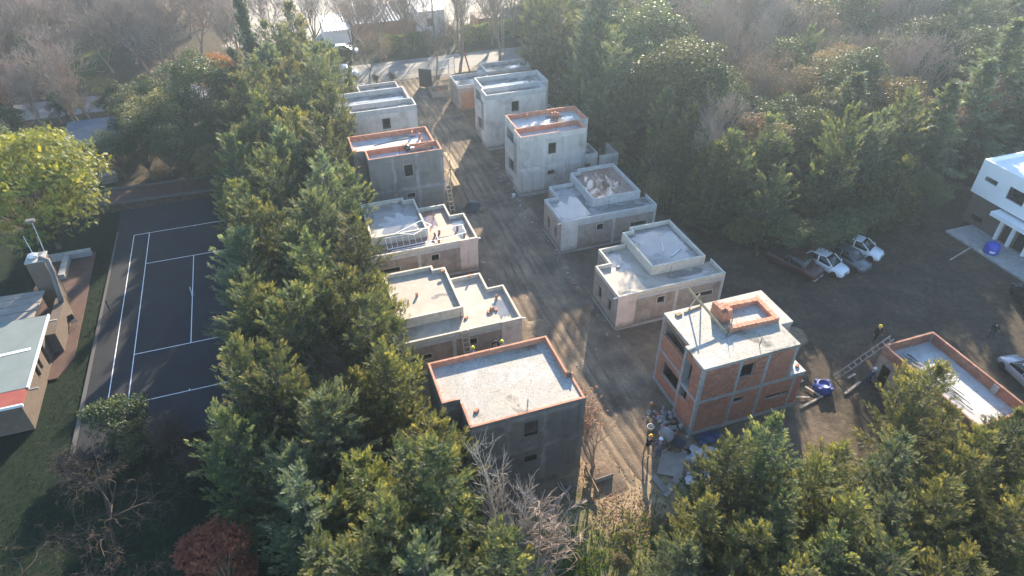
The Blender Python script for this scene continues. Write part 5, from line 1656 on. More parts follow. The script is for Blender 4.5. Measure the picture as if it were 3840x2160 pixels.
    if kind == 'van':
        MB().loft([[(-hw * .80, f + .93, 1.06), (hw * .80, f + .93, 1.06)], [(-hw * .70, f + 1.52, 1.70), (hw * .70, f + 1.52, 1.70)]], close=False).build('windscreen', 'glass', o, loc=(0, -0.03, 0.03))
        for x in (-.45, .45):
            MB().tube([(x, f + 2.0, H + .08), (x, b - .5, H + .08)], 0.02, 6).build('roof_bar', 'dark', o)
    MB().box(-hw * .4, hw * .4, f - .012, f + .1, .46, .56).build('grille', 'dark', o)
    MB().loft([[(-hw * .74, f - .03, .28), (hw * .74, f - .03, .28), (hw * .76, f - .02, .42), (-hw * .76, f - .02, .42)], [(-hw * .88, f + .2, .26), (hw * .88, f + .2, .26), (hw * .92, f + .2, .42), (-hw * .92, f + .2, .42)]]).build('bumper', col if kind != 'pickup' else 'galvanised', o)
    MB().box(-.22, .22, f - .045, f - .03, .30, .40).build('number_plate', 'dark', o)
    if kind == 'pickup':
        MB().box(-hw * .84, hw * .84, f + 3.3, b - .12, 0.9, 1.085).build('load_bed', 'dark', o)
    return o
car('parked_hatchback', 'white hatchback half hidden under the trees, low and nearest the brick house', 'car', (54.0, -14.4, 0), R(20), 'car_white', 'hatch', 3.8)
car('parked_saloon', 'dark grey car under the trees between the two white ones', 'car', (56.4, -14.3, 0), R(14), 'car_grey', 'sedan', 4.2)
car('parked_saloon', 'white car with open bonnet line showing, furthest right under the trees', 'car', (58.6, -13.3, 0), R(28), 'car_white', 'sedan', 4.1)
car('pickup_truck', 'old dark red pickup under the trees beside the white hatchback', 'pickup', (51.2, -13.6, 0), R(22), 'car_red', 'pickup', 4.8, 1.8, 1.7)
car('parked_van', 'white panel van parked on the far road', 'van', (19.8, 47.0, 0.06), R(84), 'car_white', 'van', 4.2, 1.75, 1.85)
car('black_car', 'black car cut off by the right edge of the picture', 'car', (66.6, -24.4, 0), R(150), 'car_black', 'sedan', 4.4)
car('silver_car', 'silver car behind the low brick building, at the right edge', 'car', (58.4, -31.0, 0), R(170), 'car_silver', 'hatch', 4.2)
car('far_car', 'bright car parked beyond the bare trees across the road', 'car', (21.5, 57.5, 0.0), R(80), 'car_white', 'hatch', 3.9)

# ------------------------------------------------------------------ people
def person(label, loc, rz, shirt, trousers, helmet, lean=0.0, arms=((0.1, 0.25), (0.1, 0.25)), stride=0.12, crouch=0.0, shoes=(0.04, 0.035, 0.03), item=None):
    """figure facing +Y; lean = forward bend of the trunk in degrees; arms = (forward, bend) in radians"""
    root = tag(empty('person', loc, rz), label, 'person')
    J = {}
    hip_z = 0.93 - 0.3 * crouch
    J['pelvis'] = Vector((0, 0, hip_z))
    k = R(lean)
    up = Vector((0, math.sin(k), math.cos(k)))
    fw = Vector((0, math.cos(k), -math.sin(k)))
    J['waist'] = J['pelvis'] + up * 0.18
    J['chest'] = J['pelvis'] + up * 0.40
    J['neck'] = J['pelvis'] + up * 0.56
    hk = R(lean * 0.6 + 8)
    hup = Vector((0, math.sin(hk), math.cos(hk)))
    J['head'] = J['neck'] + hup * 0.15
    J['crown'] = J['head'] + hup * 0.10
    edges = [('pelvis', 'waist'), ('waist', 'chest'), ('chest', 'neck'), ('neck', 'head'), ('head', 'crown')]
    rad = dict(pelvis=(.155, .12), waist=(.145, .11), chest=(.165, .12), neck=(.06, .06), head=(.085, .10), crown=(.07, .075))
    reg = dict(pelvis='t', waist='s', chest='s', neck='k', head='k', crown='k')
    hands = []
    for s, n in ((-1, 'l'), (1, 'r')):
        ar, bd = arms[0 if s < 0 else 1]
        sh_ = J['chest'] + up * 0.11 + Vector((s * 0.19, 0, 0))
        dirn = (-up * math.cos(ar) + fw * math.sin(ar) + Vector((s * 0.18, 0, 0))).normalized()
        if lean > 30:
            dirn = (Vector((s * 0.1, math.sin(ar + 0.1), -math.cos(ar + 0.1)))).normalized()
        el = sh_ + dirn * 0.29
        d2 = (dirn * math.cos(bd) + Vector((0, 1, 0.25)) * math.sin(bd)).normalized()
        wr = el + d2 * 0.25
        pm = wr + d2 * 0.08
        J['sh' + n], J['el' + n], J['wr' + n], J['pm' + n] = sh_, el, wr, pm
        edges += [('chest', 'sh' + n), ('sh' + n, 'el' + n), ('el' + n, 'wr' + n), ('wr' + n, 'pm' + n)]
        rad.update({'sh' + n: (.068, .068), 'el' + n: (.047, .047), 'wr' + n: (.032, .03), 'pm' + n: (.042, .022)})
        reg.update({'sh' + n: 's', 'el' + n: 's', 'wr' + n: 's', 'pm' + n: 'k'})
        hands.append((pm, d2, s))
        st = stride * s
        hp = J['pelvis'] + Vector((s * 0.09, 0, -0.06))
        kn = Vector((s * 0.11, st * 0.7 + 0.22 * crouch, 0.49 - 0.10 * crouch))
        an = Vector((s * 0.12, st - 0.03, 0.09))
        toe = Vector((s * 0.14, st + 0.15, 0.045))
        J['hp' + n], J['kn' + n], J['an' + n], J['to' + n] = hp, kn, an, toe
        edges += [('pelvis', 'hp' + n), ('hp' + n, 'kn' + n), ('kn' + n, 'an' + n), ('an' + n, 'to' + n)]
        rad.update({'hp' + n: (.095, .10), 'kn' + n: (.065, .065), 'an' + n: (.048, .05), 'to' + n: (.045, .035)})
        reg.update({'hp' + n: 't', 'kn' + n: 't', 'an' + n: 't', 'to' + n: 'b'})
    names = list(J)
    me = bpy.data.meshes.new('body_base')
    me.from_pydata([J[n] for n in names], [(names.index(a), names.index(b)) for a, b in edges], [])
    tmp = bpy.data.objects.new('body_tmp', me)
    COL.objects.link(tmp)
    md = tmp.modifiers.new('skin', 'SKIN')
    md.use_smooth_shade = True
    sv = me.skin_vertices[0].data
    for i, n in enumerate(names):
        sv[i].radius = rad[n]
        sv[i].use_root = (n == 'pelvis')
    ss = tmp.modifiers.new('sub', 'SUBSURF')
    ss.levels = 2
    ss.render_levels = 2
    bpy.context.view_layer.update()
    dg = bpy.context.evaluated_depsgraph_get()
    bm_ = bpy.data.meshes.new_from_object(tmp.evaluated_get(dg))
    bpy.data.objects.remove(tmp)
    # fingers and thumb rooted in each palm
    b = bmesh.new()
    b.from_mesh(bm_)
    for pm, d2, s in hands:
        side = Vector((0, 1, 0)).cross(d2)
        side = side.normalized() if side.length > 0.05 else Vector((1, 0, 0))
        across = d2.cross(side).normalized()
        for fi in range(5):
            if fi < 4:
                base = pm + across * (0.03 - 0.02 * fi) + d2 * 0.01
                l_ = (0.07, 0.078, 0.073, 0.058)[fi]
                pts = [base, base + d2 * l_ * 0.5, base + d2 * l_ * 0.85 - side * s * 0.02]
            else:
                base = pm - d2 * 0.04 + across * 0.03
                pts = [base, base + (across * 0.8 + d2 * 0.6).normalized() * 0.035, base + (across * 0.5 + d2 * 0.9).normalized() * 0.065]
            t_ = MB().tube(pts, [0.010, 0.009, 0.007], 5)
            vs = [b.verts.new(p) for p in t_.v]
            for f_ in t_.f:
                b.faces.new([vs[i] for i in f_])
    b.to_mesh(bm_)
    b.free()
    mats = {'s': plain('shirt_cloth', shirt, 0.9, 0.1), 't': plain('trouser_cloth', trousers, 0.9, 0.1), 'k': M['skin'], 'b': plain('boot_leather', shoes, 0.7)}
    order = ['s', 't', 'k', 'b']
    bm_.materials.clear()
    for q in order:
        bm_.materials.append(mats[q])
    segs = [(J[a], J[b2], reg[b2] if reg[b2] != 's' or reg[a] != 't' else 's') for a, b2 in edges]
    for pl in bm_.polygons:
        c = pl.center
        best, bt = 9, 's'
        for a, b2, r_ in segs:
            ab = b2 - a
            t = max(0, min(1, (c - a).dot(ab) / ab.length_squared))
            dd = (c - (a + ab * t)).length
            if dd < best:
                best, bt = dd, r_
        if bt == 't' and c.z < 0.11:
            bt = 'b'
        pl.material_index = order.index(bt)
        pl.use_smooth = True
    body = link('body', bm_, root)
    face = MB()
    hf = Vector((0, math.cos(hk), -math.sin(hk)))
    hd = J['head'] + hup * 0.02
    face.bar(hd + hf * 0.085 + hup * 0.015, hd + hf * 0.115 - hup * 0.02, 0.028, 0.025)
    for s in (-1, 1):
        e = hd + Vector((s * 0.085, 0, 0))
        face.bar(e - hup * 0.03, e + hup * 0.03, 0.02, 0.03)
    face.build('face', 'skin', root)
    ey = MB()
    for s in (-1, 1):
        e = hd + Vector((s * 0.035, 0, 0)) + hf * 0.09 + hup * 0.025
        ey.bar(e - Vector((0.012, 0, 0)), e + Vector((0.012, 0, 0)), 0.012, 0.012)
    ey.bar(hd + hf * 0.088 - hup * 0.055 - Vector((.022, 0, 0)), hd + hf * 0.088 - hup * 0.055 + Vector((.022, 0, 0)), 0.01, 0.008)
    ey.build('eyes_and_mouth', 'dark', root)
    if helmet:
        h = MB().lathe([(0.155, 0.0), (0.152, 0.012), (0.125, 0.015), (0.12, 0.06), (0.095, 0.105), (0.05, 0.13), (0.012, 0.137)], n=20).build('safety_helmet', plain('helmet_shell', helmet, 0.3), root, True)
        h.location = J['head'] + hup * 0.045
        h.rotation_euler = (-hk, 0, 0)
    else:
        hr = MB().lathe([(0.09, -0.06), (0.11, 0.0), (0.105, 0.05), (0.07, 0.095), (0.02, 0.11)], n=14).build('hair', 'dark', root, True)
        hr.location = J['head'] + hup * 0.03
        hr.rotation_euler = (-hk, 0, 0)
    return root
person('worker in black top, tan trousers and orange helmet bending over the mixer', (28.6, -28.05, 0.03), R(-55), (0.012, 0.016, 0.022), (0.33, 0.23, 0.13), (0.85, 0.36, 0.02), 32, ((0.8, 0.5), (0.6, 0.6)))
person('worker in grey-blue clothes and white helmet standing at the mixer', (29.25, -28.5, 0.03), R(-35), (0.12, 0.13, 0.19), (0.09, 0.095, 0.14), (0.82, 0.84, 0.86), 16, ((0.7, 0.6), (0.6, 0.7)))
person('worker in pale shirt and yellow helmet at the ladder foot, behind the bright roof', (19.95, -17.3, 1.25), R(-60), (0.55, 0.53, 0.5), (0.1, 0.1, 0.14), (0.72, 0.70, 0.03), 4, ((0.5, 0.5), (0.2, 0.4)))
person('worker in dark blue bending over behind the bright roof', (21.65, -17.3, 2.05), R(170), (0.012, 0.016, 0.035), (0.35, 0.3, 0.24), None, 48, ((0.3, 0.2), (0.3, 0.3)))
person('worker with yellow helmet at the pink wall corner, behind the bright roof', (22.25, -17.4, 1.25), R(30), (0.5, 0.42, 0.36), (0.08, 0.09, 0.13), (0.72, 0.70, 0.03), 6)
person('worker with yellow helmet in dark clothes standing in the shaded yard', (51.0, -23.9, 0), R(160), (0.025, 0.025, 0.028), (0.025, 0.025, 0.03), (0.75, 0.55, 0.03), 3)
person('worker with white helmet and blue clothes at the low building door', (47.0, -27.6, 0), R(-100), (0.05, 0.065, 0.13), (0.04, 0.05, 0.09), (0.82, 0.84, 0.86), 14, ((0.3, 0.4), (0.3, 0.4)))
person('person in dark clothes walking across the yard at the right', (60.0, -26.6, 0), R(120), (0.03, 0.034, 0.04), (0.035, 0.038, 0.045), None, 10, ((-0.3, 0.2), (0.4, 0.3)), 0.22)
# trestles the three workers stand on are planks behind the parapet
for i, (x, lab) in enumerate(((19.95, 'plank trestle under the pale-shirted worker'), (21.65, 'plank trestle under the bending worker'), (22.25, 'plank trestle under the worker at the pink corner'))):
    t_ = tag(empty('trestle', (x, -17.3, 0)), lab, 'trestle')
    h_ = (1.25, 2.05, 1.25)[i]
    MB().box(-0.26, 0.26, -0.35, 0.4, h_ - 0.05, h_).build('deck', 'wood', t_)
    for dx in (-0.22, 0.22):
        MB().box(dx - 0.03, dx + 0.03, -0.3, 0.35, 0, h_ - 0.05).build('leg', 'wood_grey', t_)

# ------------------------------------------------------------------ vegetation: templates
def unit(v):
    return v / np.maximum(np.linalg.norm(v, axis=-1, keepdims=True), 1e-9)

def feather(pairs=5, L=1.0, side=0.42, w=0.10, ang=48, droop=0.0):
    """flat spray of pointed leaflets along +x, unit length; (k,4,3) rhombs"""
    q = []
    def rh(p, d, l, wd):
        d = np.array([math.cos(d), math.sin(d), 0])
        n = np.array([-d[1], d[0], 0])
        a = np.array(p, float)
        q.append([a, a + d * l * 0.45 + n * wd, a + d * l, a + d * l * 0.45 - n * wd])
    rh((0, 0, 0), 0, L * 0.55, w * 0.55)
    rh((L * 0.45, 0, 0), 0, L * 0.55, w * 0.8)
    for i in range(pairs):
        t = 0.08 + 0.74 * i / max(1, pairs - 1)
        l = side * (1.0 - 0.55 * t) * (0.75 if i == 0 else 1)
        for s in (-1, 1):
            rh((t * L, 0, 0.0), s * R(ang - 10 * t), l, w * 0.75)
    q = np.array(q)
    q[..., 2] -= droop * q[..., 0] ** 2 + 0.12 * np.abs(q[..., 1])
    return q

def place(T, pos, ax, up, scale):
    """instance template T at pos with x axis ax, roughly up-facing normal"""
    ax = unit(ax)
    ay = unit(np.cross(up, ax))
    az = np.cross(ax, ay)
    B = np.stack([ax, ay, az], 1)                      # (n,3,3)
    V = np.einsum('kvc,ncd->nkvd', T, B) * scale[:, None, None, None] + pos[:, None, None, :]
    return V.reshape(-1, 4, 3)

def prisms(A, B, ra, rb, sides=3):
    """tapered 3-sided sticks from A to B"""
    d = unit(B - A)
    ref = np.where(np.abs(d[:, 2:3]) > 0.9, np.array([[1.0, 0, 0]]), np.array([[0, 0, 1.0]]))
    x = unit(np.cross(ref, d)); y = np.cross(d, x)
    Q = []
    for k in range(sides):
        a0, a1 = 2 * math.pi * k / sides, 2 * math.pi * (k + 1) / sides
        e0 = x * math.cos(a0) + y * math.sin(a0); e1 = x * math.cos(a1) + y * math.sin(a1)
        Q.append(np.stack([A + e0 * ra[:, None], A + e1 * ra[:, None], B + e1 * rb[:, None], B + e0 * rb[:, None]], 1))
    return np.concatenate(Q, 0)

PROTO = {}
class Proto:
    def __init__(s, parts):
        s.parts = parts            # [(name, mesh)]

def trunk_mesh(segs, m, sides=6):
    A = np.array([a for a, b, r0, r1 in segs], float); B = np.array([b for a, b, r0, r1 in segs], float)
    r0 = np.array([r for *_, r, _ in segs], float); r1 = np.array([r for *_, r in segs], float)
    return mesh_np('trunk', prisms(A, B, r0, r1, sides), m)

def conifer(key, seed, H=10.0, Rm=2.8, nbr=150, plume=9, leaf='conifer', up0=18, up1=62, taper=0.72, skirt=0.06, spray=0.62, lump_=0.35, droop=0.12, leaders=1):
    """evergreen of feathery plumes; several leaders of unequal height give a ragged, merged crown"""
    g = np.random.default_rng(seed)
    T = feather(4, 1.0, 0.5, 0.075, 42, droop)
    P, AX, SC_, TI, OUT = [], [], [], [], []
    segs = []
    for ld in range(leaders):
        if ld == 0:
            off, hk, rk, nb = np.zeros(3), 1.0, 1.0 if leaders == 1 else 0.78, nbr if leaders == 1 else int(nbr * 0.45)
        else:
            a = 6.28 * ld / (leaders - 1) + g.uniform(-0.6, 0.6)
            q = Rm * g.uniform(0.30, 0.55)
            off, hk, rk, nb = np.array([q * math.cos(a), q * math.sin(a), 0]), g.uniform(0.55, 0.88), g.uniform(0.5, 0.72), int(nbr * 0.55 / (leaders - 1))
        Hh, Rr = H * hk, Rm * rk
        t = np.sort(skirt + (0.985 - skirt) * g.random(nb) ** 0.92)
        az = np.arange(nb) * 2.39996 + g.normal(0, 0.5, nb)
        ph = g.uniform(0, 6.28, 6)
        env = 1 + lump_ * (np.sin(2 * az + 5 * t + ph[0]) * 0.5 + np.sin(3 * az - 9 * t + ph[1]) * 0.5) + g.normal(0, 0.16, nb)
        rad = Rr * np.clip((1 - t) ** taper, 0.04, 1) * np.clip(env, 0.4, 1.6)
        rad *= np.clip(0.55 + t * 4, 0, 1)
        el = np.radians(up0 + (up1 - up0) * t ** 1.5 + g.normal(0, 10, nb))
        out = np.stack([np.cos(az), np.sin(az), np.zeros(nb)], 1)
        d = out * np.cos(el)[:, None] + np.array([0, 0, 1.0]) * np.sin(el)[:, None]
        base = np.stack([np.zeros(nb), np.zeros(nb), t * Hh], 1)
        base[:, 2] -= rad * np.tan(np.minimum(el, 1.0)) * 0.55
        base[:, 2] = np.maximum(base[:, 2], 0.4)
        base += off * np.clip(base[:, 2:3] / (Hh * 0.4), 0.2, 1)
        ln = rad / np.cos(np.minimum(el, 1.0))
        tip = base + d * ln[:, None]
        for i in range(nb):
            Lp = min(1.9, max(0.55, ln[i] * 0.75))
            n = int(plume * 2.25 * (0.7 + 0.5 * Lp))
            s = g.random(n) ** 0.75
            p0 = tip[i] - d[i] * Lp
            pp = p0 + d[i] * (Lp * s)[:, None] + g.normal(0, 0.07, (n, 3))
            a = g.uniform(0, 6.28, n)
            x = np.cross(d[i], [0, 0, 1]); x = x / (np.linalg.norm(x) + 1e-6); y = np.cross(d[i], x)
            sp = (0.95 - 0.65 * s)[:, None]
            ax = d[i] * (0.75 + 0.3 * s)[:, None] + (x * np.cos(a)[:, None] + y * np.sin(a)[:, None] * 0.7) * sp + np.array([0, 0, 0.12])
            P.append(pp); AX.append(ax); OUT.append(np.tile(d[i], (n, 1)))
            SC_.append(spray * g.uniform(0.65, 1.2, n) * (1.05 - 0.25 * s))
            TI.append(np.clip(0.18 + 0.5 * s * g.uniform(0.4, 1.3) + g.normal(0, 0.14, n), 0, 1))  # paler new growth towards the tips, with sunlight also put into the tint
            m_ = 3
            f = g.uniform(0.15, 0.65, m_)
            P.append(base[i] + d[i] * (ln[i] * f)[:, None] + g.normal(0, 0.15, (m_, 3)))
            AX.append(d[i] + g.normal(0, 0.6, (m_, 3))); OUT.append(np.tile(d[i], (m_, 1)))
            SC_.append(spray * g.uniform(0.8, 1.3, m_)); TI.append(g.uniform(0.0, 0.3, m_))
            if i % 2 == 0:
                segs.append((tuple(base[i]), tuple(base[i] + d[i] * ln[i] * 0.85), 0.012 + 0.008 * ln[i], 0.006))
        k1 = off * 1.0 + np.array([0, 0, Hh * 0.45])
        segs.append(((0, 0, -0.2), tuple(k1), (0.02 * H + 0.05) * (1 if ld == 0 else 0.6), 0.012 * Hh))
        segs.append((tuple(k1), tuple(off + np.array([0, 0, Hh * 0.96])), 0.012 * Hh, 0.01))
    P = np.concatenate(P); AX = np.concatenate(AX); SC_ = np.concatenate(SC_); TI = np.concatenate(TI); OUT = np.concatenate(OUT)
    P[:, 2] = np.maximum(P[:, 2], 0.15)
    upv = unit(np.array([0, 0, 0.9]) + g.normal(0, 0.4, (len(P), 3)) + OUT * 0.4)
    Q = place(T, P, AX, upv, SC_)
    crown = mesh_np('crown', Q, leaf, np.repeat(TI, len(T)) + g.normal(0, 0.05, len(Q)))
    PROTO[key] = Proto([('crown', crown), ('trunk', trunk_mesh(segs, 'bark', 5))])

def cypress(key, seed, H=14, Rm=1.3, leaf='cypress'):
    conifer(key, seed, H, Rm, int(200 * H / 12), 7, leaf, 62, 82, 0.45, 0.03, 0.36, 0.12, 0.02)

def lobes_tree(key, seed, H=9, Rm=3.6, z0=0.3, nl=30, leaf='broadleaf', per=210, size=0.17, bark='bark', shape='leaf', flat=1.0, lobe=0.30):
    """spreading crown made of leaf clumps carried on limbs"""
    g = np.random.default_rng(seed)
    C = []
    while len(C) < nl:
        p = g.normal(0, 1, 3); p /= np.linalg.norm(p)
        r = g.uniform(0.45, 0.86)
        if p[2] < -0.55: continue
        C.append(p * r * g.uniform(0.85, 1.15))
    C = np.array(C)
    hc = (H - z0 * H) / 2
    ctr = np.array([0, 0, z0 * H + hc * 0.95])
    C = ctr + C * np.array([Rm, Rm, hc])
    lr = Rm * lobe * g.uniform(0.7, 1.3, nl)
    P, N_ = [], []
    TI = []
    for c, r in zip(C, lr):
        n = int(per * (r / (Rm * lobe)) ** 1.5)
        v = unit(g.normal(0, 1, (n, 3)))
        v[:, 2] = np.where(v[:, 2] < -0.2, -v[:, 2], v[:, 2])
        P.append(c + v * np.array([1, 1, 0.75 * flat]) * (r * g.uniform(0.45, 1.08, n) ** 0.6)[:, None])
        N_.append(v); TI.append(np.clip(g.normal(0.45, 0.2) + g.normal(0, 0.22, n), 0, 1))
    P = np.concatenate(P); N_ = np.concatenate(N_); TI = np.concatenate(TI)
    n = len(P)
    if shape == 'leaf':
        T = np.array([[[0, 0, 0], [0.5, 0.32, 0.05], [1, 0, 0], [0.5, -0.32, 0.05]]])
    elif shape == 'feather':
        T = feather(5, 1.0, 0.42, 0.07, 62, 0.35)
    else:
        T = feather(2, 1.0, 0.5, 0.16, 50, 0.2)
    ax = unit(N_ * 0.7 + g.normal(0, 0.7, (n, 3)) + np.array([0, 0, -0.15]))
    upv = unit(N_ + g.normal(0, 0.5, (n, 3)) + np.array([0, 0, 0.5]))
    Q = place(T, P, ax, upv, size * g.uniform(0.6, 1.35, n))
    crown = mesh_np('crown', Q, leaf, np.repeat(TI, len(T)))
    fork = np.array([0, 0, z0 * H * 0.75])
    segs = [((0, 0, -0.2), tuple(fork), 0.035 * Rm + 0.06, 0.03 * Rm + 0.03)]
    for c in C:
        m_ = fork + (c - fork) * 0.5 + g.normal(0, 0.2, 3) + np.array([0, 0, 0.15])
        segs += [(tuple(fork), tuple(m_), 0.05 + 0.006 * Rm, 0.04), (tuple(m_), tuple(c), 0.04, 0.012)]
    PROTO[key] = Proto([('crown', crown), ('trunk', trunk_mesh(segs, bark, 5))])

def bare_tree(key, seed, H=10, trunk_h=0.25, spread=42, up=0.35, levels=5, kids=(5, 4, 4, 4), bark='bark_pale', r0=0.16, leaf=None, twig=0.012, shrink=0.66, multi=1, wander=0.18, leafn=1):
    g = np.random.default_rng(seed)
    A, B, ra, rb = [], [], [], []
    leaves = []
    tips = []
    def grow(p, d, L, r, lv):
        nseg = 3 if lv < 3 else 2
        pts = [p]
        dd = d
        for i in range(nseg):
            dd = dd + g.normal(0, wander, 3) + np.array([0, 0, up * 0.25])
            dd = dd / np.linalg.norm(dd)
            q = pts[-1] + dd * L / nseg
            k0 = r * (1 - 0.45 * i / nseg); k1 = r * (1 - 0.45 * (i + 1) / nseg)
            A.append(pts[-1]); B.append(q); ra.append(max(k0, twig * 0.8)); rb.append(max(k1, twig * 0.5))
            pts.append(q)
        if lv >= levels:
            tips.append(pts[-1])
            return
        n = kids[min(lv, len(kids) - 1)]
        for k in range(n):
            t = g.uniform(0.35, 1.0) if k < n - 1 else 1.0
            i = min(int(t * nseg), nseg - 1)
            q = pts[i] + (pts[i + 1] - pts[i]) * (t * nseg - i)
            a = g.uniform(0, 6.28); s = R(g.normal(spread, 10))
            x = np.cross(dd, [0.3, 0.2, 1]); x /= np.linalg.norm(x) + 1e-6; y = np.cross(dd, x)
            nd_ = dd * math.cos(s) + (x * math.cos(a) + y * math.sin(a)) * math.sin(s)
            nd_ = nd_ + np.array([0, 0, up]); nd_ /= np.linalg.norm(nd_)
            grow(q, nd_, L * shrink * g.uniform(0.7, 1.2), r * 0.5, lv + 1)
    for m_ in range(multi):
        d0 = np.array([g.normal(0, 0.12 if multi == 1 else 0.3), g.normal(0, 0.12 if multi == 1 else 0.3), 1.0])
        d0 /= np.linalg.norm(d0)
        grow(np.array([g.normal(0, 0.08), g.normal(0, 0.08), -0.15]), d0, H * trunk_h + 0.15, r0, 0)
    A, B, ra, rb = np.array(A), np.array(B), np.array(ra), np.array(rb)
    top = B[:, 2].max()
    k = H / top
    A *= k; B *= k
    big = ra > 0.045
    big[0] = True
    tr_ = mesh_np('trunk', prisms(A[big], B[big], ra[big], rb[big], 6), bark)
    br_ = mesh_np('branches', prisms(A[~big], B[~big], ra[~big], rb[~big], 3), bark)
    parts = [('trunk', tr_), ('branches', br_)]
    if leaf:
        P = np.repeat(np.array(tips) * k, leafn, 0) + g.normal(0, 0.12, (len(tips) * leafn, 3))
        T = np.array([[[0, 0, 0], [0.5, 0.35, 0.05], [1, 0, 0], [0.5, -0.35, 0.05]]])
        n = len(P)
        Q = place(T, P, unit(g.normal(0, 1, (n, 3))), unit(g.normal(0, 1, (n, 3)) + [0, 0, 0.6]), 0.15 * g.uniform(0.6, 1.3, n))
        parts.append(('leaves', mesh_np('leaves', Q, leaf, g.random(n))))
    PROTO[key] = Proto(parts)

used = {}
def plant(key, name, label, cat, x, y, s=1.0, sz=None, rz=None, group=None, z=0.0, tilt=0.0):
    root = empty(name, (x, y, z), rng.uniform(0, 6.28) if rz is None else rz)
    root.scale = (s, s, sz or s)
    if tilt:
        root.rotation_euler[0] = rng.uniform(-tilt, tilt); root.rotation_euler[1] = rng.uniform(-tilt, tilt)
    tag(root, label, cat, group)
    for n, me in PROTO[key].parts:
        link(n, me, root)
    return root

for i in range(4):
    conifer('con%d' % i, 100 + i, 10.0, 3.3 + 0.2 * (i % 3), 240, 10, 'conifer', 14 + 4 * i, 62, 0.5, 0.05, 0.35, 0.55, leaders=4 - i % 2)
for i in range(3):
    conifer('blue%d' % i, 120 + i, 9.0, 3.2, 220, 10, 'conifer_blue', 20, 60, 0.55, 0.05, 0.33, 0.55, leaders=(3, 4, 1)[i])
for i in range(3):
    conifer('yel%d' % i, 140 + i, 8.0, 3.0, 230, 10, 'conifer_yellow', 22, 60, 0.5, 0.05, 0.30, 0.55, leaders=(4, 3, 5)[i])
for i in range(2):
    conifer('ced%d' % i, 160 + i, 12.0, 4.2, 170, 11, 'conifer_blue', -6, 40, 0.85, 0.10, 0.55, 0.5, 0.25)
cypress('cyp0', 170, 15, 1.75)
cypress('cyp1', 171, 9.5, 1.05, 'conifer')
for i in range(4):
    lobes_tree('brd%d' % i, 200 + i, 9.5, 3.7, 0.22, 40, 'broadleaf', 270, 0.20)
lobes_tree('olive0', 210, 9, 3.5, 0.25, 38, 'olive_leaf', 250, 0.19)
lobes_tree('tan0', 212, 9, 3.4, 0.3, 30, 'tan_leaf', 190, 0.17)
lobes_tree('aca0', 220, 10.5, 6.0, 0.08, 95, 'acacia', 88, 0.42, 'bark', 'feather', 0.7, 0.24)
lobes_tree('rust0', 230, 6, 1.9, 0.08, 34, 'rust_leaf', 120, 0.25, 'bark_brown', 'feather', 1.1, 0.34)
lobes_tree('droop0', 242, 4.6, 1.75, 0.36, 24, 'broadleaf', 200, 0.18, lobe=0.36)
lobes_tree('shrub0', 240, 3.2, 2.0, 0.05, 30, 'broadleaf', 190, 0.17)
lobes_tree('shrub1', 241, 3.0, 1.8, 0.05, 28, 'olive_leaf', 170, 0.16)
for i in range(4):
    bare_tree('bare%d' % i, 300 + i, 11, 0.24, 36, 0.30, 5, (6, 5, 5, 4), 'bark_pale', 0.17, twig=0.019)
for i in range(2):
    bare_tree('road%d' % i, 310 + i, 14, 0.26, 30, 0.32, 5, (5, 4, 4, 4), 'bark_brown', 0.26, twig=0.016, shrink=0.72)
for i in range(2):
    bare_tree('brown%d' % i, 320 + i, 9, 0.2, 40, 0.25, 5, (6, 5, 5, 4), 'bark_brown', 0.14, 'tan_leaf' if i else None, 0.013)
def poplar(key, seed, H, stems, bark, twig=0.014, width=1.0, curl=0.0):
    """upright leafless tree: a few long stems, steep side branches, fine twigs"""
    g = np.random.default_rng(seed)
    A, B, ra, rb = [], [], [], []
    def path(p, d, L, r0, r1, n, wob, lift):
        pts = [np.array(p, float)]
        for i in range(n):
            d = d + g.normal(0, wob, 3) + np.array([0, 0, lift])
            d = d / np.linalg.norm(d)
            q = pts[-1] + d * L / n
            A.append(pts[-1]); B.append(q); ra.append(r0 + (r1 - r0) * i / n); rb.append(r0 + (r1 - r0) * (i + 1) / n)
            pts.append(q)
        return pts, d
    for k in range(stems):
        a = g.uniform(0, 6.28)
        h = H * (1.0 if k == 0 else g.uniform(0.6, 0.92))
        d0 = np.array([0.16 * width * math.cos(a), 0.16 * width * math.sin(a), 1.0]) if k else np.array([0, 0, 1.0])
        pts, _ = path((0.2 * math.cos(a) * (k > 0), 0.2 * math.sin(a) * (k > 0), -0.2), d0, h, 0.10 if k == 0 else 0.06, 0.014, 12, 0.05, 0.05)
        for j in range(40 if k == 0 else 22):
            t = g.uniform(0.12, 0.97)
            i = min(int(t * 12), 11)
            p = pts[i] + (pts[i + 1] - pts[i]) * (t * 12 - i)
            b = g.uniform(0, 6.28)
            q, dd = path(p, np.array([math.cos(b) * 0.55 * width, math.sin(b) * 0.55 * width, 0.8]), H * g.uniform(0.10, 0.24) * (1.15 - 0.6 * t), 0.028 * (1.2 - t), 0.010, 5, 0.12, 0.12 - curl)
            for m_ in range(5):
                u = g.uniform(0.2, 1.0); i2 = min(int(u * 5), 4)
                p2 = q[i2] + (q[i2 + 1] - q[i2]) * (u * 5 - i2)
                c = g.uniform(0, 6.28)
                path(p2, dd + np.array([math.cos(c), math.sin(c), 0.5]) * 0.5, g.uniform(0.4, 1.0), twig * 0.8, twig * 0.4, 3, 0.16, 0.08 - curl * 1.5)
    A, B, ra, rb = np.array(A), np.array(B), np.array(ra), np.array(rb)
    big = ra > 0.03
    PROTO[key] = Proto([('trunk', mesh_np('trunk', prisms(A[big], B[big], ra[big], rb[big], 6), bark)), ('branches', mesh_np('branches', prisms(A[~big], B[~big], np.maximum(ra[~big], 0.009), rb[~big], 3), bark))])
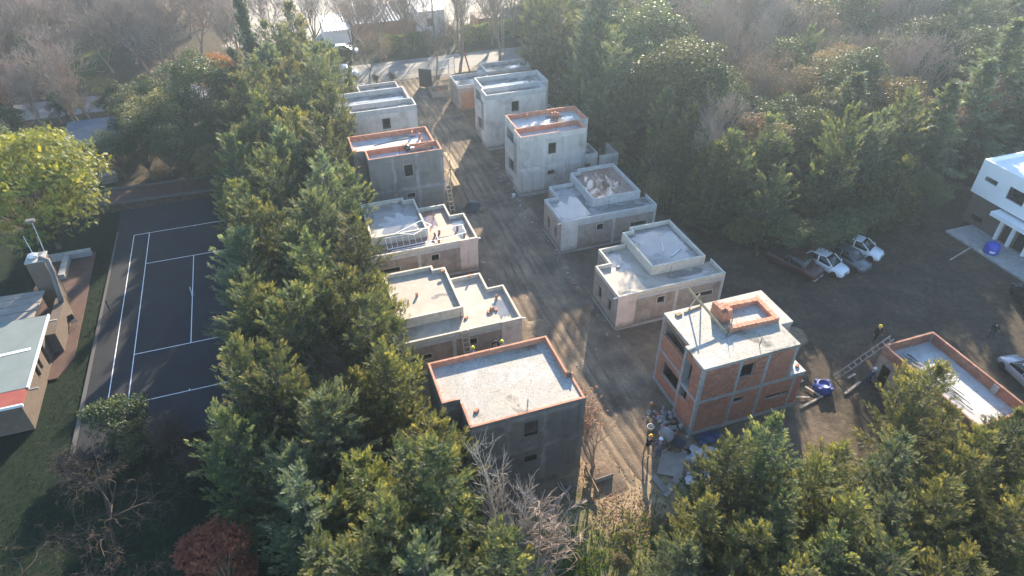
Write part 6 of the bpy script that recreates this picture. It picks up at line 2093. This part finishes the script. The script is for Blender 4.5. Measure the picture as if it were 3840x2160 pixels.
poplar('poplar0', 330, 11.0, 6, 'bark_white', 0.016, 1.1)
poplar('poplar1', 331, 8.8, 5, 'bark_pale', 0.015, 1.0, 0.14)
bare_tree('small0', 340, 5.4, 0.22, 34, 0.32, 4, (4, 4, 3, 3), 'bark_brown', 0.09, 'dry_leaf', 0.012, 0.70, 3, 0.14, 1)
bare_tree('bushbare', 350, 3.0, 0.2, 44, 0.12, 4, (6, 5, 4, 4), 'bark_dark', 0.06, None, 0.010, 0.7, 4, 0.22)
bare_tree('dead0', 360, 7.0, 0.22, 52, 0.12, 5, (5, 4, 4, 4), 'bark_dark', 0.13, None, 0.011, 0.68, 1, 0.22)

def cane_clump(key, seed, H=7.5, n=120):
    g = np.random.default_rng(seed)
    b = np.stack([g.normal(0, 1.3, n), g.normal(0, 1.3, n), np.zeros(n)], 1)
    lean = np.stack([g.normal(0, 0.16, n), g.normal(0, 0.16, n), np.ones(n)], 1)
    h = H * g.uniform(0.6, 1.0, n)
    t = b + unit(lean) * h[:, None]
    stem = mesh_np('stems', prisms(b, t, np.full(n, 0.03), np.full(n, 0.008)), 'bark_pale')
    k = 26
    i = np.repeat(np.arange(n), k)
    f = g.uniform(0.3, 1.0, n * k)
    P = b[i] + (t - b)[i] * f[:, None]
    a = g.uniform(0, 6.28, n * k)
    ax = np.stack([np.cos(a), np.sin(a), g.uniform(-0.5, 0.7, n * k)], 1)
    T = np.array([[[0, 0, 0], [0.4, 0.05, 0.04], [1, 0, -0.22], [0.4, -0.05, 0.04]]])
    Q = place(T, P, ax, np.tile([0, 0, 1.0], (n * k, 1)), g.uniform(0.35, 0.7, n * k))
    PROTO[key] = Proto([('stems', stem), ('leaves', mesh_np('leaves', Q, 'cane', g.random(n * k)))])
cane_clump('cane0', 400)

def hedge_box(key, seed, L=8.0, W=1.4, H=2.0, n=9000, leaf='weed', size=0.2):
    g = np.random.default_rng(seed)
    P = np.stack([g.uniform(0, L, n), g.uniform(-W / 2, W / 2, n), g.uniform(0, H, n)], 1)
    f = g.integers(0, 4, n)
    P[f == 0, 1] = -W / 2; P[f == 1, 2] = H; P[f == 2, 1] = W / 2
    P += g.normal(0, 0.07, (n, 3))
    P[:, 2] = np.maximum(P[:, 2] + 0.12 * np.sin(P[:, 0] * 1.7) * (P[:, 2] > H * 0.8), 0.05)
    N_ = np.zeros((n, 3)); N_[f == 0, 1] = -1; N_[f == 1, 2] = 1; N_[f == 2, 1] = 1; N_[f == 3, 2] = 1
    T = np.array([[[0, 0, 0], [0.5, 0.32, 0.05], [1, 0, 0], [0.5, -0.32, 0.05]]])
    Q = place(T, P, unit(g.normal(0, 1, (n, 3)) + N_ * 0.5), unit(N_ + g.normal(0, 0.5, (n, 3))), size * g.uniform(0.6, 1.3, n))
    stems = prisms(np.stack([np.linspace(0.2, L - 0.2, 24), np.zeros(24), np.zeros(24)], 1), np.stack([np.linspace(0.2, L - 0.2, 24), np.zeros(24), np.full(24, H * 0.9)], 1), np.full(24, 0.03), np.full(24, 0.01))
    PROTO[key] = Proto([('foliage', mesh_np('foliage', Q, leaf, g.random(n))), ('stems', mesh_np('stems', stems, 'bark'))])
hedge_box('hedge0', 410)
hedge_box('hedge1', 411, 7.0, 1.2, 2.4, 8000)

# ------------------------------------------------------------------ vegetation: placing
G1 = 'conifers in the row beside the tennis court'
row = [  # x, y, key, height scale, label
    (8.2, 36.0, 'cyp0', 1.15, 'tall dark columnar cypress at the head of the conifer row'),
    (7.9, 7.6, 'cyp1', 1.0, 'slim pointed cypress on the court side of the conifer row'),
    (7.8, -1.2, 'cyp1', 0.98, 'slim dark cypress beside the right service line of the court'),
    (14.9, -28.7, 'yel1', 1.15, 'conifer crowding the left corner of the dark grey house'),
    (7.6, -30.0, 'blue0', 1.06, 'pale blue-green conifer at the bottom, lit from behind'),
    (15.2, 15.0, 'con1', 1.12, 'conifer between the scaffolded house and the white one'),
    (14.6, 1.0, 'con3', 0.94, 'conifer hiding the left end of the metal-frame house'),
    (13.3, -21.8, 'yel2', 1.08, 'conifer at the back left corner of the dark grey house'),
]
for x, y, k, s, lab in row:
    plant(k, 'cypress_tree' if k.startswith('cyp') else 'conifer', lab, 'tree', x, y, s, group=G1)
conk = ['con0', 'con1', 'con2', 'con3', 'con0', 'blue1', 'yel0', 'blue2', 'yel2']
rest = [(10, 38.5, 1.05), (13.5, 40, 1.15), (12, 27.5, 1.1), (8.2, 15.2, 1.05), (9.7, 9.8, .98), (5.3, 10.5, .9), (11.7, -3.5, .93), (10.2, -10, .92), (7.3, -13, .96), (8.8, -16.7, .95),
        (11.6, -22.4, .88), (13.7, -31.6, 1.0), (12.5, 20.5, 1.08), (14.8, 25, 1.0), (14.2, 33, 1.02), (10.3, 21.5, 1.05), (13.5, 8, .98), (13, 14.2, 1.05), (5.8, 2.6, .8), (5.4, -6.5, .86),
        (5.3, -20.5, .9), (9.4, -25, .92), (4.9, -25.5, .85), (11, -29, .95), (12, -15.8, .9), (14.2, -13.6, .82), (9.2, -35.2, .98), (12.6, -36, .98), (15.8, -36, .8), (5.7, -37.5, .8), (14.1, -7.6, .92),
        (6.5, 21, .95), (7.0, 27.5, 1.0), (16.6, 29.5, .95), (17.2, 37.5, .8), (9.0, 3.4, .95), (10.6, 31.8, 1.1), (5.6, -12.5, .85), (4.8, 5.8, .8), (6.6, -3.8, .9), (6.4, 14.8, .95), (9.9, -7.0, .9), (12.6, 2.6, .95), (13.2, -18.6, .85), (7.0, -22.6, .95), (10.2, -13.6, .85), (6.2, 32.0, .95), (11.0, 13.0, 1.05), (12.4, 34.8, 1.05), (7.2, -27.0, .8), (11.4, -33.6, .9), (5.0, -9.2, .8), (8.6, 24.6, 1.05)]
ORD = ['first', 'second', 'third', 'fourth', 'fifth', 'sixth', 'seventh', 'eighth', 'ninth', 'tenth', 'eleventh', 'twelfth', 'thirteenth', 'fourteenth', 'fifteenth', 'sixteenth', 'seventeenth', 'eighteenth', 'nineteenth', 'twentieth']
def rank_labels(pts, split, sides, text, key):
    out = {}
    for side in range(len(sides)):
        mem = sorted([p for p in pts if split(p) == side], key=key)
        for r_, p in enumerate(mem):
            out[p] = text % (sides[side], ORD[r_])
    return out
row_lab = rank_labels([(x, y) for x, y, s in rest], lambda p: 0 if p[0] < 8.6 else (1 if p[0] < 12.3 else 2), ['court side', 'middle', 'house side'], 'feathery conifer on the %s of the court row, %s from the near end', lambda p: p[1])
for i, (x, y, s) in enumerate(rest):
    plant(conk[(i * 4 + i // 5) % 9], 'conifer', row_lab[(x, y)], 'tree', x, y, s * rng.uniform(1.02, 1.14), s * rng.uniform(1.04, 1.22), group=G1, tilt=0.05)
plant('brown0', 'bare_tree', 'leafless brown tree standing among the row conifers', 'tree', 10.2, -20.0, 0.85)

G2 = 'conifers in the lower right corner'
plant('yel0', 'conifer', 'tall yellow-green conifer in front of the low brick building', 'tree', 43.9, -33.6, 1.04, group=G2)
plant('con2', 'conifer', 'pointed conifer in front of the brick house, the leftmost spire', 'tree', 29.4, -34.3, .8, group=G2)
plant('con0', 'conifer', 'tallest spire in front of the brick house wall', 'tree', 31.9, -34.2, .88, group=G2)
plant('blue2', 'conifer', 'low blue-green juniper beside the sunlit ground', 'tree', 25.0, -37.8, .66, group=G2)
k2 = ['yel0', 'yel1', 'yel2', 'yel2', 'con0', 'blue1', 'yel2', 'con3']
corner = [(33.5, -36.6, 7), (26.9, -36.3, 7), (33.7, -38.6, 7), (43.9, -37.6, 7), (46.8, -37.4, 7.2), (36.4, -38.9, 7), (38.8, -40, 7.6), (30.2, -37.6, 7.4), (28.2, -38.4, 7), (41, -42, 8), (25.6, -40.5, 6.3), (28.8, -41, 7.4),
                               (33, -42, 8), (39.2, -36.2, 7.6), (36, -35.2, 6.4), (49.5, -40, 9), (36.3, -43.5, 8), (45, -41.5, 8), (50.8, -37.2, 7), (41.4, -38.9, 7.5), (31.3, -40.3, 7), (54, -40, 8)]
cor_lab = rank_labels([(x, y) for x, y, h in corner], lambda p: 0 if p[1] > -38.5 else 1, ['upper', 'lower'], 'bushy conifer of the %s rank in the lower right corner, %s from the left', lambda p: p[0] + 0.35 * p[1])
for i, (x, y, h) in enumerate(corner):
    plant(k2[i % 8], 'conifer', cor_lab[(x, y)], 'tree', x, y, h / (8.0 if k2[i % 8][0] == 'y' else 9.6), group=G2, tilt=0.04)

# woodland on the right
def inside(p, poly):
    c = False
    for i in range(len(poly)):
        (x1, y1), (x2, y2) = poly[i], poly[i - 1]
        if (y1 > p[1]) != (y2 > p[1]) and p[0] < (x2 - x1) * (p[1] - y1) / (y2 - y1) + x1:
            c = not c
    return c
G3 = 'trees of the woodland on the right'
taken = []
ex3 = [(65, -1.0, 'ced0', 1.0, 'cedar', 'layered dark cedar rising above the middle of the woodland'), (71.5, -6.3, 'ced1', 1.02, 'cedar', 'spreading cedar standing left of the white house'),
       (79, -3.5, 'ced0', 1.05, 'cedar', 'flat-topped cedar behind the white house at the right edge'), (48.6, -5.0, 'con1', 1.0, 'conifer', 'pointed conifer above the parked cars'),
       (47.4, 0.6, 'con0', 1.02, 'conifer', 'conifer at the woodland edge behind the raised roofs'), (84.5, 15.5, 'aca0', 0.62, 'yellow_tree', 'bright yellow-green tree high in the woodland'),
       (66.5, 12.5, 'cane0', 1.1, 'cane_clump', 'pale yellow-green clump of tall canes in the woodland'), (69.0, 11.0, 'cane0', .95, 'cane_clump', 'second smaller clump of canes beside the tall one'),
       (58.4, 5.4, 'tan0', 1.0, 'brown_leaved_tree', 'tree with pale brown seed clusters in mid woodland'), (61.5, 2.8, 'tan0', .8, 'brown_leaved_tree', 'smaller brown-leaved tree beside the pale brown one'),
       (44.9, 0.6, 'cane0', .55, 'cane_clump', 'yellow-green shrub beside the reddish-water roof'), (66, 23, 'bare0', 1.05, 'bare_tree', 'broad grey leafless tree high in the woodland'), (71, 31, 'bare2', 1.0, 'bare_tree', 'grey leafless tree at the upper middle of the woodland'),
       (46.8, -5.8, 'con1', .95, 'conifer', 'conifer behind the rear corner of the puddled-roof house'), (50.2, -9.6, 'con2', .85, 'conifer', 'conifer left of the dark red pickup'), (63.4, -11.2, 'con3', .8, 'conifer', 'conifer right of the parked cars'), (67.4, -10.8, 'brd1', .6, 'evergreen_tree', 'rounded evergreen between the parked cars and the white house'),
       (75.5, 4.5, 'bare1', .95, 'bare_tree', 'dense grey leafless tree behind the central cedar'), (79, 9.5, 'bare3', .9, 'bare_tree', 'grey leafless tree below the yellow-green one')]
for x, y, k, s, nm, lab in ex3:
    plant(k, nm, lab, 'tree' if 'cane' not in k else 'canes', x, y, s, group=G3)
    taken.append((x, y, 2.6))
for x, y, lab in ((53.2, -13.4, 'small evergreen overhanging the pickup and the white hatchback'), (55.5, -13.3, 'small evergreen between the white hatchback and the grey car'), (57.7, -12.8, 'small evergreen between the grey car and the rightmost white one'), (60.4, -11.9, 'small evergreen at the rear of the rightmost parked white car'), (51.2, -12.3, 'small evergreen at the rear of the pickup')):
    plant('droop0', 'evergreen_tree', lab, 'tree', x, y, 1.0, group=G3)
    taken.append((x, y, 2.0))
poly3 = [(43.8, 43.5), (44.6, 14), (45.6, 2.5), (49, -6), (57, -8.2), (66, -6.8), (77, -5), (118, -5), (124, 28), (104, 62), (62, 84), (54, 62), (52, 52), (46, 44)]
names3 = {'brd': ('evergreen_tree', 'dense dark evergreen broadleaf in the woodland'), 'con': ('conifer', 'dark green conifer in the woodland'), 'blu': ('conifer', 'grey-green conifer in the woodland'), 'bar': ('bare_tree', 'grey leafless tree in the woodland'), 'oli': ('olive_tree', 'olive-brown leafy tree in the woodland'), 'bro': ('bare_tree', 'brown leafless tree in the woodland'), 'ced': ('cedar', 'spreading cedar in the woodland'), 'tan': ('brown_leaved_tree', 'pale brown leafy tree in the woodland')}
tries = 0
cnt = 0
while tries < 6000 and cnt < 175:
    tries += 1
    x, y = rng.uniform(43, 124), rng.uniform(-9, 84)
    if not inside((x, y), poly3): continue
    dmin = 3.2 + 0.018 * math.hypot(x - 44, y)
    if any((x - a) ** 2 + (y - b) ** 2 < (dmin * 0.5 + c * 0.5) ** 2 for a, b, c in taken): continue
    edge = x < 49 or (y < -3 and x < 75)
    u = rng.random()
    if edge:
        k = rng.choice(['con0', 'con2', 'con3', 'blue0', 'blue1', 'brd0', 'brd1', 'con0'])
    elif 52 < x < 68 and y < 14:
        k = rng.choice(['brd0', 'brd1', 'brd2', 'brd3', 'tan0', 'con1', 'blue0', 'olive0', 'brown1', 'tan0'])
    elif 60 < x < 84:
        k = rng.choice(['brd0', 'brd1', 'brd2', 'brd3', 'bare0', 'bare1', 'bare2', 'bare3', 'olive0', 'olive0', 'con2', 'brown1', 'tan0'])
    else:
        k = rng.choice(['brd0', 'brd1', 'brd2', 'brd3', 'brd1', 'blue0', 'ced0', 'con3', 'bare2', 'olive0'])
    nm, lab = names3[k[:3]]
    zone = 'along its edge behind the right-hand houses' if x < 50 else ('just behind the parked cars' if y < 0 and x < 72 else ('behind the white house' if y < 8 and x >= 72 else ('in its middle' if y < 20 else ('towards the top right corner' if x > 84 else 'towards the top edge'))))
    lab = lab.replace('in the woodland', 'of the woodland, ' + zone)
    h = rng.uniform(0.95, 1.3) if not edge else rng.uniform(1.0, 1.25)
    if y > 20: h *= 1.12
    if x < 54 and y > 6: h *= 1.22
    plant(k, nm, lab, 'tree', x, y, h * rng.uniform(.85, 1.0), h, group=G3, tilt=0.03)
    taken.append((x, y, dmin)); cnt += 1
for i, (x, y, s) in enumerate([(60.5, -8.6, 1.1), (63.5, -8.8, 1.2), (66.5, -9.3, .9), (53, -9.2, 1.1), (49, -8.6, 1.0), (46.3, -4.2, 1.0), (44.6, 4.2, .9), (44.2, 9.6, 1.0), (44.0, 17, 1.1), (44.2, 26, 1.2), (43.9, 35, 1.1), (69, -9.8, .8)]):
    plant(['shrub0', 'shrub1', 'shrub0'][i % 3], 'shrub', 'leafy shrub along the woodland edge', 'shrub', x, y, s, group='shrubs along the woodland edge')

# top left: leafless wood, garden trees, the yellow-green tree
plant('aca0', 'yellow_green_tree', 'large bright yellow-green feathery tree at the left edge', 'tree', -12.0, 12.0, 1.18, rz=0.7)
plant('olive0', 'olive_tree', 'round olive-brown tree above the court end', 'tree', -2.6, 26.5, 1.0)
plant('brd2', 'ivy_covered_tree', 'ivy-covered tree beside the rust-brown one', 'tree', 1.9, 31.5, 1.05, 1.15)
plant('rust0', 'rust_brown_tree', 'slender rust-brown tree left of the tall cypress', 'tree', 4.4, 37.0, 1.35, 1.6)
plant('olive0', 'mustard_bush', 'mustard-coloured rounded bush at the court end', 'bush', 2.2, 18.9, .55)
plant('rust0', 'rust_red_tree', 'rust-red feathery tree at the bottom left edge of the conifer row', 'tree', 2.6, -29.0, 1.0, 1.05)
G4 = 'dark garden trees behind the court'
for i, (x, y, s, k) in enumerate([(-1.0, 21.5, .7, 'brd0'), (-4.6, 23.8, .68, 'brd1'), (-5.8, 30.5, .8, 'brd3'), (3.6, 25.2, .8, 'brd1'), (-9.3, 40.0, .6, 'brd0'), (-14.5, 40.5, .55, 'brd2'), (-3.2, 35.5, .8, 'brd0'), (5.2, 29.5, .75, 'brd3'), (-18, 26, .8, 'brd1'), (-20, 35, .7, 'brd2'), (0.8, 24.0, .6, 'brd2'), (-7.3, 24.6, .62, 'brd3'), (-2.4, 23.6, .72, 'brd0'), (3.0, 22.2, .55, 'brd1'), (-4.0, 32.5, .85, 'brd2'), (5.5, 24.4, .7, 'brd0'), (-0.5, 28.5, .85, 'brd3')]):
    plant(k, 'evergreen_tree', 'dark evergreen garden tree ' + ('beside the corrugated shed' if x < -8 else ('just beyond the court end' if y < 25.5 else 'between the olive-brown tree and the road')), 'tree', x, y, s, group=G4)
G5 = 'leafless trees at the top left'
tk = []
tries = cnt = 0
while tries < 3000 and cnt < 105:
    tries += 1
    x, y = rng.uniform(-48, 6), rng.uniform(36, 100)
    if 44.0 < y < 53: continue
    if x > 0 and y < 50: continue
    if y < 44 and x > -8: continue
    if any((x - a) ** 2 + (y - b) ** 2 < 2.9 ** 2 for a, b in tk): continue
    k = rng.choice(['bare0', 'bare1', 'bare2', 'bare3', 'brown0', 'bare1', 'bare3'])
    zn = ('this side of the road' if y < 45 else ('just beyond the road' if y < 64 else 'far behind the road')) + (' at the left edge' if x < -28 else (' in mid thicket' if x < -10 else ' near the cypress'))
    plant(k, 'bare_tree', 'leafless tree at the top left, ' + zn, 'tree', x, y, rng.uniform(.85, 1.15), group=G5, tilt=0.08)
    tk.append((x, y)); cnt += 1
for x, y, s in ((-22, 44, .8), (-16, 43.2, .7), (-30, 40, 1.0), (-26, 30, 1.0), (-20, 20, .9)):
    plant('bare2', 'bare_tree', 'leafless tree behind the yellow-green one at the left edge', 'tree', x, y, s, group='leafless trees beside the left garden')
plant('brd1', 'evergreen_tree', 'dark evergreen at the top left corner', 'tree', -32, 74, 1.0)

# trees along the road at the street end
for i, (x, y, k, s, lab) in enumerate([(36.3, 44.2, 'road0', .95, 'tall leafless street tree right of the mesh gate'), (32.3, 42.9, 'brown0', 1.0, 'slanting leafless tree between the two gate leaves'), (22.6, 44.2, 'brown1', .8, 'small leafless tree beside the parked van'),
                                       (43.2, 46.2, 'road1', .9, 'ivy-footed leafless tree beside the lattice mast'), (26.5, 55.0, 'road0', .85, 'leafless tree left of the hedge across the road'), (30.2, 54.2, 'road1', .8, 'leafless tree before the clipped hedge'),
                                       (39.0, 55.2, 'road1', .95, 'leafless tree in front of the white cottage'), (44.5, 54.5, 'road0', .9, 'leafless tree before the lit hedge'), (21.5, 54.0, 'bare3', 1.1, 'leafless tree before the sunlit shed end'), (16.5, 55.5, 'road1', .85, 'leafless tree at the bend of the far road'),
                                       (49.0, 56.5, 'road1', .9, 'leafless tree at the right end of the lit hedge'), (12.5, 60.0, 'bare0', 1.1, 'leafless tree beyond the tall cypress'), (35.0, 57.5, 'bare1', 1.0, 'thin leafless tree beside the utility pole'), (42.0, 64.0, 'road0', .8, 'leafless tree behind the brown hut'), (24.5, 57.8, 'bare2', .9, 'thin leafless tree before the corrugated shed')]):
    plant(k, 'street_tree', lab, 'tree', x, y, s, group='leafless trees along the road')
for x, y, k, s, lab in ((27.2, 57.0, 'hedge0', 1.0, 'clipped hedge in front of the corrugated shed'), (40.2, 56.6, 'hedge1', 1.0, 'sunlit clipped hedge, left half'), (47.3, 57.4, 'hedge1', 1.0, 'sunlit clipped hedge, right half'), (35.6, 57.6, 'hedge0', .45, 'short dark hedge before the white cottage')):
    plant(k, 'hedge', lab, 'hedge', x, y, s, rz=0.06)
for x, y, s in ((17, 49.5 + 4, 1.0), (13, 52.8, 1.1), (20.5, 52.6, .8), (30.0, 52.5, .7), (9.5, 53.5, 1.0), (52.5, 54.0, 1.2)):
    plant('shrub0', 'verge_shrub', 'dark shrub on the far verge of the road', 'shrub', x, y, s, group='shrubs on the far verge')
for x, y, lab in ((23.8, 43.4, 'small leafless bush beside the van'), (26.0, 43.2, 'small leafless bush beside the thin fence post')):
    plant('bushbare', 'bare_bush', lab, 'bush', x, y, .55)

# bottom of the picture
plant('poplar0', 'bare_poplar', 'pale leafless poplar in front of the dark grey house', 'tree', 17.3, -32.4, 1.0)
plant('poplar1', 'bare_poplar', 'shorter brownish leafless poplar right of the pale one', 'tree', 18.4, -34.4, 1.0)
plant('poplar1', 'bare_poplar', 'white leafless twigs at the bottom edge before the juniper', 'tree', 25.4, -42.2, .62)
plant('small0', 'small_tree', 'small bare tree with a few rusty leaves beside the dark grey house', 'tree', 25.05, -27.9, 1.0, rz=1.0)
plant('shrub0', 'dark_shrub', 'rounded dark green shrub at the near corner of the court', 'shrub', -4.2, -14.6, 1.0)
plant('shrub0', 'dark_shrub', 'low dark shrub in front of the rounded court-corner shrub', 'shrub', -3.2, -17.0, .8)
for x, y, s, lab in ((-0.6, -17.3, 1.1, 'leafless bush at the near end of the court'), (2.6, -18.6, 1.0, 'leafless bush beside the conifers at the court end'), (-6.8, -17.6, .9, 'leafless bush at the near left of the court'), (0.8, -20.0, .9, 'low leafless bush on the dark lawn')):
    plant('bushbare', 'bare_bush', lab, 'bush', x, y, s)
for x, y, s, lab in ((-4.0, -23.5, 1.0, 'spreading leafless tree on the dark lawn'), (-8.5, -27.0, 1.0, 'leafless tree at the bottom left corner'), (-1.5, -29.5, .9, 'leafless tree low on the dark lawn at the bottom edge')):
    plant('dead0', 'bare_tree', lab, 'tree', x, y, s)

# uncountable ground cover
def tufts(name, n, xr, yr, hr, leaf, seed, label, dens=None, blades=4):
    g = np.random.default_rng(seed)
    x = g.uniform(*xr, n); y = g.uniform(*yr, n)
    if dens is not None:
        k = dens(x, y) > g.random(n)
        x, y = x[k], y[k]
    n = len(x)
    z = ground_z(x, y)
    P = np.repeat(np.stack([x, y, z], 1), blades, 0)
    a = g.uniform(0, 6.28, len(P))
    ax = np.stack([np.cos(a) * 0.6, np.sin(a) * 0.6, g.uniform(0.4, 1.2, len(P))], 1)
    T = np.array([[[0, 0, 0], [0.5, 0.10, 0.02], [1, 0, -0.12], [0.5, -0.10, 0.02]]])
    Q = place(T, P, ax, unit(g.normal(0, 1, (len(P), 3))), g.uniform(*hr, len(P)))
    o = link(name, mesh_np(name, Q, leaf, np.clip(g.normal(0.45, 0.25, len(Q)), 0, 1)))
    tag(o, label, 'grass', kind='stuff')
def d_scrub(x, y):
    return np.clip(0.5 + 0.55 * lump(x * 3.3, y * 3.3, 5), 0, 1) * sm(-30.5, -35, y) * sm(17.5, 19, x) * sm(29.5, 27.5, x)
tufts('grass', 24000, (17, 30), (-46, -30), (0.10, 0.32), 'weed', 51, 'rough weeds and grass on the sunlit ground', d_scrub)
def d_lawn(x, y):
    return np.clip(0.45 + 0.5 * lump(x * 2, y * 2, 9), 0.1, 1) * np.where((y < -16.6) | (x < -7.3), 1, 0) * np.where((x < -9.2) & (y > -12.3), 0, 1)
M['lawn_grass'] = leafmat('lawn_grass', (0.006, 0.014, 0.006), (0.011, 0.024, 0.009), (0.02, 0.036, 0.013), 0.3, 0.7, 0.05)
tufts('lawn_grass', 42000, (-12, 8), (-36, 17), (0.06, 0.16), 'lawn_grass', 52, 'short dark lawn grass left of the court', d_lawn, 3)
M['fallen_leaf'] = leafmat('fallen_leaf', (0.13, 0.07, 0.04), (0.21, 0.12, 0.065), (0.30, 0.19, 0.11), 0.2, 0.8, 0.05)
def litter(name, n, pts, leaf, seed, label, size=(0.08, 0.17)):
    g = np.random.default_rng(seed)
    c = np.array(pts)[g.integers(0, len(pts), n)]
    P = np.stack([c[:, 0] + g.normal(0, 1, n) * c[:, 2], c[:, 1] + g.normal(0, 1, n) * c[:, 3], np.zeros(n)], 1)
    P[:, 2] = ground_z(P[:, 0], P[:, 1]) + 0.03
    T = np.array([[[0, 0, 0], [0.5, 0.35, 0.05], [1, 0, 0], [0.5, -0.35, 0.05]]])
    a = g.uniform(0, 6.28, n)
    Q = place(T, P, np.stack([np.cos(a), np.sin(a), g.normal(0, 0.2, n)], 1), unit(g.normal(0, 0.3, (n, 3)) + [0, 0, 1]), g.uniform(*size, n))
    tag(link(name, mesh_np(name, Q, leaf, g.random(n))), label, 'leaf litter', kind='stuff')
litter('fallen_leaves', 2600, [(25.3, -28.0, .8, 1.0), (25.9, -32.5, .7, 2.0), (27.0, -33.5, .6, 1.5), (24.2, -31, .8, 1.5)], 'fallen_leaf', 61, 'brown fallen leaves strewn below the small tree')
for i, (x, y, s) in enumerate([(24.6, -33.2, .26), (27.9, -33.4, .2), (23.5, -34.6, .3), (26.6, -36.6, .3), (25.8, -36.9, .26), (23.2, -36.5, .22)]):
    plant('shrub_w' if 'shrub_w' in PROTO else 'shrub1', 'weed_clump', 'bright leafy weed clump on the sunlit rough ground', 'weeds', x, y, s, group='weed clumps on the sunlit ground')

# ------------------------------------------------------------------ hazy air
hm = mat('haze_air')
nt = hm.node_tree
pv = nt.nodes.new('ShaderNodeVolumePrincipled')
pv.inputs['Color'].default_value = (0.70, 0.85, 1.0, 1)
pv.inputs['Density'].default_value = 0.00056
pv.inputs['Anisotropy'].default_value = 0.68
ho = nt.nodes.new('ShaderNodeOutputMaterial')
nt.links.new(pv.outputs[0], ho.inputs['Volume'])
hz = MB().box(-140, 190, -75, 170, -1.3, 38.5).build('haze', hm)
tag(hz, kind='stuff')
